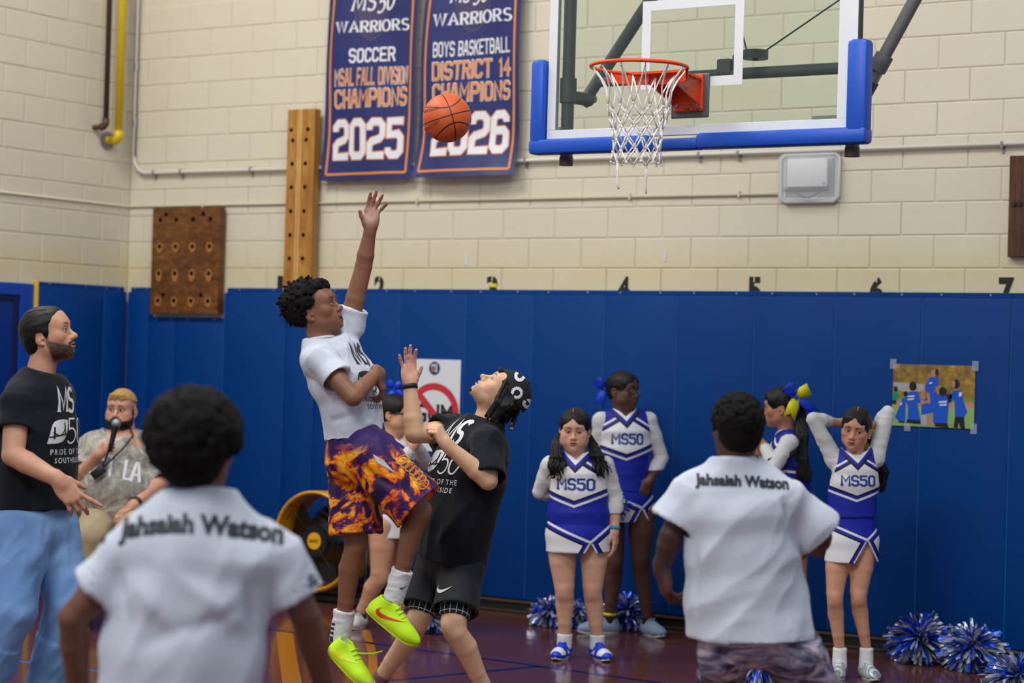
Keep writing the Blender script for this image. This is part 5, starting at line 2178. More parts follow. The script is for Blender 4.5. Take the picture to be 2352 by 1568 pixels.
# ---------------------------------------------------------------- 1 tall bearded man, left
def person_man_left():
    D = 9.45
    per = Person('tall bearded man in black school t-shirt and pale jeans walking at the left edge', D, onplane(60, 1655, 2, 0))
    P = per.P
    f, s = hd(0.95, -0.31)
    SK = (196, 146, 118)
    fr = Frame(P(111, 769), CV(0.965, 0.24, -0.10), CV(-0.24, 0.96, 0.0), 1.09)
    neck = P(93, 858, 0.0)
    shR, shL = P(42, 920, -0.16), P(132, 908, 0.15)
    elR, wrR = P(30, 1045, -0.24), P(136, 1103, -0.34)
    elL, wrL = P(118, 1035, 0.22), P(120, 1130, 0.10)
    hip = P(86, 1180)
    per.body.stations([(hip, (0.15, 0.11), s), (P(88, 1060), (0.145, 0.11), s), (P(88, 940), (0.17, 0.115), s), (P(90, 890), (0.14, 0.085), s)], 0.04)
    per.body.cap(P(92, 880), neck, 0.07, 0.05, 0.03)
    per.arm(shR, elR, wrR, 1.22)
    per.arm(shL, elL, wrL, 1.1)
    hand(per.body, wrR, CV(0.60, -0.78, 0.05), CV(-0.25, -0.25, 0.95), True, 1.18, (0.05, 0.45, 0.5, 0.45), (0.42, 0.08, -0.06, -0.22), (0.5, 0.8, 0.4), 0.2)
    hand(per.body, wrL, CV(0.2, -0.97, 0.0), CV(-0.9, 0, -0.2), False, 1.0, (0.5, 0.5, 0.5, 0.5))
    knR, anR = P(36, 1400, -0.16), P(-40, 1590, -0.05)
    knL, anL = P(150, 1385, 0.02), P(100, 1592, 0.12)
    hR, hL = P(56, 1195, -0.08), P(120, 1195, 0.08)
    per.leg(hR, knR, anR, 0.9)
    per.leg(hL, knL, anL, 0.9)
    per.paint.append((P(160, 1130, -0.38), 0.06, (206, 150, 128), 0.4))
    per.finish(fr, neck, dict(skin=SK, beard=0.92, beardc=(46, 36, 32), lips=(176, 112, 104), open=0.12, smile=0.8, nose=1.02, brow=(32, 24, 22), gaze=(0, 1, 0.15), neck_r=0.060, scalp=(52, 40, 36), wide=0.98, h=0.0026), SK)
    g = Sdf()
    cap_hair(g, fr, 0.0085, [(-0.13, -0.075), (-0.06, -0.075), (-0.035, -0.05), (-0.03, 0.01), (0.0, 0.016), (0.005, -0.006), (0.010, -0.022), (0.018, -0.020), (0.026, 0.012), (0.036, 0.040), (0.05, 0.060), (0.075, 0.088), (0.1, 0.1)],
             extra=lambda g: (g.ell(fr.w((0, -0.045, -0.02)), (0.064 * fr.sc, 0.062 * fr.sc, 0.07 * fr.sc), [fr.s, fr.f, fr.u], 0.03), g.ell(fr.w((0, 0.04, 0.052)), (0.062 * fr.sc, 0.046 * fr.sc, 0.05 * fr.sc), [fr.s, fr.f, fr.u], 0.03)))
    V, Q = g.mesh(0.0035)
    V = wrinkle(V, Q, 0.004, 60, fr.f, 1, False)
    per.part('hair', V, Q, M_HAIRB)
    # shirt
    st = [(P(82, 1166), (0.205, 0.168), s), (P(84, 1080), (0.205, 0.164), s), (P(86, 985), (0.215, 0.168), s), (P(90, 915), (0.19, 0.140), s), (P(92, 885), (0.12, 0.09), s)]
    V, Q, so = tee(per, st, [(shR, elR, 0.52), (shL, elL, 0.55)], neck, nrm(fr.w((0, -0.02, -0.06)) - neck), M_BLACKTEE, nr=0.066, amp=0.007, scale=8, along=(0.3, 0.2, 0.9), seed=4, h=0.0075,
                   folds=[(P(84, 885, -0.3), P(72, 985, -0.3), 0.018, -0.016), (P(60, 950, -0.25), P(10, 1010, -0.2), 0.02, -0.012), (P(140, 1000, -0.1), P(60, 1120, -0.2), 0.03, 0.010), (P(20, 1050, -0.2), P(80, 1120, -0.2), 0.025, 0.01)], sl_r=(0.070, 0.078),
                   collar=(neck + Z3 * 0.012, 0.070, nrm(CV(-0.25, 1, 0))))
    uy = nrm(P(88, 900) - P(84, 1100))
    o = P(146, 985, -0.15)
    school_print(per, V, Q, P(88, 985) + f * 0.15 - s * 0.01, s, uy, M_WHITEPRINT, M_BLACKTEE, 0.28, so)
    # jeans
    mj = Mat('pale_denim', (126, 160, 200), 0.8, spec=0.2)
    c_ = mj.coord()
    mj.color(mj.mix(mj.noise(c_, 5, 4, 0.6), (92, 136, 194), mj.mix(mj.noise(c_, 220, 2) * 0.8, (152, 186, 228), (116, 158, 212))))
    mj.bump(mj.noise(c_, 260, 2), 0.25, 0.0015)
    V, Q, jo = limb_cloth(per, 'jeans', [('ecap', hip + Z3 * 0.07, hip - Z3 * 0.06, (0.175, 0.13), (0.185, 0.135), s),
                                  ('chain', [hR, hR + (knR - hR) * 0.5, knR, knR + (anR - knR) * 0.6], [0.118, 0.112, 0.098, 0.092]), ('pipe', knR + (anR - knR) * 0.4, anR, 0.094, 0.092),
                                  ('chain', [hL, hL + (knL - hL) * 0.5, knL, knL + (anL - knL) * 0.6], [0.112, 0.104, 0.088, 0.084]), ('pipe', knL + (anL - knL) * 0.4, anL + (anL - knL) * 0.06, 0.086, 0.084)],
                         mj.m, 0.008, 0.013, 9, (0.45, 0.2, 0.75), 8,
                         folds=[(P(100, 1250, -0.2), P(40, 1330, -0.2), 0.03, 0.012), (P(170, 1230, 0), P(120, 1330, 0), 0.02, -0.012)])
    st_m = plain('denim_stitch', (88, 120, 162), 0.7)
    for a, b in (((14, 1175), (-2, 1440)),):
        pr = Printer(V, Q)
        v2, f2 = np.array([[0, -0.003], [1, -0.003], [1, 0.003], [0, 0.003]]) * [np.linalg.norm(P(*b) - P(*a)), 1], [(0, 1, 2, 3)]
        ux = nrm(P(*b) - P(*a))
        v, f_ = pr.at((v2, f2), P(*a), ux, np.cross(-FW, ux), 0.002, 0.015)
        if f_: onpart(obj('seam', v, f_, st_m), per, jo)
    for an, hx in ((anR, CV(0.9, -0.1, -0.3)), (anL, CV(0.9, -0.1, 0.1))):
        make_shoe(per.root, np.array([an[0], an[1], 0.002]) - nrm(hx) * 0.07, [hx[0], hx[1], 0], (0, 0, 1), 0.30, plain('shoe_white_leather', (214, 214, 212), 0.5), M_SOLEW, None)


# ---------------------------------------------------------------- 2 seated man with microphone
def person_seated():
    D = 13.15
    base = P0 = U(265, 1210, D)
    per = Person('seated bearded man with bleached hair in grey patterned jersey holding a microphone', D, (P0[0], P0[1], 0), 0.0065)
    P = per.P
    f, s = hd(0.10, -1)
    SK = (198, 146, 122)
    fr = Frame(P(279, 941), CV(-0.16, 0.0, -1), CV(0.06, 1, 0), 1.06)
    neck = P(285, 996, 0.03)
    shR, shL = P(212, 1022, 0.02), P(352, 1022, 0.05)
    elR, wrR = P(182, 1098, -0.10), P(226, 1044, -0.24)
    elL, wrL = P(376, 1100, 0.0), P(306, 1160, -0.26)
    belly, hip = P(272, 1110, -0.05), P(268, 1172, 0.02)
    per.body.stations([(hip, (0.20, 0.16), s), (belly, (0.22, 0.19), s), (P(280, 1040), (0.19, 0.14), s), (P(284, 1012), (0.13, 0.09), s)], 0.05)
    per.arm(shR, elR, wrR, 1.25)
    per.arm(shL, elL, wrL, 1.3)
    mic = P(262, 990, -0.29)
    hand(per.body, wrR, CV(0.55, 0.55, -0.35), CV(0.6, -0.1, 0.75), True, 0.95, (1.0, 1.05, 1.1, 1.1), (0.05, 0, -0.03, -0.08), (0.3, 0.8, 0.6), 0.5)
    hand(per.body, wrL, CV(-0.8, -0.5, -0.3), CV(0, -1, 0.2), False, 0.95, (0.4, 0.4, 0.4, 0.4))
    knR, knL = P(206, 1235, -0.48), P(312, 1235, -0.5)
    anR, anL = P(200, 1370, -0.45), P(318, 1370, -0.47)
    for kn, an in ((knR, anR), (knL, anL)):
        an[2] = 0.10
    hR, hL = P(232, 1188, 0.0), P(304, 1188, 0.0)
    per.leg(hR, knR, anR, 1.1)
    per.leg(hL, knL, anL, 1.1)
    per.finish(fr, neck, dict(skin=SK, wide=1.06, jaw=1.1, chub=0.6, brow=(30, 22, 20), lips=(182, 120, 112), beard=1.0, beardc=(20, 16, 15), open=0.15, gaze=(-0.35, 1, 0.05), neck_r=0.068, lid=0.75, h=0.0028), SK)
    # beard as a body of hair
    g = Sdf()
    M = [fr.s, fr.f, fr.u]
    k = fr.sc
    g.ell(fr.w((0, 0.036, -0.078)), (0.068 * k, 0.058 * k, 0.052 * k), M, 0.02)
    for sg in (-1, 1):
        g.cap(fr.w((sg * 0.068, 0.012, 0.0)), fr.w((sg * 0.060, 0.028, -0.07)), 0.013 * k, 0.024 * k, 0.02)
        g.cap(fr.w((0, 0.094, -0.050)), fr.w((sg * 0.030, 0.076, -0.066)), 0.0065, 0.008, 0.006)
    g.ell(fr.w((0, 0.105, -0.063)), (0.020 * k, 0.045 * k, 0.010 * k), M, 0.006, -1)
    for sg in (-1, 1):
        g.ell(fr.w((sg * 0.036, 0.085, -0.022)), (0.030 * k, 0.045 * k, 0.034 * k), M, 0.012, -1)
    g.cut(fr.w((0, 0, 0.01)), fr.u)
    V, Q = g.mesh(0.0038)
    V = wrinkle(V, Q, 0.004, 90, None, 3, False)
    per.part('beard', V, Q, M_HAIRB)
    g = Sdf()
    cap_hair(g, fr, 0.012, [(-0.13, 0.045), (0.0, 0.052), (0.06, 0.066), (0.09, 0.068), (0.12, 0.075)], extra=lambda g: g.ell(fr.w((0, 0.045, 0.065)), (0.066 * k, 0.052 * k, 0.04 * k), M, 0.02))
    for i in range(9):
        a = -0.8 + 1.6 * i / 8
        g.cap(fr.w((0.055 * sin(a), 0.055 + 0.035 * cos(a), 0.088)), fr.w((0.068 * sin(a), 0.062 + 0.030 * cos(a), 0.058 + 0.008 * (i % 3))), 0.012, 0.005, 0.006)
    V, Q = g.mesh(0.0038)
    per.part('hair', wrinkle(V, Q, 0.003, 70, fr.f, 5, False), Q, M_BLOND)
    # jersey
    mj = Mat('grey_leaf_print', (150, 148, 144), 0.8, spec=0.2)
    c_ = mj.coord()
    n1 = mj.noise(c_, 9, 4, 0.62, 2.2)
    mj.color(mj.ramp(n1, [(0.30, (112, 110, 108)), (0.45, (150, 147, 140)), (0.56, (168, 162, 150)), (0.64, (202, 194, 182)), (0.74, (140, 138, 134))]))
    st = [(P(268, 1180, -0.02), (0.235, 0.215), s), (P(270, 1120, -0.05), (0.245, 0.225), s), (P(278, 1060), (0.225, 0.175), s), (P(282, 1025, 0.03), (0.20, 0.135), s), (P(285, 1006, 0.03), (0.15, 0.105), s)]
    V, Q, so = tee(per, st, [(shR, elR, 0.72), (shL, elL, 0.92)], neck, nrm(CV(0, 1, -0.25)), mj.m, nr=0.075, amp=0.009, scale=7, along=(0.5, 0.2, 0.6), seed=9, h=0.009, sl_r=(0.096, 0.100),
                   folds=[(P(200, 1160, -0.2), P(340, 1165, -0.2), 0.03, -0.02), (P(330, 1040, -0.1), P(345, 1120, -0.1), 0.03, -0.02)], collar=(neck + Z3 * 0.005 - FW0 * 0.015, 0.083, nrm(CV(0, 0.93, -0.5))))
    uxp = nrm(P(318, 1082) - P(200, 1062)); 
    for t, x0, x1 in (('W', 196, 216), ('E', 219, 231), ('S', 233, 246), ('T', 238, 258), ('LA', 275, 314)):
        if t in 'WES' and t != 'LA':
            continue
        a = P(x0, 1094 if t != 'LA' else 1106, -0.35)
        printed(per, V, Q, fit(stroke_text(t, 0.95, 'block', 0.5, 0.55, 0.5), 0, 0, (x1 - x0) / 365, 0.128, 0.12), a, uxp, nrm(CV(-0.05, 1, 0)), M_WHITEPRINT, so)
    a = P(192, 1090, -0.35)
    printed(per, V, Q, fit(stroke_text('EAS', 0.9, 'block', 0.5), 0, 0, 0.115, 0.11, 0.1), a, uxp, nrm(CV(-0.05, 1, 0)), M_WHITEPRINT, so)
    kh = cloth_mat('khaki_twill', (164, 147, 118), (146, 129, 100))
    V, Q, o = limb_cloth(per, 'trousers', [('ecap', hip + Z3 * 0.05, hip - Z3 * 0.05, (0.21, 0.17), (0.21, 0.17), s), ('chain', [hR, knR, anR + (knR - anR) * 0.1], [0.125, 0.10, 0.085]), ('chain', [hL, knL, anL + (knL - anL) * 0.1], [0.125, 0.10, 0.085])], kh.m, 0.009, 0.008, 8, FW0, 4)
    for an in (anR, anL):
        make_shoe(per.root, np.array([an[0], an[1], 0.002]) + FW0 * 0.06, -FW0 + RT0 * (0.2 if an is anL else -0.2), (0, 0, 1), 0.29, plain('shoe_dark', (40, 40, 44), 0.5), M_SOLEW, None)
    kid(band(wrL + nrm(elL - wrL) * 0.03, elL, (0, 0, 1), 0.036, 0.03, plain('watch_strap', (40, 42, 46), 0.4), 'wrist_watch'), per.root)
    # lanyard with a black box
    L0 = [P(300, 985, -0.05), P(306, 1000, -0.13), P(282, 1030, -0.215), P(256, 1056, -0.25), P(238, 1072, -0.285)]
    L1 = [P(262, 1000, -0.10), P(252, 1030, -0.22), P(244, 1050, -0.25), P(236, 1072, -0.285)]
    lm = plain('navy_cord', (30, 34, 66), 0.6)
    kid(MB().tube(L0, 0.006, 6).tube(L1, 0.006, 6).build('lanyard', lm, None, True), per.root)
    bx = P(226, 1084, -0.29)
    ax_, ay_ = nrm(CV(0.8, 0.6, 0)), nrm(CV(-0.6, 0.8, 0))
    Mx = Matrix(((ax_[0], FW[0], ay_[0], bx[0]), (ax_[1], FW[1], ay_[1], bx[1]), (ax_[2], FW[2], ay_[2], bx[2]), (0, 0, 0, 1)))
    kid(MB().box((-0.045, -0.02, -0.028), (0.045, 0.02, 0.028), 0, 0.008, Mx).build('lanyard_box', plain('black_plastic', (20, 20, 23), 0.4), None, True), per.root)
    # microphone in the hand
    a, b = P(252, 1034, -0.33), P(266, 976, -0.31)
    mk = empty('microphone', a, 'black hand microphone with silver mesh head held by the seated man', 'microphone')
    d = nrm(b - a)
    kid(MB().tube([a - d * 0.01, a + d * 0.05, b - d * 0.02, b - d * 0.012], [0.013, 0.015, 0.020, 0.022], 16).build('handle', plain('black_plastic', (20, 20, 23)), None, True), mk)
    mm = Mat('mic_mesh', (150, 154, 164), 0.35, 0.7)
    mm.bump(mm.noise(mm.coord(), 500, 1), 0.6, 0.002)
    bm = bmesh.new()
    bmesh.ops.create_uvsphere(bm, u_segments=20, v_segments=14, radius=0.030)
    kid(MB().bm(bm, 0, Matrix.Translation(b + d * 0.010)).build('grille', mm.m, None, True), mk)
    kid(MB().cyl(b - d * 0.014, b - d * 0.004, 0.026, 20).build('collar_ring', plain('mic_ring', (70, 72, 78), 0.3, 0.8)), mk)
    # the chair
    c = np.array([hip[0], hip[1], 0.0])
    ch = empty('chair', c, 'blue folding chair under the seated man, mostly hidden', 'chair')
    mc_, mb_ = plain('chair_blue', (20, 70, 160), 0.5), plain('chair_steel', (70, 74, 80), 0.4, 0.6)
    zs = hip[2] - 0.19
    qd = lambda r, d_, z: c + RT0 * r + FW0 * d_ + Z3 * z
    MS_ = Matrix(((RT0[0], FW0[0], 0, c[0]), (RT0[1], FW0[1], 0, c[1]), (0, 0, 1, 0), (0, 0, 0, 1)))
    kid(MB().box((-0.24, -0.42, zs - 0.03), (0.24, 0.10, zs), 0, 0.012, MS_).build('seat', mc_, None, True, auto=40), ch)
    kid(MB().box((-0.25, 0.24, zs + 0.12), (0.25, 0.265, zs + 0.42), 0, 0.01, MS_).build('backrest', mc_, None, True, auto=40), ch)
    for sg in (-1, 1):
        kid(MB().tube([qd(sg * 0.25, -0.45, 0.0), qd(sg * 0.25, 0.27, zs + 0.44)], 0.012, 8).build('leg', mb_, None, True), ch)
        kid(MB().tube([qd(sg * 0.225, 0.34, 0.0), qd(sg * 0.225, -0.2, zs - 0.01)], 0.012, 8).build('leg', mb_, None, True), ch)


# ---------------------------------------------------------------- 3 boy in front at the left, from behind
def person_boy_front():
    D = 6.0
    P0 = U(450, 1300, D)
    per = Person('boy with a big round afro seen from behind in the nearest grey named t-shirt', D, (P0[0], P0[1], 0), 0.006)
    P = per.P
    f, s = hd(0.12, 1)      # faces away: his left is image left
    SK = (116, 76, 60)
    fr = Frame(P(458, 1035), CV(0.42, 0.02, 0.9), CV(0.0, 1, 0), 1.04)
    neck = P(462, 1135, 0.0)
    shL, shR = P(290, 1280, 0.0), P(634, 1270, 0.02)
    elL, wrL = P(168, 1418, 0.0), P(182, 1620, 0.12)
    elR, wrR = P(700, 1412, 0.05), P(752, 1600, 0.20)
    hip = P(425, 1640)
    per.body.stations([(hip, (0.16, 0.12), s), (P(430, 1500), (0.15, 0.11), s), (P(445, 1330), (0.185, 0.12), s), (P(455, 1210), (0.16, 0.09), s)], 0.04)
    per.arm(shL, elL, wrL, 1.05)
    per.arm(shR, elR, wrR, 1.05)
    hand(per.body, wrL, CV(0.1, -1, 0.2), CV(1, 0, 0.1), False)
    hand(per.body, wrR, CV(0.1, -1, 0.2), CV(-1, 0, 0.1), True)
    hL, hR = hip - RT0 * 0.10 - Z3 * 0.03, hip + RT0 * 0.10 - Z3 * 0.03
    ends = []
    for h_, sg in ((hL, -1), (hR, 1)):
        an = np.array([h_[0], h_[1], 0.09]) + RT0 * sg * 0.06
        kn = (h_ + an) / 2 + FW0 * 0.08
        per.leg(h_, kn, an, 1.0)
        ends.append((h_, kn, an))
    per.finish(fr, neck, dict(skin=SK, brow=(24, 18, 16), lips=(120, 74, 68), neck_r=0.060, scalp=(22, 18, 17), h=0.004), SK)
    g = Sdf()
    M = [fr.s, fr.f, fr.u]
    k = fr.sc
    g.ell(fr.w((0, -0.030, 0.045)), (0.118 * k, 0.120 * k, 0.118 * k), M, 0.02)
    g.ell(fr.w((0, -0.050, -0.02)), (0.088 * k, 0.075 * k, 0.085 * k), M, 0.04)
    curls(g, fr, 520, 0.015, 5, ((0, -0.030, 0.045), (0.122, 0.124, 0.122)), lambda p: p[2] > -0.03 and not (p[1] > 0.05 and p[2] < 0.09), 0.010)
    g.ell(fr.w((0, 0.10, -0.02)), (0.085 * k, 0.075 * k, 0.095 * k), M, 0.012, -1)
    for sg in (-1, 1):
        g.ell(fr.w((sg * 0.09, 0.012, -0.02)), (0.03 * k, 0.035 * k, 0.042 * k), M, 0.01, -1)
    V, Q = g.mesh(0.006)
    V = wrinkle(V, Q, 0.006, 90, None, 2, False)
    per.part('hair', V, Q, M_AFRO)
    st = [(P(415, 1660, 0), (0.24, 0.17), s), (P(420, 1500, 0), (0.235, 0.165), s), (P(430, 1380, 0), (0.225, 0.155), s), (P(450, 1270, 0), (0.225, 0.14), s), (P(458, 1200, 0), (0.16, 0.108), s), (P(462, 1158), (0.10, 0.078), s)]
    V, Q, so = tee(per, st, [(shL, elL, 0.56), (shR, elR, 0.70)], neck, nrm(CV(0, 1, 0.15)), M_GREYTEE, nr=0.066, amp=0.012, scale=5.5, along=(0.35, 0.3, 0.85), seed=3, h=0.0085, sl_r=(0.072, 0.088),
                   folds=[(P(300, 1330, -0.15), P(420, 1480, -0.2), 0.03, 0.016), (P(380, 1300, -0.15), P(560, 1440, -0.15), 0.03, 0.014), (P(330, 1480, -0.15), P(560, 1400, -0.15), 0.025, -0.014), (P(560, 1330, -0.1), P(600, 1480, -0.1), 0.02, -0.018), (P(260, 1300, -0.1), P(290, 1420, -0.1), 0.02, -0.018)],
                   collar=(neck + Z3 * 0.006, 0.070, nrm(CV(0, 1, 0.2))))
    ux = nrm(P(640, 1226) - P(265, 1214))
    V2, F2 = fit(bfont('Jahsaiah Watson', 0.045, 0, 1.0), 0, 0, 370 / 800, 0.072)
    V2[:, 1] += 0.030 * np.cos((V2[:, 0] / (370 / 800) - 0.42) * pi * 1.05) - 0.03
    printed(per, V, Q, (V2, F2), P(268, 1236, -0.1), RT, UP, M_BLACKPRINT, so, 0.003, 0.02)
    for px, py in ((212, 1250), (704, 1352)):
        printed(per, V, Q, fit(bfont('50', 0.03), 0, 0, 0.036, 0.036), P(px, py, -0.05), RT, UP, M_BLACKPRINT, so, 0.003, 0.02)
    ms = cloth_mat('dark_shorts_cloth', (60, 56, 66))
    limb_cloth(per, 'shorts', [('ecap', hip + Z3 * 0.1, hip - Z3 * 0.05, (0.19, 0.14), (0.2, 0.15), s)] + [('pipe', h_ + Z3 * 0.05, h_ + (kn - h_) * 0.95, 0.12, 0.125) for h_, kn, an in ends], ms.m, 0.011, 0.006, 8)
    for h_, kn, an in ends:
        make_shoe(per.root, np.array([an[0], an[1], 0.002]) - FW0 * 0.07, FW0, (0, 0, 1), 0.28, plain('shoe_dark', (40, 40, 44)), M_SOLEW, None)


# ---------------------------------------------------------------- 4 boy in the air
def flame_mat():
    m_ = Mat('flame_print', (90, 40, 90), 0.6, spec=0.3)
    c = m_.attr('rest')
    n1 = m_.noise(c, 4.6, 5, 0.58, 2.2, stretch=(1, 1, 1.25))
    n2 = m_.noise(c, 12, 4, 0.6, 1.5)
    v = n1 + (n2 - 0.5) * 0.25 
    col = m_.ramp(v, [(0.34, (34, 16, 58)), (0.43, (58, 24, 84)), (0.475, (120, 36, 70)), (0.50, (224, 96, 22)), (0.55, (244, 146, 22)), (0.61, (250, 200, 36)), (0.66, (236, 120, 26)), (0.72, (70, 28, 84)), (0.80, (50, 22, 84))])
    x, y, z = m_.xyz(c)
    top = (z + 0.035) * 14 + (n2 - 0.5) * 2.0
    m_.color(m_.mix(top.max(0.0).min(1.0), col, (50, 26, 92)))
    return m_.m


def person_jumper():
    D = 9.6
    base = onplane(835, 1640, 2, 0)
    per = Person('boy in grey t-shirt and purple flame shorts leaping to shoot the ball', D, base, 0.0042)
    P = per.P
    f, s = hd(0.88, -0.47)
    SK = (132, 88, 66)
    fr = Frame(P(729, 712), CV(0.88, 0.36, -0.28), CV(-0.38, 0.92, 0.0), 1.02)
    neck = P(737, 782, 0.0)
    shR, shL = P(730, 822, -0.155), P(800, 748, 0.14)
    elR, wrR = P(811, 912, -0.25), P(866, 856, -0.10)
    elL, wrL = P(835, 612, 0.13), P(851, 524, 0.10)
    hip = P(822, 1030)
    per.body.stations([(hip, (0.135, 0.105), s), (P(808, 940), (0.125, 0.095), s), (P(778, 860), (0.15, 0.105), s), (P(752, 808), (0.13, 0.08), s)], 0.04)
    per.body.cap(P(748, 802), neck, 0.065, 0.05, 0.03)
    per.arm(shR, elR, wrR, 1.0)
    per.arm(shL, elL, wrL, 0.98)
    hand(per.body, wrR, CV(0.30, -0.9, 0.3), CV(-0.9, -0.3, 0.2), True, 0.92, (0.5, 0.55, 0.6, 0.6), (0.08, 0, -0.05, -0.1), (0.4, 0.8, 0.3), 0.4)
    per.body.sph(P(872, 858, -0.09), 0.026, 0.02)
    hand(per.body, wrL, CV(0.10, 0.98, -0.05), CV(-0.05, 0.15, -1), False, 0.93, (0.10, 0.08, 0.12, 0.15), (-0.16, -0.24, -0.42, -0.72), (0.42, 0.75, 0.35), 0.55)
    hR, knR, anR = P(848, 1045, -0.09), P(966, 1168, -0.14), P(911, 1350, -0.10)
    hL, knL, anL = P(812, 1045, 0.07), P(818, 1245, 0.02), P(784, 1446, 0.06)
    per.leg(hR, knR, anR, 0.92, -f)
    per.leg(hL, knL, anL, 0.92, -f)
    D1, U1 = CV(0.80, -0.60, -0.12), CV(0.58, 0.80, -0.18)
    D2, U2 = CV(0.74, -0.62, -0.45), CV(0.55, 0.80, -0.25)
    per.body.cap(anR, anR - U1 * 0.05, 0.034, 0.03, 0.02)
    per.body.cap(anL, anL - U2 * 0.05, 0.034, 0.03, 0.02)
    per.paint.append((P(852, 490, 0.06), 0.042, (206, 160, 148), 0.9))
    per.paint.append((P(870, 452, 0.06), 0.04, (160, 98, 88), 0.6))
    per.finish(fr, neck, dict(skin=SK, brow=(26, 19, 17), lips=(152, 84, 82), open=0.75, smile=1.0, nosew=1.25, nose=0.95, gaze=(0, 1, 0.3), neck_r=0.057, scalp=(40, 30, 28), h=0.0026), SK)
    g = Sdf()
    M = [fr.s, fr.f, fr.u]
    g.ell(fr.w((0, -0.038, 0.046)), (0.086, 0.098, 0.092), M, 0.02)
    g.ell(fr.w((0, 0.035, 0.082)), (0.055, 0.050, 0.040), M, 0.03)
    curls(g, fr, 520, 0.011, 11, ((0, -0.038, 0.05), (0.094, 0.108, 0.100)), lambda p: p[2] > -0.035 and not (p[1] > 0.028 and p[2] < 0.075) and not (p[1] > -0.03 and p[2] < 0.03), 0.006)
    curls(g, fr, 110, 0.010, 12, ((0, 0.040, 0.092), (0.052, 0.045, 0.032)), lambda p: p[2] > 0.075, 0.006)
    for i in range(150):
        rs = np.random.RandomState(i + 50)
        v = rs.normal(size=3); v[1] -= 0.7; v[2] = abs(v[2]) + 0.2 if rs.rand() > 0.3 else v[2]
        v = nrm(v)
        p0 = np.array((0, -0.038, 0.05)) + v * np.array((0.092, 0.108, 0.102))
        if p0[2] < -0.02 or (p0[1] > 0.02 and p0[2] < 0.09): continue
        p1 = p0 + v * rs.uniform(0.008, 0.016) + rs.normal(size=3) * 0.006
        g.cap(fr.w(p0), fr.w(p1), 0.0085, 0.0055, 0.004)
    V, Q = g.mesh(0.0042)
    per.part('hair', wrinkle(V, Q, 0.003, 120, None, 2, False), Q, M_AFRO)
    # faded sides
    # shirt
    st = [(P(817, 1003), (0.172, 0.128), s), (P(808, 945), (0.168, 0.126), s), (P(785, 875), (0.185, 0.138), s), (P(760, 820), (0.18, 0.112), s), (P(745, 796), (0.11, 0.08), s)]
    V, Q, so = tee(per, st, [(shR, elR, 0.52), (shL, elL, 0.28)], neck, nrm(fr.w((0, -0.02, -0.06)) - neck), M_GREYTEE, nr=0.063, amp=0.013, scale=8, along=(-0.25, 0.1, 0.9), seed=6, h=0.006, sl_r=(0.064, 0.074), hemup=CV(-0.12, 1, 0),
                   folds=[(P(722, 798, -0.2), P(808, 868, -0.15), 0.018, 0.016), (P(735, 790, -0.2), P(822, 880, -0.12), 0.014, -0.016), (P(770, 790, -0.1), P(835, 900, -0.1), 0.016, 0.014), (P(800, 760, 0), P(840, 860, 0), 0.014, 0.012), (P(700, 880, -0.2), P(760, 960, -0.2), 0.02, 0.014), (P(740, 975, -0.15), P(850, 940, -0.15), 0.018, -0.012), (P(790, 990, -0.15), P(870, 965, -0.1), 0.015, 0.012)],
                   collar=(neck + (fr.w((0, -0.02, -0.06)) - neck) * 0.1, 0.067, nrm(CV(0.05, 1, -0.15))))
    uy = nrm(P(752, 800) - P(815, 980))
    uy = nrm(uy - f * (uy @ f))
    school_print(per, V, Q, P(792, 872) + f * 0.14 + s * 0.02, s, uy, M_BLACKPRINT, M_GREYTEE, 0.25, so)
    # flame shorts
    e1 = hR + (knR - hR) * 0.97
    e2 = hL + (knL - hL) * 0.90
    V, Q, sh = limb_cloth(per, 'shorts', [('ecap', hip + CV(-0.18, 1, 0) * 0.08, hip - Z3 * 0.05, (0.152, 0.125), (0.165, 0.14), s),
                                          ('sph', hR + CV(-0.2, 1, 0) * 0.01, 0.122), ('sph', hL, 0.118), ('pipe', hR - (knR - hR) * 0.05, e1, 0.118, 0.132), ('pipe', hL + Z3 * 0.02, e2, 0.112, 0.122)], flame_mat(), 0.006, 0.010, 9, (0.2, 0.1, 0.9), 5,
                          carve=[(e1 - (knR - hR) * 0.14, e1 + (knR - hR) * 0.2, 0.116, 0.122), (e2 - (knL - hL) * 0.14, e2 + (knL - hL) * 0.2, 0.106, 0.112)],
                          folds=[(P(800, 1060, -0.2), P(930, 1130, -0.25), 0.02, -0.014), (P(860, 1030, -0.2), P(960, 1120, -0.25), 0.02, 0.014), (P(790, 1120, -0.1), P(870, 1170, -0.15), 0.02, -0.014), (P(850, 1090, -0.2), P(900, 1190, -0.2), 0.016, 0.012)],
                          attrs=dict(rest=lambda V: V - hip))
    wt = plain('shorts_white_flash', (210, 208, 222), 0.6)
    a, b = P(850, 1047, -0.4), P(905, 1090, -0.4)
    ux = nrm(b - a)
    ln = np.linalg.norm(b - a)
    printed(per, V, Q, (np.array([[0, 0], [0.3 * ln, -0.018], [ln, -0.004], [0.45 * ln, 0.008]]), [(0, 1, 2, 3)]), a, ux, np.cross(-FW, ux), wt, sh, 0.003)
    gm = plain('shorts_gold_script', (196, 140, 40), 0.6)
    for i, (x, y) in enumerate(((922, 1058), (930, 1066), (940, 1074), (950, 1083), (958, 1094), (966, 1104), (972, 1114))):
        nn = 12
        vv = []
        for j in range(nn):
            t = 2 * pi * j / nn
            for r in (0.018, 0.024):
                vv.append((r * cos(t) * 0.8, r * sin(t) * 1.1))
        printed(per, V, Q, (np.array(vv), [(2 * j, 2 * j + 1, (2 * j + 3) % (2 * nn), (2 * j + 2) % (2 * nn)) for j in range(nn)]), P(x, y, -0.25), CV(0.6, -0.8, 0), CV(0.8, 0.6, 0), gm, sh, 0.003)
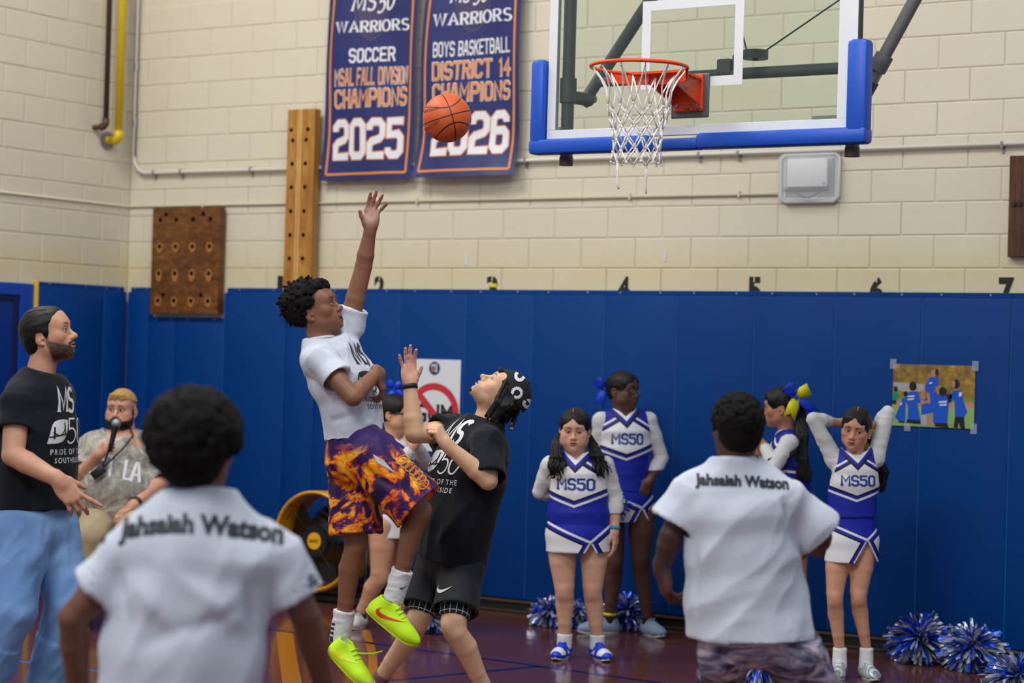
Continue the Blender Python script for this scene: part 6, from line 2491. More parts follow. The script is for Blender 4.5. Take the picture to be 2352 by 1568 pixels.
    # socks and neon shoes
    neon = Mat('neon_knit', (208, 250, 30), 0.55, spec=0.3)
    cc = neon.attr('loc')
    x, y, z = neon.xyz(cc)
    neon.color(neon.mix(neon.noise(cc, 22, 3, 0.6), (176, 240, 44), (226, 255, 20)))
    neon.bump(((x * 90).frac() - 0.5).abs(), 0.15, 0.002)
    neon.b.inputs['Emission Strength'].default_value = 0.0
    nsole = plain('neon_sole', (226, 246, 60), 0.45)
    red = plain('neon_red_mark', (226, 62, 24), 0.5)
    nlace = plain('neon_lace', (196, 244, 50), 0.6)
    for kn, an, top in ((knR, anR, 0.16), (knL, anL, 0.17)):
        d = nrm(kn - an)
        V, Q, so_ = limb_cloth(per, 'sock', [('pipe', an - d * 0.06, an + d * top * 0.55, 0.046, 0.050)], M_SOCK, 0.0045, 0.003, 30, (1, 0, 0), 3)
        if kn is knR:
            printed(per, V, Q, fit(swoosh_poly(), 0, 0, 0.034, 0.016), P(919, 1352, -0.13), RT, UP, M_BLACKPRINT, so_, 0.002, 0.01)
        else:
            for j, hgt in enumerate((0.012, 0.012, 0.012, 0.035)):
                printed(per, V, Q, fit((np.array([[0, 0], [1, 0], [1, 1], [0, 1]]), [(0, 1, 2, 3)]), 0, 0, 0.016, hgt), P(762 - 1.5 * j, 1436 + 10 * j + (12 if j == 3 else 0), 0.03), RT, UP, M_BLACKPRINT, so_, 0.002, 0.01)
    h1 = P(839, 1402, -0.10)
    make_shoe(per.root, h1, D1, U1, 0.288, neon.m, nsole, nlace, 0.012, (-1, red))
    h2 = P(752, 1496, 0.05)
    make_shoe(per.root, h2, D2, U2, 0.280, neon.m, nsole, nlace, 0.012, (-1, plain('neon_yellow_mark', (240, 236, 30), 0.5)))
    kid(MB().tube([h2 + D2 * 0.13 + U2 * 0.10, h2 + D2 * 0.15 + U2 * 0.115 + RT * 0.05, h2 + D2 * 0.15 + U2 * 0.13 + RT * 0.085], 0.004, 6).build('lace_end', nlace, None, True), per.root)


# ---------------------------------------------------------------- 5 defender looking up
def person_defender():
    D = 10.1
    base = onplane(1000, 1640, 2, 0)
    per = Person('man in black t-shirt and backwards patterned cap leaning back to defend, arm raised', D, base, 0.0042)
    P = per.P
    f, s = hd(-0.80, -0.60)
    SK = (214, 170, 138)
    fr = Frame(P(1148, 905), CV(-0.46, 0.87, -0.15), CV(0.87, 0.47, 0.02), 1.06)
    neck = P(1117, 968, 0.0)
    shL, shR = P(1116, 1012, -0.19), P(1040, 990, 0.17)
    elL, wrL = P(1121, 1103, -0.32), P(1027, 1022, -0.36)
    elR, wrR = P(952, 996, 0.02), P(941, 882, 0.06)
    hip = P(1040, 1285)
    per.body.stations([(hip, (0.15, 0.115), s), (P(1060, 1180), (0.15, 0.12), s), (P(1083, 1060), (0.175, 0.125), s), (P(1102, 1000), (0.14, 0.085), s)], 0.04)
    per.body.cap(P(1104, 996), neck, 0.07, 0.055, 0.03)
    per.arm(shL, elL, wrL, 1.12)
    per.arm(shR, elR, wrR, 1.15)
    hand(per.body, wrL, CV(-0.50, 0.84, -0.1), CV(-0.75, -0.35, 0.55), False, 1.0, (1.15, 1.2, 1.2, 1.15), (0.05, 0, -0.04, -0.1), (0.1, 0.85, 0.6), 0.6)
    hand(per.body, wrR, CV(-0.06, 1, 0.05), CV(0.30, 0.05, -0.95), True, 1.0, (0.32, 0.18, 0.2, 0.22), (0.04, -0.02, -0.10, -0.34), (0.42, 0.85, 0.45), 0.2)
    hL, knL, anL = P(1060, 1300, -0.07), P(1040, 1440, -0.24), P(1120, 1592, -0.10)
    hR, knR, anR = P(1005, 1292, 0.10), P(962, 1425, -0.02), P(872, 1562, 0.12)
    per.leg(hL, knL, anL, 1.02, -f)
    per.leg(hR, knR, anR, 1.02, -f)
    per.paint.append((P(943, 840, 0.02), 0.055, (226, 160, 150), 0.8))
    per.paint.append((P(935, 805, 0.02), 0.04, (222, 140, 132), 0.7))
    per.finish(fr, neck, dict(skin=SK, brow=(34, 26, 24), lips=(190, 130, 118), beard=0.30, beardc=(70, 56, 50), gaze=(0, 1, -0.2), neck_r=0.060, nose=1.05, open=0.1, scalp=(30, 24, 22), h=0.0026), SK)
    k = fr.sc
    M = [fr.s, fr.f, fr.u]
    # goatee
    g = Sdf()
    g.ell(fr.w((0, 0.0765, -0.104)), (0.017 * k, 0.0145 * k, 0.0115 * k), M)
    V, Q = g.mesh(0.003)
    per.part('beard', wrinkle(V, Q, 0.003, 120, None, 1, False), Q, M_HAIRB)
    # long hair hanging from the cap over the ear and neck
    g = Sdf()
    rs = np.random.RandomState(8)
    for i in range(46):
        t = i / 45
        a0 = fr.w((0.068 + 0.006 * rs.rand(), 0.052 - 0.085 * t, 0.040 + 0.012 * rs.rand()))
        hx, hy = 1146 - 16 * t, 918 + 18 * t
        tip = P(1112 + 52 * t + rs.uniform(-4, 4), 938 + 26 * sin(pi * min(t * 0.9 + 0.2, 1)) + rs.uniform(-3, 6), -0.115 - 0.01 * rs.rand())
        mid = (a0 + tip) / 2 + CV(-0.2, -0.2, -1) * 0.020 + CV(1, -0.6, 0) * 0.01
        g.chain([a0, mid, tip], [0.008, 0.0075, 0.002], 0.003)
    for i in range(12):
        tip = P(1150 + 22 * rs.rand(), 950 + 30 * rs.rand(), -0.06 + 0.1 * rs.rand())
        g.chain([fr.w((0.03 * rs.uniform(-1, 1), -0.075, 0.0)), (fr.w((0, -0.09, -0.03)) + tip) / 2, tip], [0.024, 0.02, 0.006], 0.01)
    g.ell(fr.w((0, -0.06, -0.01)), (0.066 * k, 0.055 * k, 0.07 * k), M, 0.02)
    V, Q = g.mesh(0.0038)
    per.part('hair', wrinkle(V, Q, 0.004, 90, CV(-0.4, -0.9, 0), 2, False), Q, M_HAIRB)
    # cap
    mcap = plain('black_cap_cloth', (18, 19, 25), 0.85)
    g = Sdf()
    g.ell(fr.w((0, -0.016, 0.034)), (0.090 * k, 0.112 * k, 0.108 * k), M, 0.02)
    g.cut(fr.w((0, 0.0, 0.040)), fr.w((0, -0.10, -1)) - fr.w((0, 0, 0)))
    g.ell(fr.w((0, -0.02, 0.02)), (0.078 * k, 0.100 * k, 0.098 * k), M, 0.004, -1)
    V, Q = g.mesh(0.004)
    co = per.part('cap', V, Q, mcap)
    # flap / bill hanging at the back, and the top button
    fl0, fl1 = fr.w((0.0, -0.105, 0.035)), P(1174, 985, -0.02)
    g = Sdf()
    g.ecap(fl0, fl1, (0.055, 0.010), (0.030, 0.008), fr.s, 0.01)
    V3, Q3 = g.mesh(0.004)
    fo = per.part('cap_flap', wrinkle(V3, Q3, 0.004, 30, None, 2), Q3, mcap)
    kid(MB().cyl(fr.w((0, -0.016, 0.140)), fr.w((0, -0.016, 0.148)), 0.008, 12).build('cap_button', mcap, None, True), per.root)
    kid(MB().tube([fr.w((0.03, 0.095, 0.052)), fr.w((0.0, 0.104, 0.056)), fr.w((-0.03, 0.095, 0.052))], 0.012, 8).build('cap_band', mcap, None, True), per.root)
    wm = plain('white_wreath_print', (226, 226, 236), 0.7)
    for px, py, R_, gap in ((1193.5, 864, 0.026, 0.5), (1187, 902, 0.028, 4.0), (1211, 927, 0.022, 2.2)):
        vv, ff = [], []
        for j in range(15):
            a = gap + 2 * pi * (j + 1) / 17.5
            c0 = np.array([R_ * 0.76 * cos(a), R_ * 0.76 * sin(a)])
            b = len(vv)
            for t in range(8):
                r_ = 0.0072 * (1 + 0.35 * cos(4 * t + j))
                vv.append(c0 + r_ * np.array([cos(2 * pi * t / 8), sin(2 * pi * t / 8)]) * (1.0, 1.15))
            ff.append(tuple(range(b, b + 8)))
        printed(per, V, Q, (np.array(vv), ff), P(px, py, -0.1), RT, UP, wm, co, 0.002, 0.01)
    rs = np.random.RandomState(2)
    vv, ff = [], []
    for j in range(12):
        b = len(vv)
        c0 = np.array([rs.uniform(-0.010, 0.010), rs.uniform(-0.03, 0.022)])
        for t in range(6):
            vv.append(c0 + 0.0062 * np.array([cos(t), sin(t) * 1.1]))
        ff.append(tuple(range(b, b + 6)))
    printed(per, V3, Q3, (np.array(vv), ff), P(1173, 970, -0.03), RT, UP, wm, fo, 0.002, 0.01)
    # shirt
    st = [(P(1036, 1294), (0.188, 0.160), s), (P(1052, 1190), (0.196, 0.156), s), (P(1074, 1090), (0.225, 0.155), s), (P(1090, 1025), (0.215, 0.135), s), (P(1106, 984), (0.12, 0.085), s)]
    V, Q, so = tee(per, st, [(shL, elL, 0.93), (shR, elR, 0.42)], neck, nrm(fr.w((0, -0.02, -0.05)) - neck), M_BLACKTEE, nr=0.066, amp=0.012, scale=7, along=(0.1, 0.1, 0.95), seed=12, h=0.0065, sl_r=(0.078, 0.088), hemup=CV(0.30, 1, 0),
                   folds=[(P(1085, 1030, -0.2), P(1120, 1140, -0.25), 0.02, -0.02), (P(1090, 1140, -0.2), P(1000, 1250, -0.15), 0.025, 0.014), (P(1120, 1130, -0.2), P(1060, 1270, -0.2), 0.022, 0.014), (P(1040, 1120, -0.2), P(1010, 1240, -0.2), 0.02, -0.012)],
                   collar=(neck + CV(0.0, 1, 0) * 0.008, 0.071, nrm(CV(0.12, 1, -0.05))))
    uy = nrm(P(1098, 1000) - P(1050, 1200))
    uy = nrm(uy - f * (uy @ f))
    school_print(per, V, Q, P(1073, 1058) + f * 0.15 - s * 0.005, s, uy, M_WHITEPRINT, M_BLACKTEE, 0.29, so)
    # shorts and the grid tights below them
    ms = Mat('black_sport_cloth', (30, 34, 42), 0.6)
    msm = cloth_mat('black_sport_shorts', (19, 23, 32), (27, 31, 41), 0.6)
    e1, e2 = hL + (knL - hL) * 0.74, hR + (knR - hR) * 0.78
    V, Q, sh = limb_cloth(per, 'shorts', [('ecap', hip + CV(0.2, 1, 0) * 0.06, hip - Z3 * 0.03, (0.17, 0.135), (0.175, 0.14), s), ('sph', hL, 0.101), ('sph', hR, 0.099), ('pipe', hL, e1, 0.098, 0.112), ('pipe', hR, e2, 0.098, 0.106)], msm.m, 0.006, 0.006, 10, (0.1, 0.1, 0.9), 3,
                          carve=[(e1 + (hL - e1) * 0.2, e1 + (e1 - hL) * 0.3, 0.095, 0.100), (e2 + (hR - e2) * 0.2, e2 + (e2 - hR) * 0.3, 0.092, 0.094)],
                          folds=[(P(1070, 1310, -0.3), P(1080, 1390, -0.3), 0.012, -0.012)])
    printed(per, V, Q, fit(swoosh_poly(), 0, 0, 0.072, 0.040), P(1003, 1363, -0.25), nrm(CV(1, -0.08, 0)), nrm(CV(0.08, 1, 0)), M_WHITEPRINT, sh, 0.003, 0.01)
    mgx = Mat('grid_tights', (16, 16, 22), 0.7)
    x, y, z = mgx.xyz(mgx.attr('leg'))
    ln_ = ((x * 2.39).frac() < 0.10) | ((z * 27).frac() < 0.09)
    mgx.color(mgx.mix(ln_, (16, 17, 24), (205, 208, 216)))

    def legc(h_, k_):
        d = nrm(k_ - h_)
        a = nrm(np.cross(d, [0.3, 0.9, 0.1]))
        b = np.cross(d, a)
        return lambda V: np.stack([np.arctan2((V - h_) @ b, (V - h_) @ a) / 1.0, 0 * V[:, 0], (V - h_) @ d], 1)
    g1, g2 = hL + (knL - hL) * 0.86, hR + (knR - hR) * 0.89
    limb_cloth(per, 'tights_leg', [('pipe', hL, g1, 0.090, 0.074)], mgx.m, 0.006, 0, attrs=dict(leg=legc(hL, knL)))
    limb_cloth(per, 'tights_leg', [('pipe', hR, g2, 0.090, 0.072)], mgx.m, 0.006, 0, attrs=dict(leg=legc(hR, knR)))
    kid(band(wrR + nrm(elR - wrR) * 0.012, elR, (0, 1, 0), 0.034, 0.022, M_BLACK, 'wristband'), per.root)
    pk = plain('pink_shoe', (240, 120, 190), 0.5)
    for an, kn, dx in ((anL, knL, CV(-0.75, 0, -0.5)), (anR, knR, CV(-0.9, 0, -0.3))):
        d_ = nrm([dx[0], dx[1], -0.02 if an is anL else -0.12])
        limb_cloth(per, 'sock', [('pipe', an - nrm(kn - an) * 0.05, an + nrm(kn - an) * 0.045, 0.042, 0.043)], plain('dark_sock', (120, 84, 84), 0.9), 0.006, 0)
        z_ = 0.002 if an is anL else 0.03
        make_shoe(per.root, np.array([an[0], an[1], z_]) - d_ * 0.075, d_, (0, 0, 1), 0.30, pk, M_SOLEW, M_BLACK)


# ---------------------------------------------------------------- cheerleaders
M_ROYAL = (14, 34, 158)


def cheer_mats():
    m_ = Mat('cheer_shell_cloth', M_ROYAL, 0.6, spec=0.35)
    u, v, w = m_.xyz(m_.attr('tc'))
    au = u.abs()
    WHT, BLK, BLU = (226, 226, 230), (14, 16, 26), M_ROYAL
    g1 = v - (au * 0.60 + 0.026)
    g2 = v - (0.248 - au * 0.36)
    e = (v - (0.022 - au * 1.0)) / 1.414
    front = w > -0.01
    panel = (g1 > 0.0) & (g2 < 0.0) & front
    c = m_.mix(panel, m_.mix(m_.noise(m_.attr('tc'), 5, 3) * 0.4, BLU, (10, 26, 136)), WHT)
    for lo_, hi_, col in ((-0.014, 0.0, BLK), (-0.041, -0.027, WHT)):
        c = m_.mix((g1 > lo_) & (g1 < hi_) & front, c, col)
    for lo_, hi_, col in ((0.0, 0.011, BLK), (0.011, 0.026, BLU), (0.026, 0.041, WHT)):
        c = m_.mix((g2 > lo_) & (g2 < hi_), c, col)
    vn = (v < 0.20) & front
    for lo_, hi_, col in ((-0.05, 0.018, WHT), (0.018, 0.036, BLU), (0.036, 0.050, BLK)):
        c = m_.mix((e > lo_) & (e < hi_) & vn & (au < 0.095), c, col)
    m_.color(c)
    m_.bump(m_.noise(m_.coord(), 300, 2), 0.08, 0.001)
    k_ = Mat('cheer_skirt_cloth', (226, 226, 230), 0.6, spec=0.3)
    u, v, w = k_.xyz(k_.attr('tc'))
    uc, vc = 0.085, 0.145
    d1 = (v - (vc + (u - uc) * 0.42)) * 0.92
    d2 = (v - (vc - (u - uc) * 0.85)) * 0.76
    left = u < uc
    top = (left & (d1 < 0.0)) | ((1 - left) & (d2 < 0.0))
    c = k_.mix(top, WHT, BLU)
    for (d, msk) in ((d1, left), (d2, 1 - left)):
        for lo_, hi_, col in ((-0.014, 0.0, WHT), (0.0, 0.016, BLU), (0.016, 0.027, BLK)):
            c = k_.mix((d > lo_) & (d < hi_) & msk, c, col)
    t = ((u - uc).abs() - (v - vc) * 0.55) * 0.88
    tl = (v > vc) & front_(k_, w)
    for lo_, hi_, col in ((-0.002, 0.011, WHT), (0.011, 0.025, BLU), (0.025, 0.036, BLK)):
        c = k_.mix((t > lo_) & (t < hi_) & tl, c, col)
    k_.color(c)
    k_.bump(k_.noise(k_.coord(), 300, 2), 0.08, 0.001)
    return m_.m, k_.m


def front_(m_, w):
    return w > -0.01


M_SHELL, M_SKIRT = cheer_mats()
M_MSBLUE = plain('cheer_letter_blue', (14, 60, 140), 0.6)


def cheer(per, f, s, N0, up, st, skst, sh, el, wr, sc=1.0, vskin=False, arm_r=1.0, h=0.0065, hemcut=None, notch=True, text=True, tw=0.19, sleeve_end=1.0):
    """shell top, skirt and white undershirt. st: shell stations from hem to shoulder; skst: skirt stations hem to waist"""
    def tc(V):
        q = (V - N0) / sc
        return np.stack([q @ s, -(q @ up), q @ f], 1)
    # undershirt with long sleeves
    g = Sdf()
    g.stations([(c, (r[0] - 0.013, r[1] - 0.013), sd) for c, r, sd in st], 0.04)
    for i in (0, 1):
        e = el[i] + (wr[i] - el[i]) * sleeve_end
        m_ = el[i] + (wr[i] - el[i]) * 0.30
        g.chain([sh[i], sh[i] + (el[i] - sh[i]) * 0.45, el[i], m_, el[i] + (wr[i] - el[i]) * (sleeve_end - 0.1)], [0.055 * arm_r, 0.051 * arm_r, 0.0435 * arm_r, 0.0445 * arm_r, 0.0345 * arm_r], 0.03)
        g.pipe(m_, e, 0.0445 * arm_r, 0.0335 * arm_r, 0.006)
        g.pipe(e - nrm(e - el[i]) * 0.02, e + nrm(e - el[i]) * 0.02, 0.0275 * arm_r, 0.0275 * arm_r, 0.003, -1)
        g.cap(N0 - up * 0.03, sh[i] - up * 0.004, 0.04, 0.044, 0.03)
    if vskin:
        g.ell(N0 + f * 0.06 + up * 0.02, (0.075, 0.11, 0.085), [s, f, up], 0.006, -1)
    else:
        g.cap(N0 - up * 0.03, N0 + up * 0.14, 0.056, 0.066, 0.008, -1)
    g.cut(st[1][0], -up, within=(st[0][0], 0.3))
    V, Q = g.mesh(h)
    V = wrinkle(V, Q, 0.0035, 18, s, 7)
    per.part('undershirt', V, Q, M_WHITESLV)
    # shell
    g = Sdf()
    g.stations(st, 0.04)
    for i in (0, 1):
        g.cap(N0 - up * 0.015, sh[i] + up * 0.012, 0.042, 0.050, 0.04)
    for i, sg in ((0, -1), (1, 1)):
        arm = nrm(el[i] - sh[i])
        g.cut(sh[i] + s * (-sg) * 0.012, s * sg * 0.94 + up * 0.2, within=(sh[i] + s * sg * 0.02 - up * 0.03, 0.13))
    g.cut(st[0][0] if hemcut is None else hemcut[0], -up if hemcut is None else -nrm(hemcut[1]), within=(st[0][0], 0.32))

    def vneck(X, Y, Z, Dv):
        x, y, z = (X - N0[0]) / sc, (Y - N0[1]) / sc, (Z - N0[2]) / sc
        u = np.abs(x * s[0] + y * s[1] + z * s[2])
        v = -(x * up[0] + y * up[1] + z * up[2])
        w = x * f[0] + y * f[1] + z * f[2]
        wedge = np.maximum((v - (0.022 - 1.0 * u)) / 1.414, -w - 0.01)
        back = np.maximum((v - (0.0 - 0.4 * u)) / 1.1, u - 0.08)
        return np.maximum(Dv, -np.minimum(wedge, back) * sc)
    g.fn(vneck)
    V, Q = g.mesh(h)
    V = wrinkle(V, Q, 0.004, 9, s, 3)
    so = per.part('uniform_top', V, Q, M_SHELL, tc=tc(V))
    if text:
        o = N0 - up * 0.156 * sc + f * 0.14
        printed(per, V, Q, fit(stroke_text('MS50', 0.80, 'block', 0.95, 0.62), -tw / 2, -0.036 * sc, tw / 2, 0.036 * sc), o, s, up, M_MSBLUE, so, 0.0022, 0.012)
    # skirt
    g = Sdf()
    g.stations(skst, 0.04)
    hc, hr, hs = skst[0]
    g.cut(hc, -up, within=(hc, 0.32))
    W0 = skst[-1][0]
    g.cut(W0 + up * 0.01, up, within=(W0, 0.3))
    g.ecap(hc - up * 0.1, hc + up * 0.03, (hr[0] - 0.012, hr[1] - 0.012), (hr[0] - 0.014, hr[1] - 0.014), hs, 0.004, -1, True)

    def stc(V):
        q = (V - W0) / sc
        return np.stack([q @ s, -(q @ up), q @ f], 1)
    if notch:
        def nf(X, Y, Z, Dv):
            x, y, z = (X - W0[0]) / sc, (Y - W0[1]) / sc, (Z - W0[2]) / sc
            u = x * s[0] + y * s[1] + z * s[2]
            v = -(x * up[0] + y * up[1] + z * up[2])
            w = x * f[0] + y * f[1] + z * f[2]
            n_ = np.maximum(np.abs(u - 0.085) - (v - 0.145) * 0.55, -w + 0.02)
            return np.maximum(Dv, -np.maximum(n_, 0.145 - v) * sc)
        g.fn(nf)
    V2, Q2 = g.mesh(h)
    per.part('skirt', V2, Q2, M_SKIRT, tc=stc(V2))
    return so


def bow(root, c, n, upv, col1, col2, sc=1.0):
    """a big cheer bow: two loops and two tails, at c, facing n"""
    n = nrm(n)
    upv = nrm(np.asarray(upv) - n * (np.asarray(upv) @ n))
    x = np.cross(upv, n)
    def sheet(name, pts, wid, mat, taper=None, notch=False):
        V, Fs = [], []
        for i, (a, b, d) in enumerate(pts):
            w_ = wid[i]
            p = c + (x * a + upv * b + n * d) * sc
            nx = pts[min(i + 1, len(pts) - 1)]; pv = pts[max(i - 1, 0)]
            t = nrm(x * (nx[0] - pv[0]) + upv * (nx[1] - pv[1]))
            q = np.cross(n, t)
            off = t * (0.018 * sc if (notch and i == len(pts) - 1) else 0)
            V += [p - q * w_ / 2 * sc + off, p - off * 0.6, p + q * w_ / 2 * sc + off]
        for i in range(len(pts) - 1):
            Fs += [(3 * i, 3 * i + 1, 3 * i + 4, 3 * i + 3), (3 * i + 1, 3 * i + 2, 3 * i + 5, 3 * i + 4)]
        o = obj(name, V, Fs, mat, None, True)
        md = o.modifiers.new('thick', 'SOLIDIFY'); md.thickness = 0.003
        kid(o, root)
    sheet('bow_loop', [(0, 0, 0.01), (-0.03, 0.03, 0.035), (-0.055, 0.05, 0.04), (-0.06, 0.055, 0.02), (-0.04, 0.035, 0.0), (0, 0, 0)], [0.03, 0.06, 0.07, 0.07, 0.055, 0.03], col1)
    sheet('bow_loop', [(0, 0, 0.01), (0.03, 0.03, 0.03), (0.055, 0.04, 0.035), (0.06, 0.035, 0.015), (0.04, 0.02, 0.0), (0, 0, 0)], [0.03, 0.055, 0.065, 0.065, 0.05, 0.03], col2)
    sheet('bow_tail', [(0, 0, 0.012), (-0.015, -0.04, 0.022), (-0.035, -0.095, 0.02)], [0.03, 0.06, 0.066], col2, notch=True)
    sheet('bow_tail', [(0, 0, 0.008), (0.04, -0.025, 0.015), (0.105, -0.075, 0.01)], [0.03, 0.045, 0.05], col1, notch=True)
    kid(MB().tube([c + n * 0.008 * sc - upv * 0.012 * sc, c + n * 0.016 * sc, c + n * 0.008 * sc + upv * 0.012 * sc], 0.012 * sc, 8).build('bow_knot', col1, None, True), root)


M_BOWB = plain('bow_royal_blue', (18, 62, 214), 0.5)
M_BOWY = plain('bow_yellow', (232, 222, 16), 0.5)


def girl_cap(g, fr, t=0.012, face=(0, 0.118, -0.012), fr_r=(0.066, 0.062, 0.088), nape=-0.05, wd=1.0):
    k = fr.sc
    M = [fr.s, fr.f, fr.u]
    g.ell(fr.w((0, -0.018, 0.030)), ((0.076 * wd + t) * k, (0.094 + t) * k, (0.088 + t) * k), M, 0.02)
    g.ell(fr.w((0, 0.028, -0.010)), ((0.062 * wd + 0.007) * k, 0.056 * k, 0.084 * k), M, 0.02)
    g.ell(fr.w((0, -0.040, -0.015)), (0.066 * k, 0.066 * k, 0.065 * k), M, 0.03)
    g.ell(fr.w((0, 0.050, 0.050)), ((0.060 * wd + 0.007) * k, 0.042 * k, 0.050 * k), M, 0.03)
    s0 = face[0]

    def hl(X, Y, Z, D):
        x, y, z = (X - fr.c[0]) / k, (Y - fr.c[1]) / k, (Z - fr.c[2]) / k
        a = x * fr.s[0] + y * fr.s[1] + z * fr.s[2] - s0
        f = x * fr.f[0] + y * fr.f[1] + z * fr.f[2]
        u = x * fr.u[0] + y * fr.u[1] + z * fr.u[2]
        hz = 0.081 - 0.80 * np.abs(a) - 6.0 * a * a
        low = np.maximum(u + 0.004, np.maximum(0.078 * wd - 0.012 - np.abs(a + s0), 0.012 - f))
        D = np.maximum(D, -np.maximum((u - hz) * 0.6, 0.006 - f) * k)
        return np.maximum(D, -np.maximum(u + 0.030, -0.02 - f) * k)
    g.fn(hl)
    for sg in (-1, 1):
        g.ell(fr.w((sg * 0.088, 0.0, -0.022)), (0.026 * k, 0.034 * k, 0.036 * k), M, 0.008, -1)
    g.cut(fr.w((0, 0, nape)), -fr.u)


def parting(per, fr, s0, s1):
    pts = []
    for i in range(9):
        a = radians(18 + 62 * i / 8)
        pts.append(fr.w((s0 + (s1 - s0) * i / 8, -0.018 + (0.094 + 0.0110) * cos(a), 0.030 + (0.088 + 0.0110) * sin(a))))
    kid(MB().tube(pts, 0.0022, 6).build('parting', plain('scalp_skin', (176, 140, 118), 0.6), None, True), per.root)


def girl_legs(per, hips, knees, ankles, front, r, paintk=(150, 100, 84), tone=None):
    for h_, k_, a_ in zip(hips, knees, ankles):
        per.leg(h_, k_, a_, r, -front)
        if tone is not None:
            per.paint.append((k_ + front * 0.05, 0.05, tone, 0.4))


def person_cheer_center():
    D = 12.07
    base = onplane(1335, 1512, 2, 0)
    per = Person('cheerleader with long black hair and blue white sneakers in front of her taller teammate', D, base, 0.006)
    P = per.P
    f, s = hd(-0.10, -1)
    SK = (212, 164, 138)
    fr = Frame(P(1320, 988, -0.02), CV(-0.10, -0.10, -1), CV(0.02, 1, -0.1), 1.0)
    N0 = P(1325, 1047)
    sh = [P(1265, 1068, 0.01), P(1389, 1068, 0.01)]
    el = [P(1240, 1128, 0.08), P(1414, 1142, 0.02)]
    wr = [P(1285, 1140, 0.16), P(1411, 1216, -0.02)]
    hip = P(1328, 1220)
    st = [(P(1328, 1222), (0.182, 0.135), s), (P(1328, 1178), (0.176, 0.130), s), (P(1329, 1130), (0.162, 0.128), s), (P(1328, 1085), (0.158, 0.118), s), (P(1327, 1060), (0.10, 0.075), s)]
    per.body.stations([(hip, (0.165, 0.125), s)] + [(c, (r[0] - 0.02, r[1] - 0.02), d) for c, r, d in st[1:]], 0.04)
    for i in (0, 1):
        per.arm(sh[i], el[i], wr[i], 0.92)
    hand(per.body, wr[1], CV(0.08, -1, -0.05), CV(-0.9, 0, 0.4), False, 0.88, (0.25, 0.3, 0.3, 0.3), (0.03, 0, -0.03, -0.08), (0.35, 0.8, 0.3), 0.2)
    hand(per.body, wr[0], CV(0.9, -0.2, 0.2), CV(0, 0, 1), True, 0.88, (0.5, 0.5, 0.5, 0.5))
    hips = [P(1289, 1240, 0), P(1366, 1240, 0)]
    kn = [P(1297, 1358, -0.01), P(1361, 1358, -0.01)]
    an = [P(1297, 1462, 0.02), P(1372, 1466, 0.02)]
    girl_legs(per, hips, kn, an, f, 0.98, tone=(190, 136, 112))
    per.finish(fr, N0 - Z3 * 0.01, dict(skin=SK, wide=1.08, jaw=1.12, chub=0.45, brow=(86, 64, 54), lips=(178, 112, 106), nose=0.78, nosew=1.05, cheek=1.1, gaze=(0.12, 1, -0.06), lid=0.48, neck_r=0.052, open=0.06, h=0.0026), SK)
    g = Sdf()
    girl_cap(g, fr, 0.011, (-0.008, 0, 0), (0, 0, 0), -0.09, 1.08)
    rs = np.random.RandomState(4)
    for i in range(60):     # image left: over the shoulder and down the chest
        t = rs.rand()
        top = fr.w((-0.070 - 0.012 * rs.rand(), -0.01 - 0.03 * t, -0.01))
        pts = [top, P(1289 - 20 * t + rs.uniform(-3, 3), 1018, -0.02 + 0.03 * t), P(1288 - 24 * t + rs.uniform(-5, 5), 1050, -0.13 + 0.03 * rs.rand()), P(1290 - 30 * t + rs.uniform(-8, 8), 1070 + 34 * rs.rand(), -0.155 + 0.03 * rs.rand())]
        g.chain(pts, [0.009, 0.007, 0.005, 0.0018], 0.002)
    for i in range(46):
        t = rs.rand()
        top = fr.w((0.068 + 0.012 * rs.rand(), -0.02 - 0.03 * t, -0.02))
        pts = [top, P(1353 + 18 * t + rs.uniform(-3, 3), 1020, 0.01), P(1362 + 22 * t + rs.uniform(-5, 5), 1048, -0.10 + 0.03 * rs.rand()), P(1370 + 30 * t + rs.uniform(-8, 8), 1060 + 40 * rs.rand(), -0.125 + 0.03 * rs.rand())]
        g.chain(pts, [0.009, 0.007, 0.005, 0.0018], 0.002)
    V, Q = g.mesh(0.0038)
    low = np.clip((fr.c[2] - 0.08 - V[:, 2]) / 0.06, 0, 1)
    V = V + np.outer(low * 0.007 * np.sin(V[:, 2] * 70 + V[:, 0] * 40), RT0) + np.outer(low * 0.005 * np.sin(V[:, 2] * 55 + 1), FW0)
    per.part('hair', wrinkle(V, Q, 0.004, 110, (0, 0, 1), 2, False, 2, 0.3 + 0.7 * low), Q, M_HAIRB)
    parting(per, fr, -0.008, -0.010)
    skst = [(P(1328, 1266), (0.186, 0.140), s), (P(1328, 1225), (0.186, 0.138), s), (P(1328, 1186), (0.172, 0.126), s)]
    cheer(per, f, s, N0, nrm(UP * 1.0), st, skst, sh, el, wr, 1.0, True, 0.98, hemcut=(P(1328, 1216), CV(0.30, 1, 0)), tw=0.225)
    kid(band(wr[1] + Z3 * 0.01, el[1], (0, 1, 0), 0.029, 0.02, plain('teal_bead', (50, 150, 180), 0.4), 'bracelet'), per.root)
    mu = Mat('blue_white_leather', (22, 60, 200), 0.4)
    x, y, z = mu.xyz(mu.attr('loc'))
    wht = ((x > 0.205) & (z > 0.036) & (x < 0.262)) | ((x > 0.075) & (x < 0.15) & (z < 0.062) & (z > 0.03) & (y.abs() > 0.024))
    mu.color(mu.mix(wht, (20, 62, 206), (228, 230, 236)))
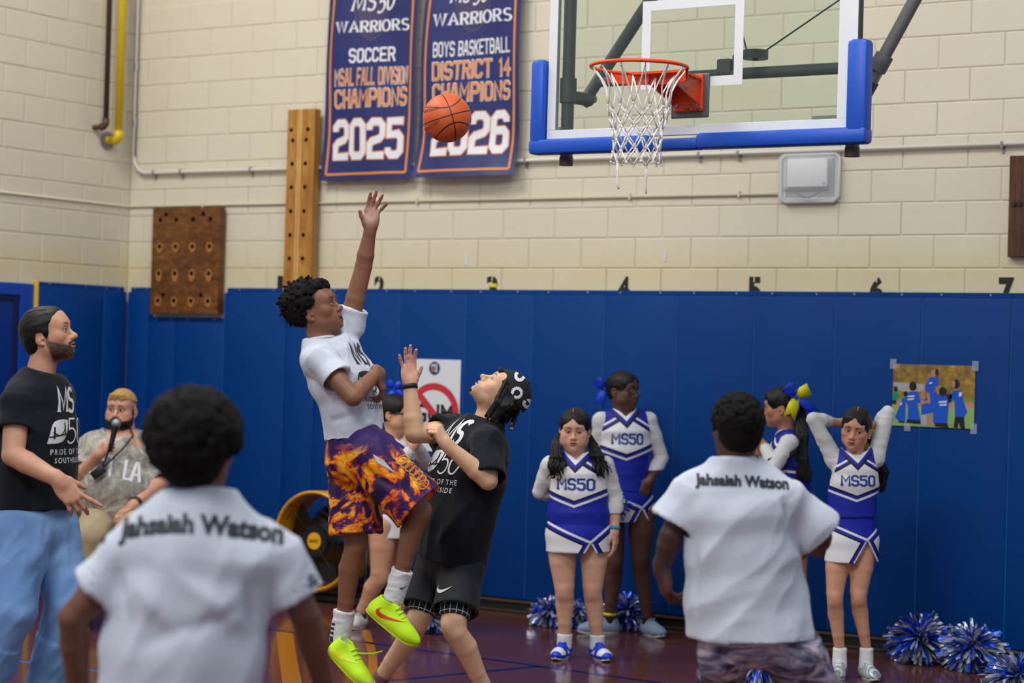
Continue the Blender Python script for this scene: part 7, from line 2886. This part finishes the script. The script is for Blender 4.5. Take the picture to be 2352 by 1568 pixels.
    for i, dx in ((0, CV(-0.34, 0, -1)), (1, CV(0.30, 0, -1))):
        a = an[i]
        limb_cloth(per, 'sock', [('pipe', np.array([a[0], a[1], 0.05]), np.array([a[0], a[1], 0.135]), 0.042, 0.044)], M_SOCK, 0.006, 0.002, 30, (1, 0, 0))
        d_ = nrm([dx[0], dx[1], 0])
        make_shoe(per.root, np.array([a[0], a[1], 0.001]) - d_ * 0.065, d_, (0, 0, 1), 0.255, mu.m, M_SOLEW, M_BOWB, 0.0, (-1 if i else 1, M_BOWB))


def person_cheer_tall():
    D = 13.2
    base = onplane(1440, 1452, 2, 0)
    per = Person('tall cheerleader in glasses looking away to her side with a blue hair bow', D, base, 0.0065)
    P = per.P
    f, s = hd(0.12, -1)
    SK = (92, 62, 50)
    fr = Frame(P(1432, 897, 0.0), CV(0.78, -0.03, -0.63), CV(0.06, 1, 0.0), 1.0)
    N0 = P(1434, 948)
    sh = [P(1381, 966, 0.0), P(1489, 966, 0.03)]
    el = [P(1372, 1050, 0.05), P(1519, 1052, 0.06)]
    wr = [P(1388, 1120, -0.08), P(1492, 1104, -0.08)]
    hip = P(1438, 1150)
    st = [(P(1438, 1128), (0.165, 0.125), s), (P(1438, 1080), (0.150, 0.118), s), (P(1437, 1030), (0.160, 0.125), s), (P(1436, 990), (0.158, 0.115), s), (P(1435, 962), (0.10, 0.075), s)]
    per.body.stations([(hip, (0.16, 0.12), s)] + [(c, (r[0] - 0.02, r[1] - 0.02), d) for c, r, d in st[1:]], 0.04)
    for i in (0, 1):
        per.arm(sh[i], el[i], wr[i], 0.92)
    hand(per.body, wr[1], CV(-0.45, -0.88, -0.1), CV(-0.3, 0.1, 0.95), False, 0.98, (0.35, 0.4, 0.45, 0.5), (0.06, 0, -0.04, -0.1), (0.5, 0.75, 0.3), 0.2)
    hand(per.body, wr[0], CV(0.2, -0.95, -0.1), CV(0.5, 0, 0.9), True, 0.98, (0.9, 0.9, 0.9, 0.9))
    hips = [P(1402, 1180), P(1474, 1180)]
    kn = [P(1412, 1296, -0.02), P(1471, 1290, -0.02)]
    an = [P(1400, 1420, 0.02), P(1488, 1424, 0.02)]
    girl_legs(per, hips, kn, an, f, 1.0, tone=(52, 34, 28))
    per.finish(fr, N0 - Z3 * 0.01, dict(skin=SK, wide=1.03, jaw=1.06, chub=0.3, brow=(20, 15, 14), lips=(132, 86, 86), nosew=1.3, nose=0.85, gaze=(0.1, 1, 0), neck_r=0.056, h=0.0028), SK)
    g = Sdf()
    girl_cap(g, fr, 0.009, (0, 0.120, -0.02), (0.072, 0.064, 0.094), -0.06)
    g.sph(fr.w((0, -0.115, 0.03)), 0.035, 0.02)
    V, Q = g.mesh(0.005)
    per.part('hair', wrinkle(V, Q, 0.003, 60, None, 2, False), Q, M_HAIRB)
    bow(per.root, P(1391, 893, 0.07), CV(-0.2, 0.05, -1), (0, 0, 1), M_BOWB, M_BOWB, 1.0)
    # glasses
    gm = plain('dark_glasses_frame', (40, 34, 36), 0.35)
    gl_ = Mat('lens_glass', (200, 210, 220), 0.05)
    gl_.b.inputs['Alpha'].default_value = 0.12
    q = MB()
    for sg in (-1, 1):
        ring = [fr.w((sg * 0.033 + 0.025 * cos(2 * pi * j / 20), 0.100 - 0.004 * abs(cos(2 * pi * j / 20)), 0.000 + 0.020 * sin(2 * pi * j / 20))) for j in range(20)]
        q.tube(ring, 0.0019, 6, closed=True)
        q.tube([fr.w((sg * 0.058, 0.097, 0.004)), fr.w((sg * 0.074, 0.05, 0.006)), fr.w((sg * 0.079, -0.01, 0.004))], 0.0021, 6)
    q.tube([fr.w((-0.009, 0.103, 0.006)), fr.w((0, 0.106, 0.008)), fr.w((0.009, 0.103, 0.006))], 0.0018, 6)
    go = kid(q.build('glasses', gm, None, True), per.root)
    for sg in (-1, 1):
        onpart(obj('lens', [fr.w((sg * 0.033 + 0.024 * cos(2 * pi * j / 20), 0.099, 0.019 * sin(2 * pi * j / 20))) for j in range(20)], [tuple(range(20))], gl_.m), per, go)
    skst = [(P(1438, 1196), (0.178, 0.135), s), (P(1438, 1150), (0.172, 0.130), s), (P(1438, 1112), (0.156, 0.118), s)]
    cheer(per, f, s, N0, nrm(UP), st, skst, sh, el, wr, 1.02, False, 1.0, 0.007, tw=0.205)
    gs = plain('grey_knit_shoe', (134, 150, 174), 0.8)
    for i, dx in ((0, CV(-1, 0, -0.25)), (1, CV(0.45, 0, -1))):
        a = an[i]
        d_ = nrm([dx[0], dx[1], 0])
        limb_cloth(per, 'sock', [('pipe', np.array([a[0], a[1], 0.05]), np.array([a[0], a[1], 0.115]), 0.040, 0.040)], plain('black_sock', (22, 22, 24), 0.9), 0.006, 0)
        if i == 0:
            kid(band(np.array([a[0], a[1], 0.122]), np.array([a[0], a[1], 0.2]), (0, 1, 0), 0.038, 0.018, plain('yellow_anklet', (230, 214, 40), 0.6), 'anklet'), per.root)
        make_shoe(per.root, np.array([a[0], a[1], 0.001]) - d_ * 0.065, d_, (0, 0, 1), 0.275, gs, M_SOLEW, gs)


def person_cheer_right():
    D = 11.6
    base = onplane(1958, 1558, 2, 0)
    per = Person('slim cheerleader with both hands behind her head standing by the taped photo print', D, base, 0.0055)
    P = per.P
    f, s = hd(-0.02, -1)
    SK = (206, 152, 124)
    fr = Frame(P(1966, 985, -0.01), CV(-0.36, -0.16, -1), CV(0.10, 1, -0.18), 0.98)
    N0 = P(1964, 1044, 0.02)
    sh = [P(1916, 1052, 0.03), P(2011, 1050, 0.03)]
    el = [P(1868, 962, 0.02), P(2039, 946, 0.05)]
    wr = [P(1934, 972, 0.11), P(2004, 985, 0.13)]
    hip = P(1958, 1215)
    st = [(P(1957, 1186), (0.138, 0.098), s), (P(1958, 1150), (0.130, 0.095), s), (P(1961, 1110), (0.136, 0.102), s), (P(1963, 1075), (0.130, 0.095), s), (P(1964, 1056), (0.085, 0.065), s)]
    per.body.stations([(hip, (0.13, 0.095), s)] + [(c, (r[0] - 0.018, r[1] - 0.018), d) for c, r, d in st[1:]], 0.04)
    for i in (0, 1):
        per.arm(sh[i], el[i], wr[i], 0.78)
    hand(per.body, wr[0], CV(0.9, -0.05, 0.25), CV(0, 0.2, -1), True, 0.85, (0.3, 0.3, 0.3, 0.3))
    hand(per.body, wr[1], CV(-0.75, -0.5, 0.3), CV(0, 0.2, -1), False, 0.85, (0.3, 0.3, 0.3, 0.3))
    hips = [P(1926, 1258), P(1984, 1258)]
    kn = [P(1917, 1374, -0.03), P(1971, 1372, -0.03)]
    an = [P(1929, 1496, 0.02), P(1990, 1490, 0.03)]
    girl_legs(per, hips, kn, an, f, 0.80, tone=(188, 134, 112))
    per.finish(fr, N0 - Z3 * 0.01, dict(skin=SK, wide=0.99, brow=(52, 36, 30), lips=(168, 104, 98), gaze=(0.42, 1, 0.10), lid=0.62, neck_r=0.045, nose=0.92, h=0.0025, browh=-0.002), SK)
    g = Sdf()
    girl_cap(g, fr, 0.009, (0, 0.120, -0.018), (0.066, 0.062, 0.086), -0.075)
    g.sph(fr.w((0.02, -0.11, -0.03)), 0.03, 0.02)
    g.chain([fr.w((0.03, -0.11, -0.04)), P(2012, 1050, 0.16), P(2026, 1085, 0.15), P(2030, 1124, 0.13)], [0.026, 0.032, 0.030, 0.008], 0.02)
    g.chain([P(2014, 1050, 0.15), P(2032, 1085, 0.14), P(2022, 1130, 0.13)], [0.02, 0.022, 0.005], 0.02)
    V, Q = g.mesh(0.0042)
    per.part('hair', wrinkle(V, Q, 0.004, 70, None, 2, False), Q, M_HAIRB)
    parting(per, fr, 0.0, 0.0)
    kid(MB().bm(bmesh_sphere(0.005), 0, Matrix.Translation(fr.w((0.080, -0.004, -0.042)))).build('earring', plain('pearl', (226, 222, 216), 0.25), None, True), per.root)
    bow(per.root, P(2002, 1012, 0.12), CV(0.5, 0.0, -1), CV(0.4, 0.9, 0), M_BOWY, M_BOWY, 0.8)
    skst = [(P(1956, 1289), (0.150, 0.112), s), (P(1957, 1240), (0.145, 0.106), s), (P(1957, 1186), (0.124, 0.09), s)]
    cheer(per, f, s, N0, nrm(UP), st, skst, sh, el, wr, 0.88, False, 0.86, 0.006, tw=0.195, sleeve_end=0.62)
    sv = Mat('silver_mesh_shoe', (196, 202, 206), 0.35, 0.25)
    x, y, z = sv.xyz(sv.attr('loc'))
    ln_ = (((x * 190 + z * 240).sin()) > 0.45)
    sv.color(sv.mix(ln_, (206, 210, 214), (120, 140, 150)))
    for i, dx in ((0, CV(-0.25, 0, -1)), (1, CV(0.15, 0, -1))):
        a = an[i]
        d_ = nrm([dx[0], dx[1], 0])
        limb_cloth(per, 'sock', [('pipe', np.array([a[0], a[1], 0.05]), np.array([a[0], a[1], 0.165]), 0.040, 0.038)], M_SOCK, 0.006, 0.002, 30, (1, 0, 0))
        make_shoe(per.root, np.array([a[0], a[1], 0.001]) - d_ * 0.062, d_, (0, 0, 1), 0.245, sv.m, M_SOLEW, M_LACEW)


def bmesh_sphere(r, seg=12):
    bm = bmesh.new()
    bmesh.ops.create_uvsphere(bm, u_segments=seg, v_segments=8, radius=r)
    return bm


def person_cheer_bow():
    D = 12.5
    base = onplane(1812, 1490, 2, 0)
    per = Person('cheerleader with a long black ponytail and big blue and yellow bow, in profile', D, base, 0.0065)
    P = per.P
    f, s = hd(-0.95, 0.25)
    SK = (178, 124, 98)
    fr = Frame(P(1794, 935, 0.0), CV(-0.97, -0.06, 0.25), CV(-0.06, 1, 0.0), 1.0)
    N0 = P(1808, 993)
    # her left side is towards the camera
    sh = [P(1806, 1020, 0.16), P(1812, 1018, -0.14)]
    el = [P(1778, 1085, 0.14), P(1778, 1072, -0.20)]
    wr = [P(1750, 1040, 0.06), P(1756, 1026, -0.05)]
    hip = P(1818, 1180)
    st = [(P(1820, 1160), (0.15, 0.115), s), (P(1816, 1110), (0.14, 0.108), s), (P(1810, 1065), (0.15, 0.112), s), (P(1808, 1030), (0.148, 0.10), s), (P(1808, 1008), (0.09, 0.07), s)]
    per.body.stations([(hip, (0.145, 0.115), s)] + [(c, (r[0] - 0.02, r[1] - 0.02), d) for c, r, d in st[1:]], 0.04)
    for i in (0, 1):
        per.arm(sh[i], el[i], wr[i], 0.87)
    hand(per.body, wr[1], CV(-0.55, 0.5, 0.2), CV(-0.4, -0.3, 0.8), False, 0.9, (1.0, 1.0, 1.0, 1.0), (0.05, 0, -0.05, -0.1), (0.2, 0.8, 0.5), 0.5)
    hand(per.body, wr[0], CV(-0.6, 0.6, 0.2), CV(0.1, -0.3, 0.8), True, 0.9, (1.0, 1.0, 1.0, 1.0))
    hips = [P(1816, 1215, 0.10), P(1824, 1215, -0.10)]
    kn = [P(1812, 1335, 0.08), P(1832, 1335, -0.10)]
    an = [P(1815, 1450, 0.08), P(1836, 1452, -0.08)]
    girl_legs(per, hips, kn, an, f, 0.95)
    per.finish(fr, N0 - Z3 * 0.01, dict(skin=SK, brow=(34, 24, 20), lips=(160, 98, 92), gaze=(0, 1, -0.2), neck_r=0.050, smile=0.8, cheek=1.1, nose=0.9, h=0.0028), SK)
    g = Sdf()
    girl_cap(g, fr, 0.009, (0, 0.122, -0.014), (0.072, 0.062, 0.092), -0.05)
    g.sph(fr.w((0, -0.105, 0.05)), 0.034, 0.02)
    rs = np.random.RandomState(6)
    for i in range(46):
        t = rs.uniform(-1, 1)
        pts = [fr.w((0.02 * t, -0.115 + 0.01 * rs.rand(), 0.05)), P(1840 + 6 * t, 945, -0.02), P(1842 + 10 * t + rs.uniform(-4, 4), 1000, -0.10), P(1836 + 20 * t + rs.uniform(-6, 6), 1055, -0.13), P(1838 + 26 * t + rs.uniform(-8, 8), 1085 + 28 * rs.rand(), -0.14)]
        g.chain(pts, [0.014, 0.014, 0.011, 0.008, 0.0025], 0.005)
    for i in range(14):
        pts = [P(1838, 1010, -0.12), P(1824 - 2.4 * i, 1040 + 4 * rs.rand(), -0.19), P(1808 - 3.6 * i, 1054 + 8 * rs.rand(), -0.20)]
        g.chain(pts, [0.012, 0.009, 0.002], 0.004)
    V, Q = g.mesh(0.0048)
    per.part('hair', wrinkle(V, Q, 0.006, 60, (0, 0, 1), 3, False), Q, M_HAIRB)
    bow(per.root, P(1826, 912, -0.10), CV(0.25, 0.05, -1), (0, 0, 1), M_BOWB, M_BOWY, 1.15)
    skst = [(P(1822, 1236), (0.165, 0.130), s), (P(1820, 1190), (0.16, 0.125), s), (P(1818, 1150), (0.142, 0.110), s)]
    cheer(per, f, s, N0, nrm(UP), st, skst, sh, el, wr, 0.98, False, 0.95, 0.0075, text=False)
    for i in (0, 1):
        a = an[i]
        make_shoe(per.root, np.array([a[0], a[1], 0.001]) - f * 0.065, f, (0, 0, 1), 0.26, plain('shoe_white_leather', (214, 214, 212)), M_SOLEW, M_LACEW)
        limb_cloth(per, 'sock', [('pipe', np.array([a[0], a[1], 0.05]), np.array([a[0], a[1], 0.15]), 0.04, 0.04)], M_SOCK, 0.007, 0)


def person_cheer_back():
    D = 13.15
    base = onplane(880, 1440, 2, 0)
    per = Person('cheerleader in dark sunglasses partly hidden behind the leaping boy and the defender', D, base, 0.0065)
    P = per.P
    f, s = hd(0.80, -0.60)
    SK = (204, 152, 122)
    fr = Frame(P(908, 950, 0.0), CV(0.93, -0.05, -0.30), CV(0.02, 1, 0), 1.0)
    N0 = P(900, 1010)
    sh = [P(872, 1030, -0.10), P(938, 1030, 0.10)]
    el = [P(900, 1090, -0.22), P(978, 1062, 0.05)]
    wr = [P(945, 1030, -0.24), P(955, 1020, -0.12)]
    hip = P(905, 1175)
    st = [(P(906, 1160), (0.155, 0.115), s), (P(910, 1115), (0.148, 0.11), s), (P(910, 1075), (0.155, 0.115), s), (P(906, 1040), (0.152, 0.105), s), (P(902, 1022), (0.09, 0.07), s)]
    per.body.stations([(hip, (0.15, 0.115), s)] + [(c, (r[0] - 0.02, r[1] - 0.02), d) for c, r, d in st[1:]], 0.04)
    for i in (0, 1):
        per.arm(sh[i], el[i], wr[i], 0.90)
    hand(per.body, wr[0], CV(0.3, 0.9, -0.1), CV(0.3, 0, 0.9), True, 0.9, (0.9, 0.9, 0.9, 0.9))
    hand(per.body, wr[1], CV(0.1, 0.9, -0.1), CV(-0.3, 0, 0.9), False, 0.9, (0.9, 0.9, 0.9, 0.9))
    hips = [P(882, 1205, -0.08), P(926, 1205, 0.08)]
    kn = [P(872, 1325, -0.08), P(920, 1320, 0.08)]
    an = [P(828, 1402, 0.02), P(918, 1412, 0.12)]
    an[0][2] = an[1][2] = 0.09
    girl_legs(per, hips, kn, an, f, 1.0)
    per.finish(fr, N0 - Z3 * 0.01, dict(skin=SK, wide=1.02, chub=0.3, brow=(40, 28, 24), lips=(170, 108, 100), neck_r=0.05, h=0.003), SK)
    g = Sdf()
    girl_cap(g, fr, 0.009, (0, 0.122, -0.014), (0.070, 0.062, 0.090), -0.05)
    g.sph(fr.w((0, -0.115, 0.055)), 0.045, 0.02)
    curls(g, fr, 50, 0.014, 9, ((0, -0.115, 0.055), (0.048, 0.048, 0.05)), lambda p: True)
    V, Q = g.mesh(0.0055)
    per.part('hair', V, Q, hair_mat('brown_streaked_hair', (10, 8, 8), (34, 24, 16), 0.5, spec=0.25))
    bow(per.root, P(905, 893, 0.02), CV(0.1, 0.2, -1), (0, 0, 1), M_BOWB, M_BOWB, 0.7)
    sg_ = plain('black_sunglasses', (14, 14, 16), 0.2)
    q = MB()
    for sg in (-1, 1):
        ring = [fr.w((sg * 0.033 + 0.026 * cos(2 * pi * j / 16), 0.101, 0.002 + 0.019 * sin(2 * pi * j / 16))) for j in range(16)]
        q.add(ring + [r + fr.f * 0.004 for r in ring], [tuple(range(16)), tuple(range(16, 32))] + [(j, (j + 1) % 16, 16 + (j + 1) % 16, 16 + j) for j in range(16)])
        q.tube([fr.w((sg * 0.058, 0.099, 0.006)), fr.w((sg * 0.076, 0.05, 0.007)), fr.w((sg * 0.080, -0.012, 0.004))], 0.0042, 6)
    q.tube([fr.w((-0.009, 0.103, 0.006)), fr.w((0.009, 0.103, 0.006))], 0.003, 6)
    kid(q.build('sunglasses', sg_, None, True), per.root)
    skst = [(P(904, 1232), (0.172, 0.130), s), (P(905, 1190), (0.166, 0.125), s), (P(906, 1150), (0.150, 0.112), s)]
    cheer(per, f, s, N0, nrm(UP), st, skst, sh, el, wr, 0.98, False, 0.98, 0.0075, tw=0.2)
    sv = plain('white_grey_shoe', (208, 208, 206), 0.5)
    for i, dx in ((0, CV(-0.35, 0, -1)), (1, CV(0.5, 0, -1))):
        a = an[i]
        d_ = nrm([dx[0], dx[1], 0])
        make_shoe(per.root, np.array([a[0], a[1], 0.001]) - d_ * 0.065, d_, (0, 0, 1), 0.26, sv, M_SOLEW, plain('grey_lace', (120, 120, 124), 0.7))
        limb_cloth(per, 'sock', [('pipe', np.array([a[0], a[1], 0.05]), np.array([a[0], a[1], 0.11]), 0.04, 0.04)], plain('black_sock', (22, 22, 24)), 0.007, 0)


# ---------------------------------------------------------------- 9 boy from behind, right
def person_boy_right():
    D = 7.75
    P0 = U(1720, 1500, D)
    per = Person('boy seen from behind in grey named t-shirt and cloudy patterned shorts before the cheerleaders', D, (P0[0], P0[1], 0), 0.0055)
    P = per.P
    f, s = hd(-0.05, 1)
    SK = (74, 50, 42)
    fr = Frame(P(1691, 985), CV(-0.30, 0.0, 0.95), CV(0.0, 1, 0), 1.0)
    neck = P(1690, 1058)
    shL, shR = P(1594, 1132, 0.02), P(1806, 1144, 0.0)
    elL, wrL = P(1542, 1228, 0.02), P(1519, 1306, 0.06)
    elR, wrR = P(1884, 1232, 0.06), P(1876, 1262, 0.30)
    hip = P(1735, 1478)
    per.body.stations([(P(1730, 1425), (0.155, 0.10), s), (P(1725, 1360), (0.15, 0.115), s), (P(1705, 1200), (0.18, 0.12), s), (P(1694, 1110), (0.15, 0.09), s)], 0.04)
    per.body.cap(P(1692, 1100), neck, 0.07, 0.056, 0.03)
    per.arm(shL, elL, wrL, 1.08)
    per.arm(shR, elR, wrR, 1.08)
    hand(per.body, wrL, CV(0.22, -0.95, 0.05), CV(0.85, 0.25, 0.35), False, 1.05, (0.55, 0.65, 0.7, 0.75), (0.10, 0.02, -0.04, -0.1), (0.45, 0.75, 0.4), 0.3)
    hand(per.body, wrR, CV(-0.3, 0.1, 0.9), CV(-0.5, -0.8, 0), True, 0.98, (0.5, 0.5, 0.5, 0.5))
    hL, hR = P(1660, 1496, 0), P(1816, 1496, 0)
    knL, knR = P(1658, 1660, 0.22), P(1890, 1640, 0.20)
    ends = []
    for h_, kn, sg in ((hL, knL, -1), (hR, knR, 1)):
        an = np.array([kn[0], kn[1], 0.09]) - FW0 * 0.22 + RT0 * sg * 0.06
        per.leg(h_, kn, an, 0.82)
        ends.append((h_, kn, an))
    per.paint.append((P(1522, 1345, 0.0), 0.03, (190, 110, 90), 0.5))
    per.finish(fr, neck, dict(skin=SK, brow=(20, 15, 14), lips=(90, 56, 52), neck_r=0.064, scalp=(18, 15, 14), h=0.0035), SK)
    g = Sdf()
    M = [fr.s, fr.f, fr.u]
    k = fr.sc
    g.ell(fr.w((0, -0.018, 0.036)), (0.088 * k, 0.104 * k, 0.094 * k), M, 0.02)
    g.ell(fr.w((0, -0.045, -0.02)), (0.078 * k, 0.066 * k, 0.075 * k), M, 0.03)
    curls(g, fr, 620, 0.0085, 15, ((0, -0.018, 0.036), (0.090, 0.106, 0.096)), lambda p: p[2] > -0.02 and not (p[1] > 0.05 and p[2] < 0.08), 0.005)
    g.ell(fr.w((0, 0.12, -0.02)), (0.085 * k, 0.075 * k, 0.095 * k), M, 0.012, -1)
    for sg in (-1, 1):
        g.ell(fr.w((sg * 0.088, 0.012, -0.02)), (0.026 * k, 0.034 * k, 0.036 * k), M, 0.008, -1)
    g.cut(fr.w((0, 0, -0.085)), -fr.u)
    V, Q = g.mesh(0.0045)
    per.part('hair', wrinkle(V, Q, 0.004, 130, None, 2, False), Q, M_AFRO)
    st = [(P(1722, 1464, 0), (0.235, 0.195), s), (P(1712, 1370, 0), (0.222, 0.160), s), (P(1700, 1270, 0), (0.205, 0.150), s), (P(1698, 1180, 0), (0.215, 0.145), s), (P(1694, 1118, 0), (0.165, 0.112), s), (P(1691, 1082), (0.10, 0.08), s)]
    V, Q, so = tee(per, st, [(shL, elL, 0.74), (shR, elR, 0.90)], neck, nrm(CV(0, 1, 0.12)), M_GREYTEE, nr=0.070, amp=0.012, scale=6, along=(0.5, 0.35, 0.75), seed=5, h=0.0075, sl_r=(0.080, 0.102), hemup=CV(0.02, 1, 0),
                   folds=[(P(1600, 1200, -0.2), P(1660, 1330, -0.2), 0.02, 0.016), (P(1640, 1180, -0.2), P(1740, 1290, -0.2), 0.025, 0.016), (P(1600, 1380, -0.2), P(1770, 1290, -0.2), 0.025, 0.018), (P(1620, 1420, -0.2), P(1830, 1330, -0.2), 0.022, -0.014), (P(1590, 1240, -0.1), P(1600, 1400, -0.1), 0.018, -0.016), (P(1800, 1150, -0.1), P(1830, 1240, -0.1), 0.015, -0.018), (P(1680, 1430, -0.2), P(1840, 1400, -0.2), 0.02, 0.014)],
                   collar=(neck + Z3 * 0.004, 0.076, nrm(CV(0, 1, 0.15))))
    V2, F2 = fit(bfont('Jahsaiah Watson', 0.045, 0, 1.0), 0, 0, 212 / 620, 0.054)
    V2[:, 1] -= 0.018 * np.clip(V2[:, 0] / (212 / 620) - 0.35, 0, 1) ** 1.3 * 1.6
    printed(per, V, Q, (V2, F2), P(1600, 1124, -0.12), RT, UP, plain('print_ink_dark', (30, 30, 36), 0.6), so, 0.003, 0.015)
    mc_ = Mat('cloudy_print', (140, 130, 150), 0.7, spec=0.2)
    c_ = mc_.coord()
    n1 = mc_.noise(c_, 7, 5, 0.6, 1.2, stretch=(1, 1, 2.6))
    mc_.color(mc_.ramp(n1, [(0.34, (44, 38, 52)), (0.44, (96, 90, 118)), (0.52, (150, 142, 168)), (0.60, (198, 182, 190)), (0.70, (226, 214, 214))]))
    e1, e2 = hL + (knL - hL) * 0.62, hR + (knR - hR) * 0.66
    V, Q, o = limb_cloth(per, 'shorts', [('ecap', hip + Z3 * 0.09, hip + Z3 * 0.04, (0.185, 0.14), (0.21, 0.13), s), ('sph', hL, 0.098), ('sph', hR, 0.112), ('pipe', hL + Z3 * 0.02, e1, 0.088, 0.092), ('pipe', hR + Z3 * 0.02, e2, 0.104, 0.116)], mc_.m, 0.008, 0.010, 8, (0.3, 0.3, 0.8), 4,
               carve=[(e1 + (hL - e1) * 0.2, e1 + (e1 - hL) * 0.4, 0.080, 0.082), (e2 + (hR - e2) * 0.2, e2 + (e2 - hR) * 0.4, 0.102, 0.106)])
    for h_, kn, an in ends:
        make_shoe(per.root, np.array([an[0], an[1], 0.002]) - FW0 * 0.07, FW0, (0, 0, 1), 0.28, plain('shoe_dark', (40, 40, 44)), M_SOLEW, None)


# ---------------------------------------------------------------- pom-poms
M_POM = [Mat('foil_silver', (214, 218, 226), 0.25, 0.55).m, Mat('foil_blue', (14, 84, 236), 0.25, 0.35).m, Mat('foil_navy', (10, 34, 110), 0.3, 0.3).m, Mat('foil_grey', (150, 158, 170), 0.28, 0.6).m]


def pompom(c, r, label, seed, n=330, flat=0.85):
    rs = np.random.RandomState(seed)
    root = empty('pom_pom', (c[0], c[1], c[2]), label, 'pom-pom', 'cheer pom-poms on the gym floor')
    q = MB()
    for i in range(n):
        v = nrm(rs.normal(size=3))
        p0 = np.array(c) + v * r * 0.25
        L_ = r * rs.uniform(0.70, 1.0)
        t = nrm(np.cross(v, rs.normal(size=3)))
        w_ = rs.uniform(0.012, 0.020)
        V = []
        bend = nrm(rs.normal(size=3)) * r * 0.16
        for j, a in enumerate((0, 0.4, 0.75, 1.0)):
            p = p0 + v * L_ * a + bend * a * a - Z3 * 0.03 * a * a
            tw = nrm(t + np.cross(v, t) * a * rs.uniform(-1, 1))
            p[2] = max(c[2] + (p[2] - c[2]) * flat, 0.004 + 0.004 * rs.rand())
            V += [p - tw * w_ / 2, p + tw * w_ / 2]
            V[-1][2] = max(V[-1][2], 0.003)
            V[-2][2] = max(V[-2][2], 0.003)
        q.add(V, [(0, 1, 3, 2), (2, 3, 5, 4), (4, 5, 7, 6)], rs.choice(4, p=[0.36, 0.32, 0.14, 0.18]))
    kid(tag(q.build('streamers', M_POM), kind='stuff'), root)
    bm = bmesh_sphere(r * 0.3)
    kid(MB().bm(bm, 2, Matrix.Translation(c)).build('core', M_POM, None, True), root)


def floor_at(px, py, z):
    p = onplane(px, py, 2, 0)
    return np.array([p[0], p[1], z])


def all_pompoms():
    pompom(floor_at(1262, 1437, 0.095), 0.12, 'blue and silver pom-pom on the floor just behind the long haired cheerleader', 1)
    pompom(floor_at(1320, 1440, 0.09), 0.11, 'pom-pom showing between the legs of the long haired cheerleader', 2)
    pompom(floor_at(1440, 1444, 0.115), 0.15, 'pom-pom against the pads between the feet of the tall cheerleader', 3)
    pompom(floor_at(988, 1452, 0.10), 0.13, 'pom-pom on the floor between the defender and the leaping boy', 4)
    pompom(floor_at(1742, 1572, 0.14), 0.17, 'pom-pom on the floor under the crouching boy with patterned shorts', 5)
    pompom(floor_at(2112, 1522, 0.145), 0.175, 'fuller pom-pom of the pair lying below the photo print', 6, 520)
    pompom(floor_at(2232, 1538, 0.13), 0.165, 'pom-pom of the pair below the photo print, the one nearer the picture edge', 7, 520)
    pompom(floor_at(2336, 1612, 0.13), 0.165, 'pom-pom cut off by the bottom corner of the picture', 8)
    c = U(1404, 1152, 13.03)
    pompom(c, 0.10, 'pom-pom held at hip height by the tall cheerleader behind her teammate', 9, 260)


import time as _t
for fn_ in (person_man_left, person_seated, person_boy_front, person_jumper, person_defender, person_cheer_center, person_cheer_tall, person_cheer_right, person_cheer_bow, person_cheer_back, person_boy_right, all_pompoms):
    _a = _t.time()
    fn_()
    print(fn_.__name__, round(_t.time() - _a, 2))
print('triangles', sum(sum(len(p.vertices) - 2 for p in o.data.polygons) if len(o.data.polygons) < 3000 else 2 * len(o.data.polygons) for o in SC.objects if o.type == 'MESH'))
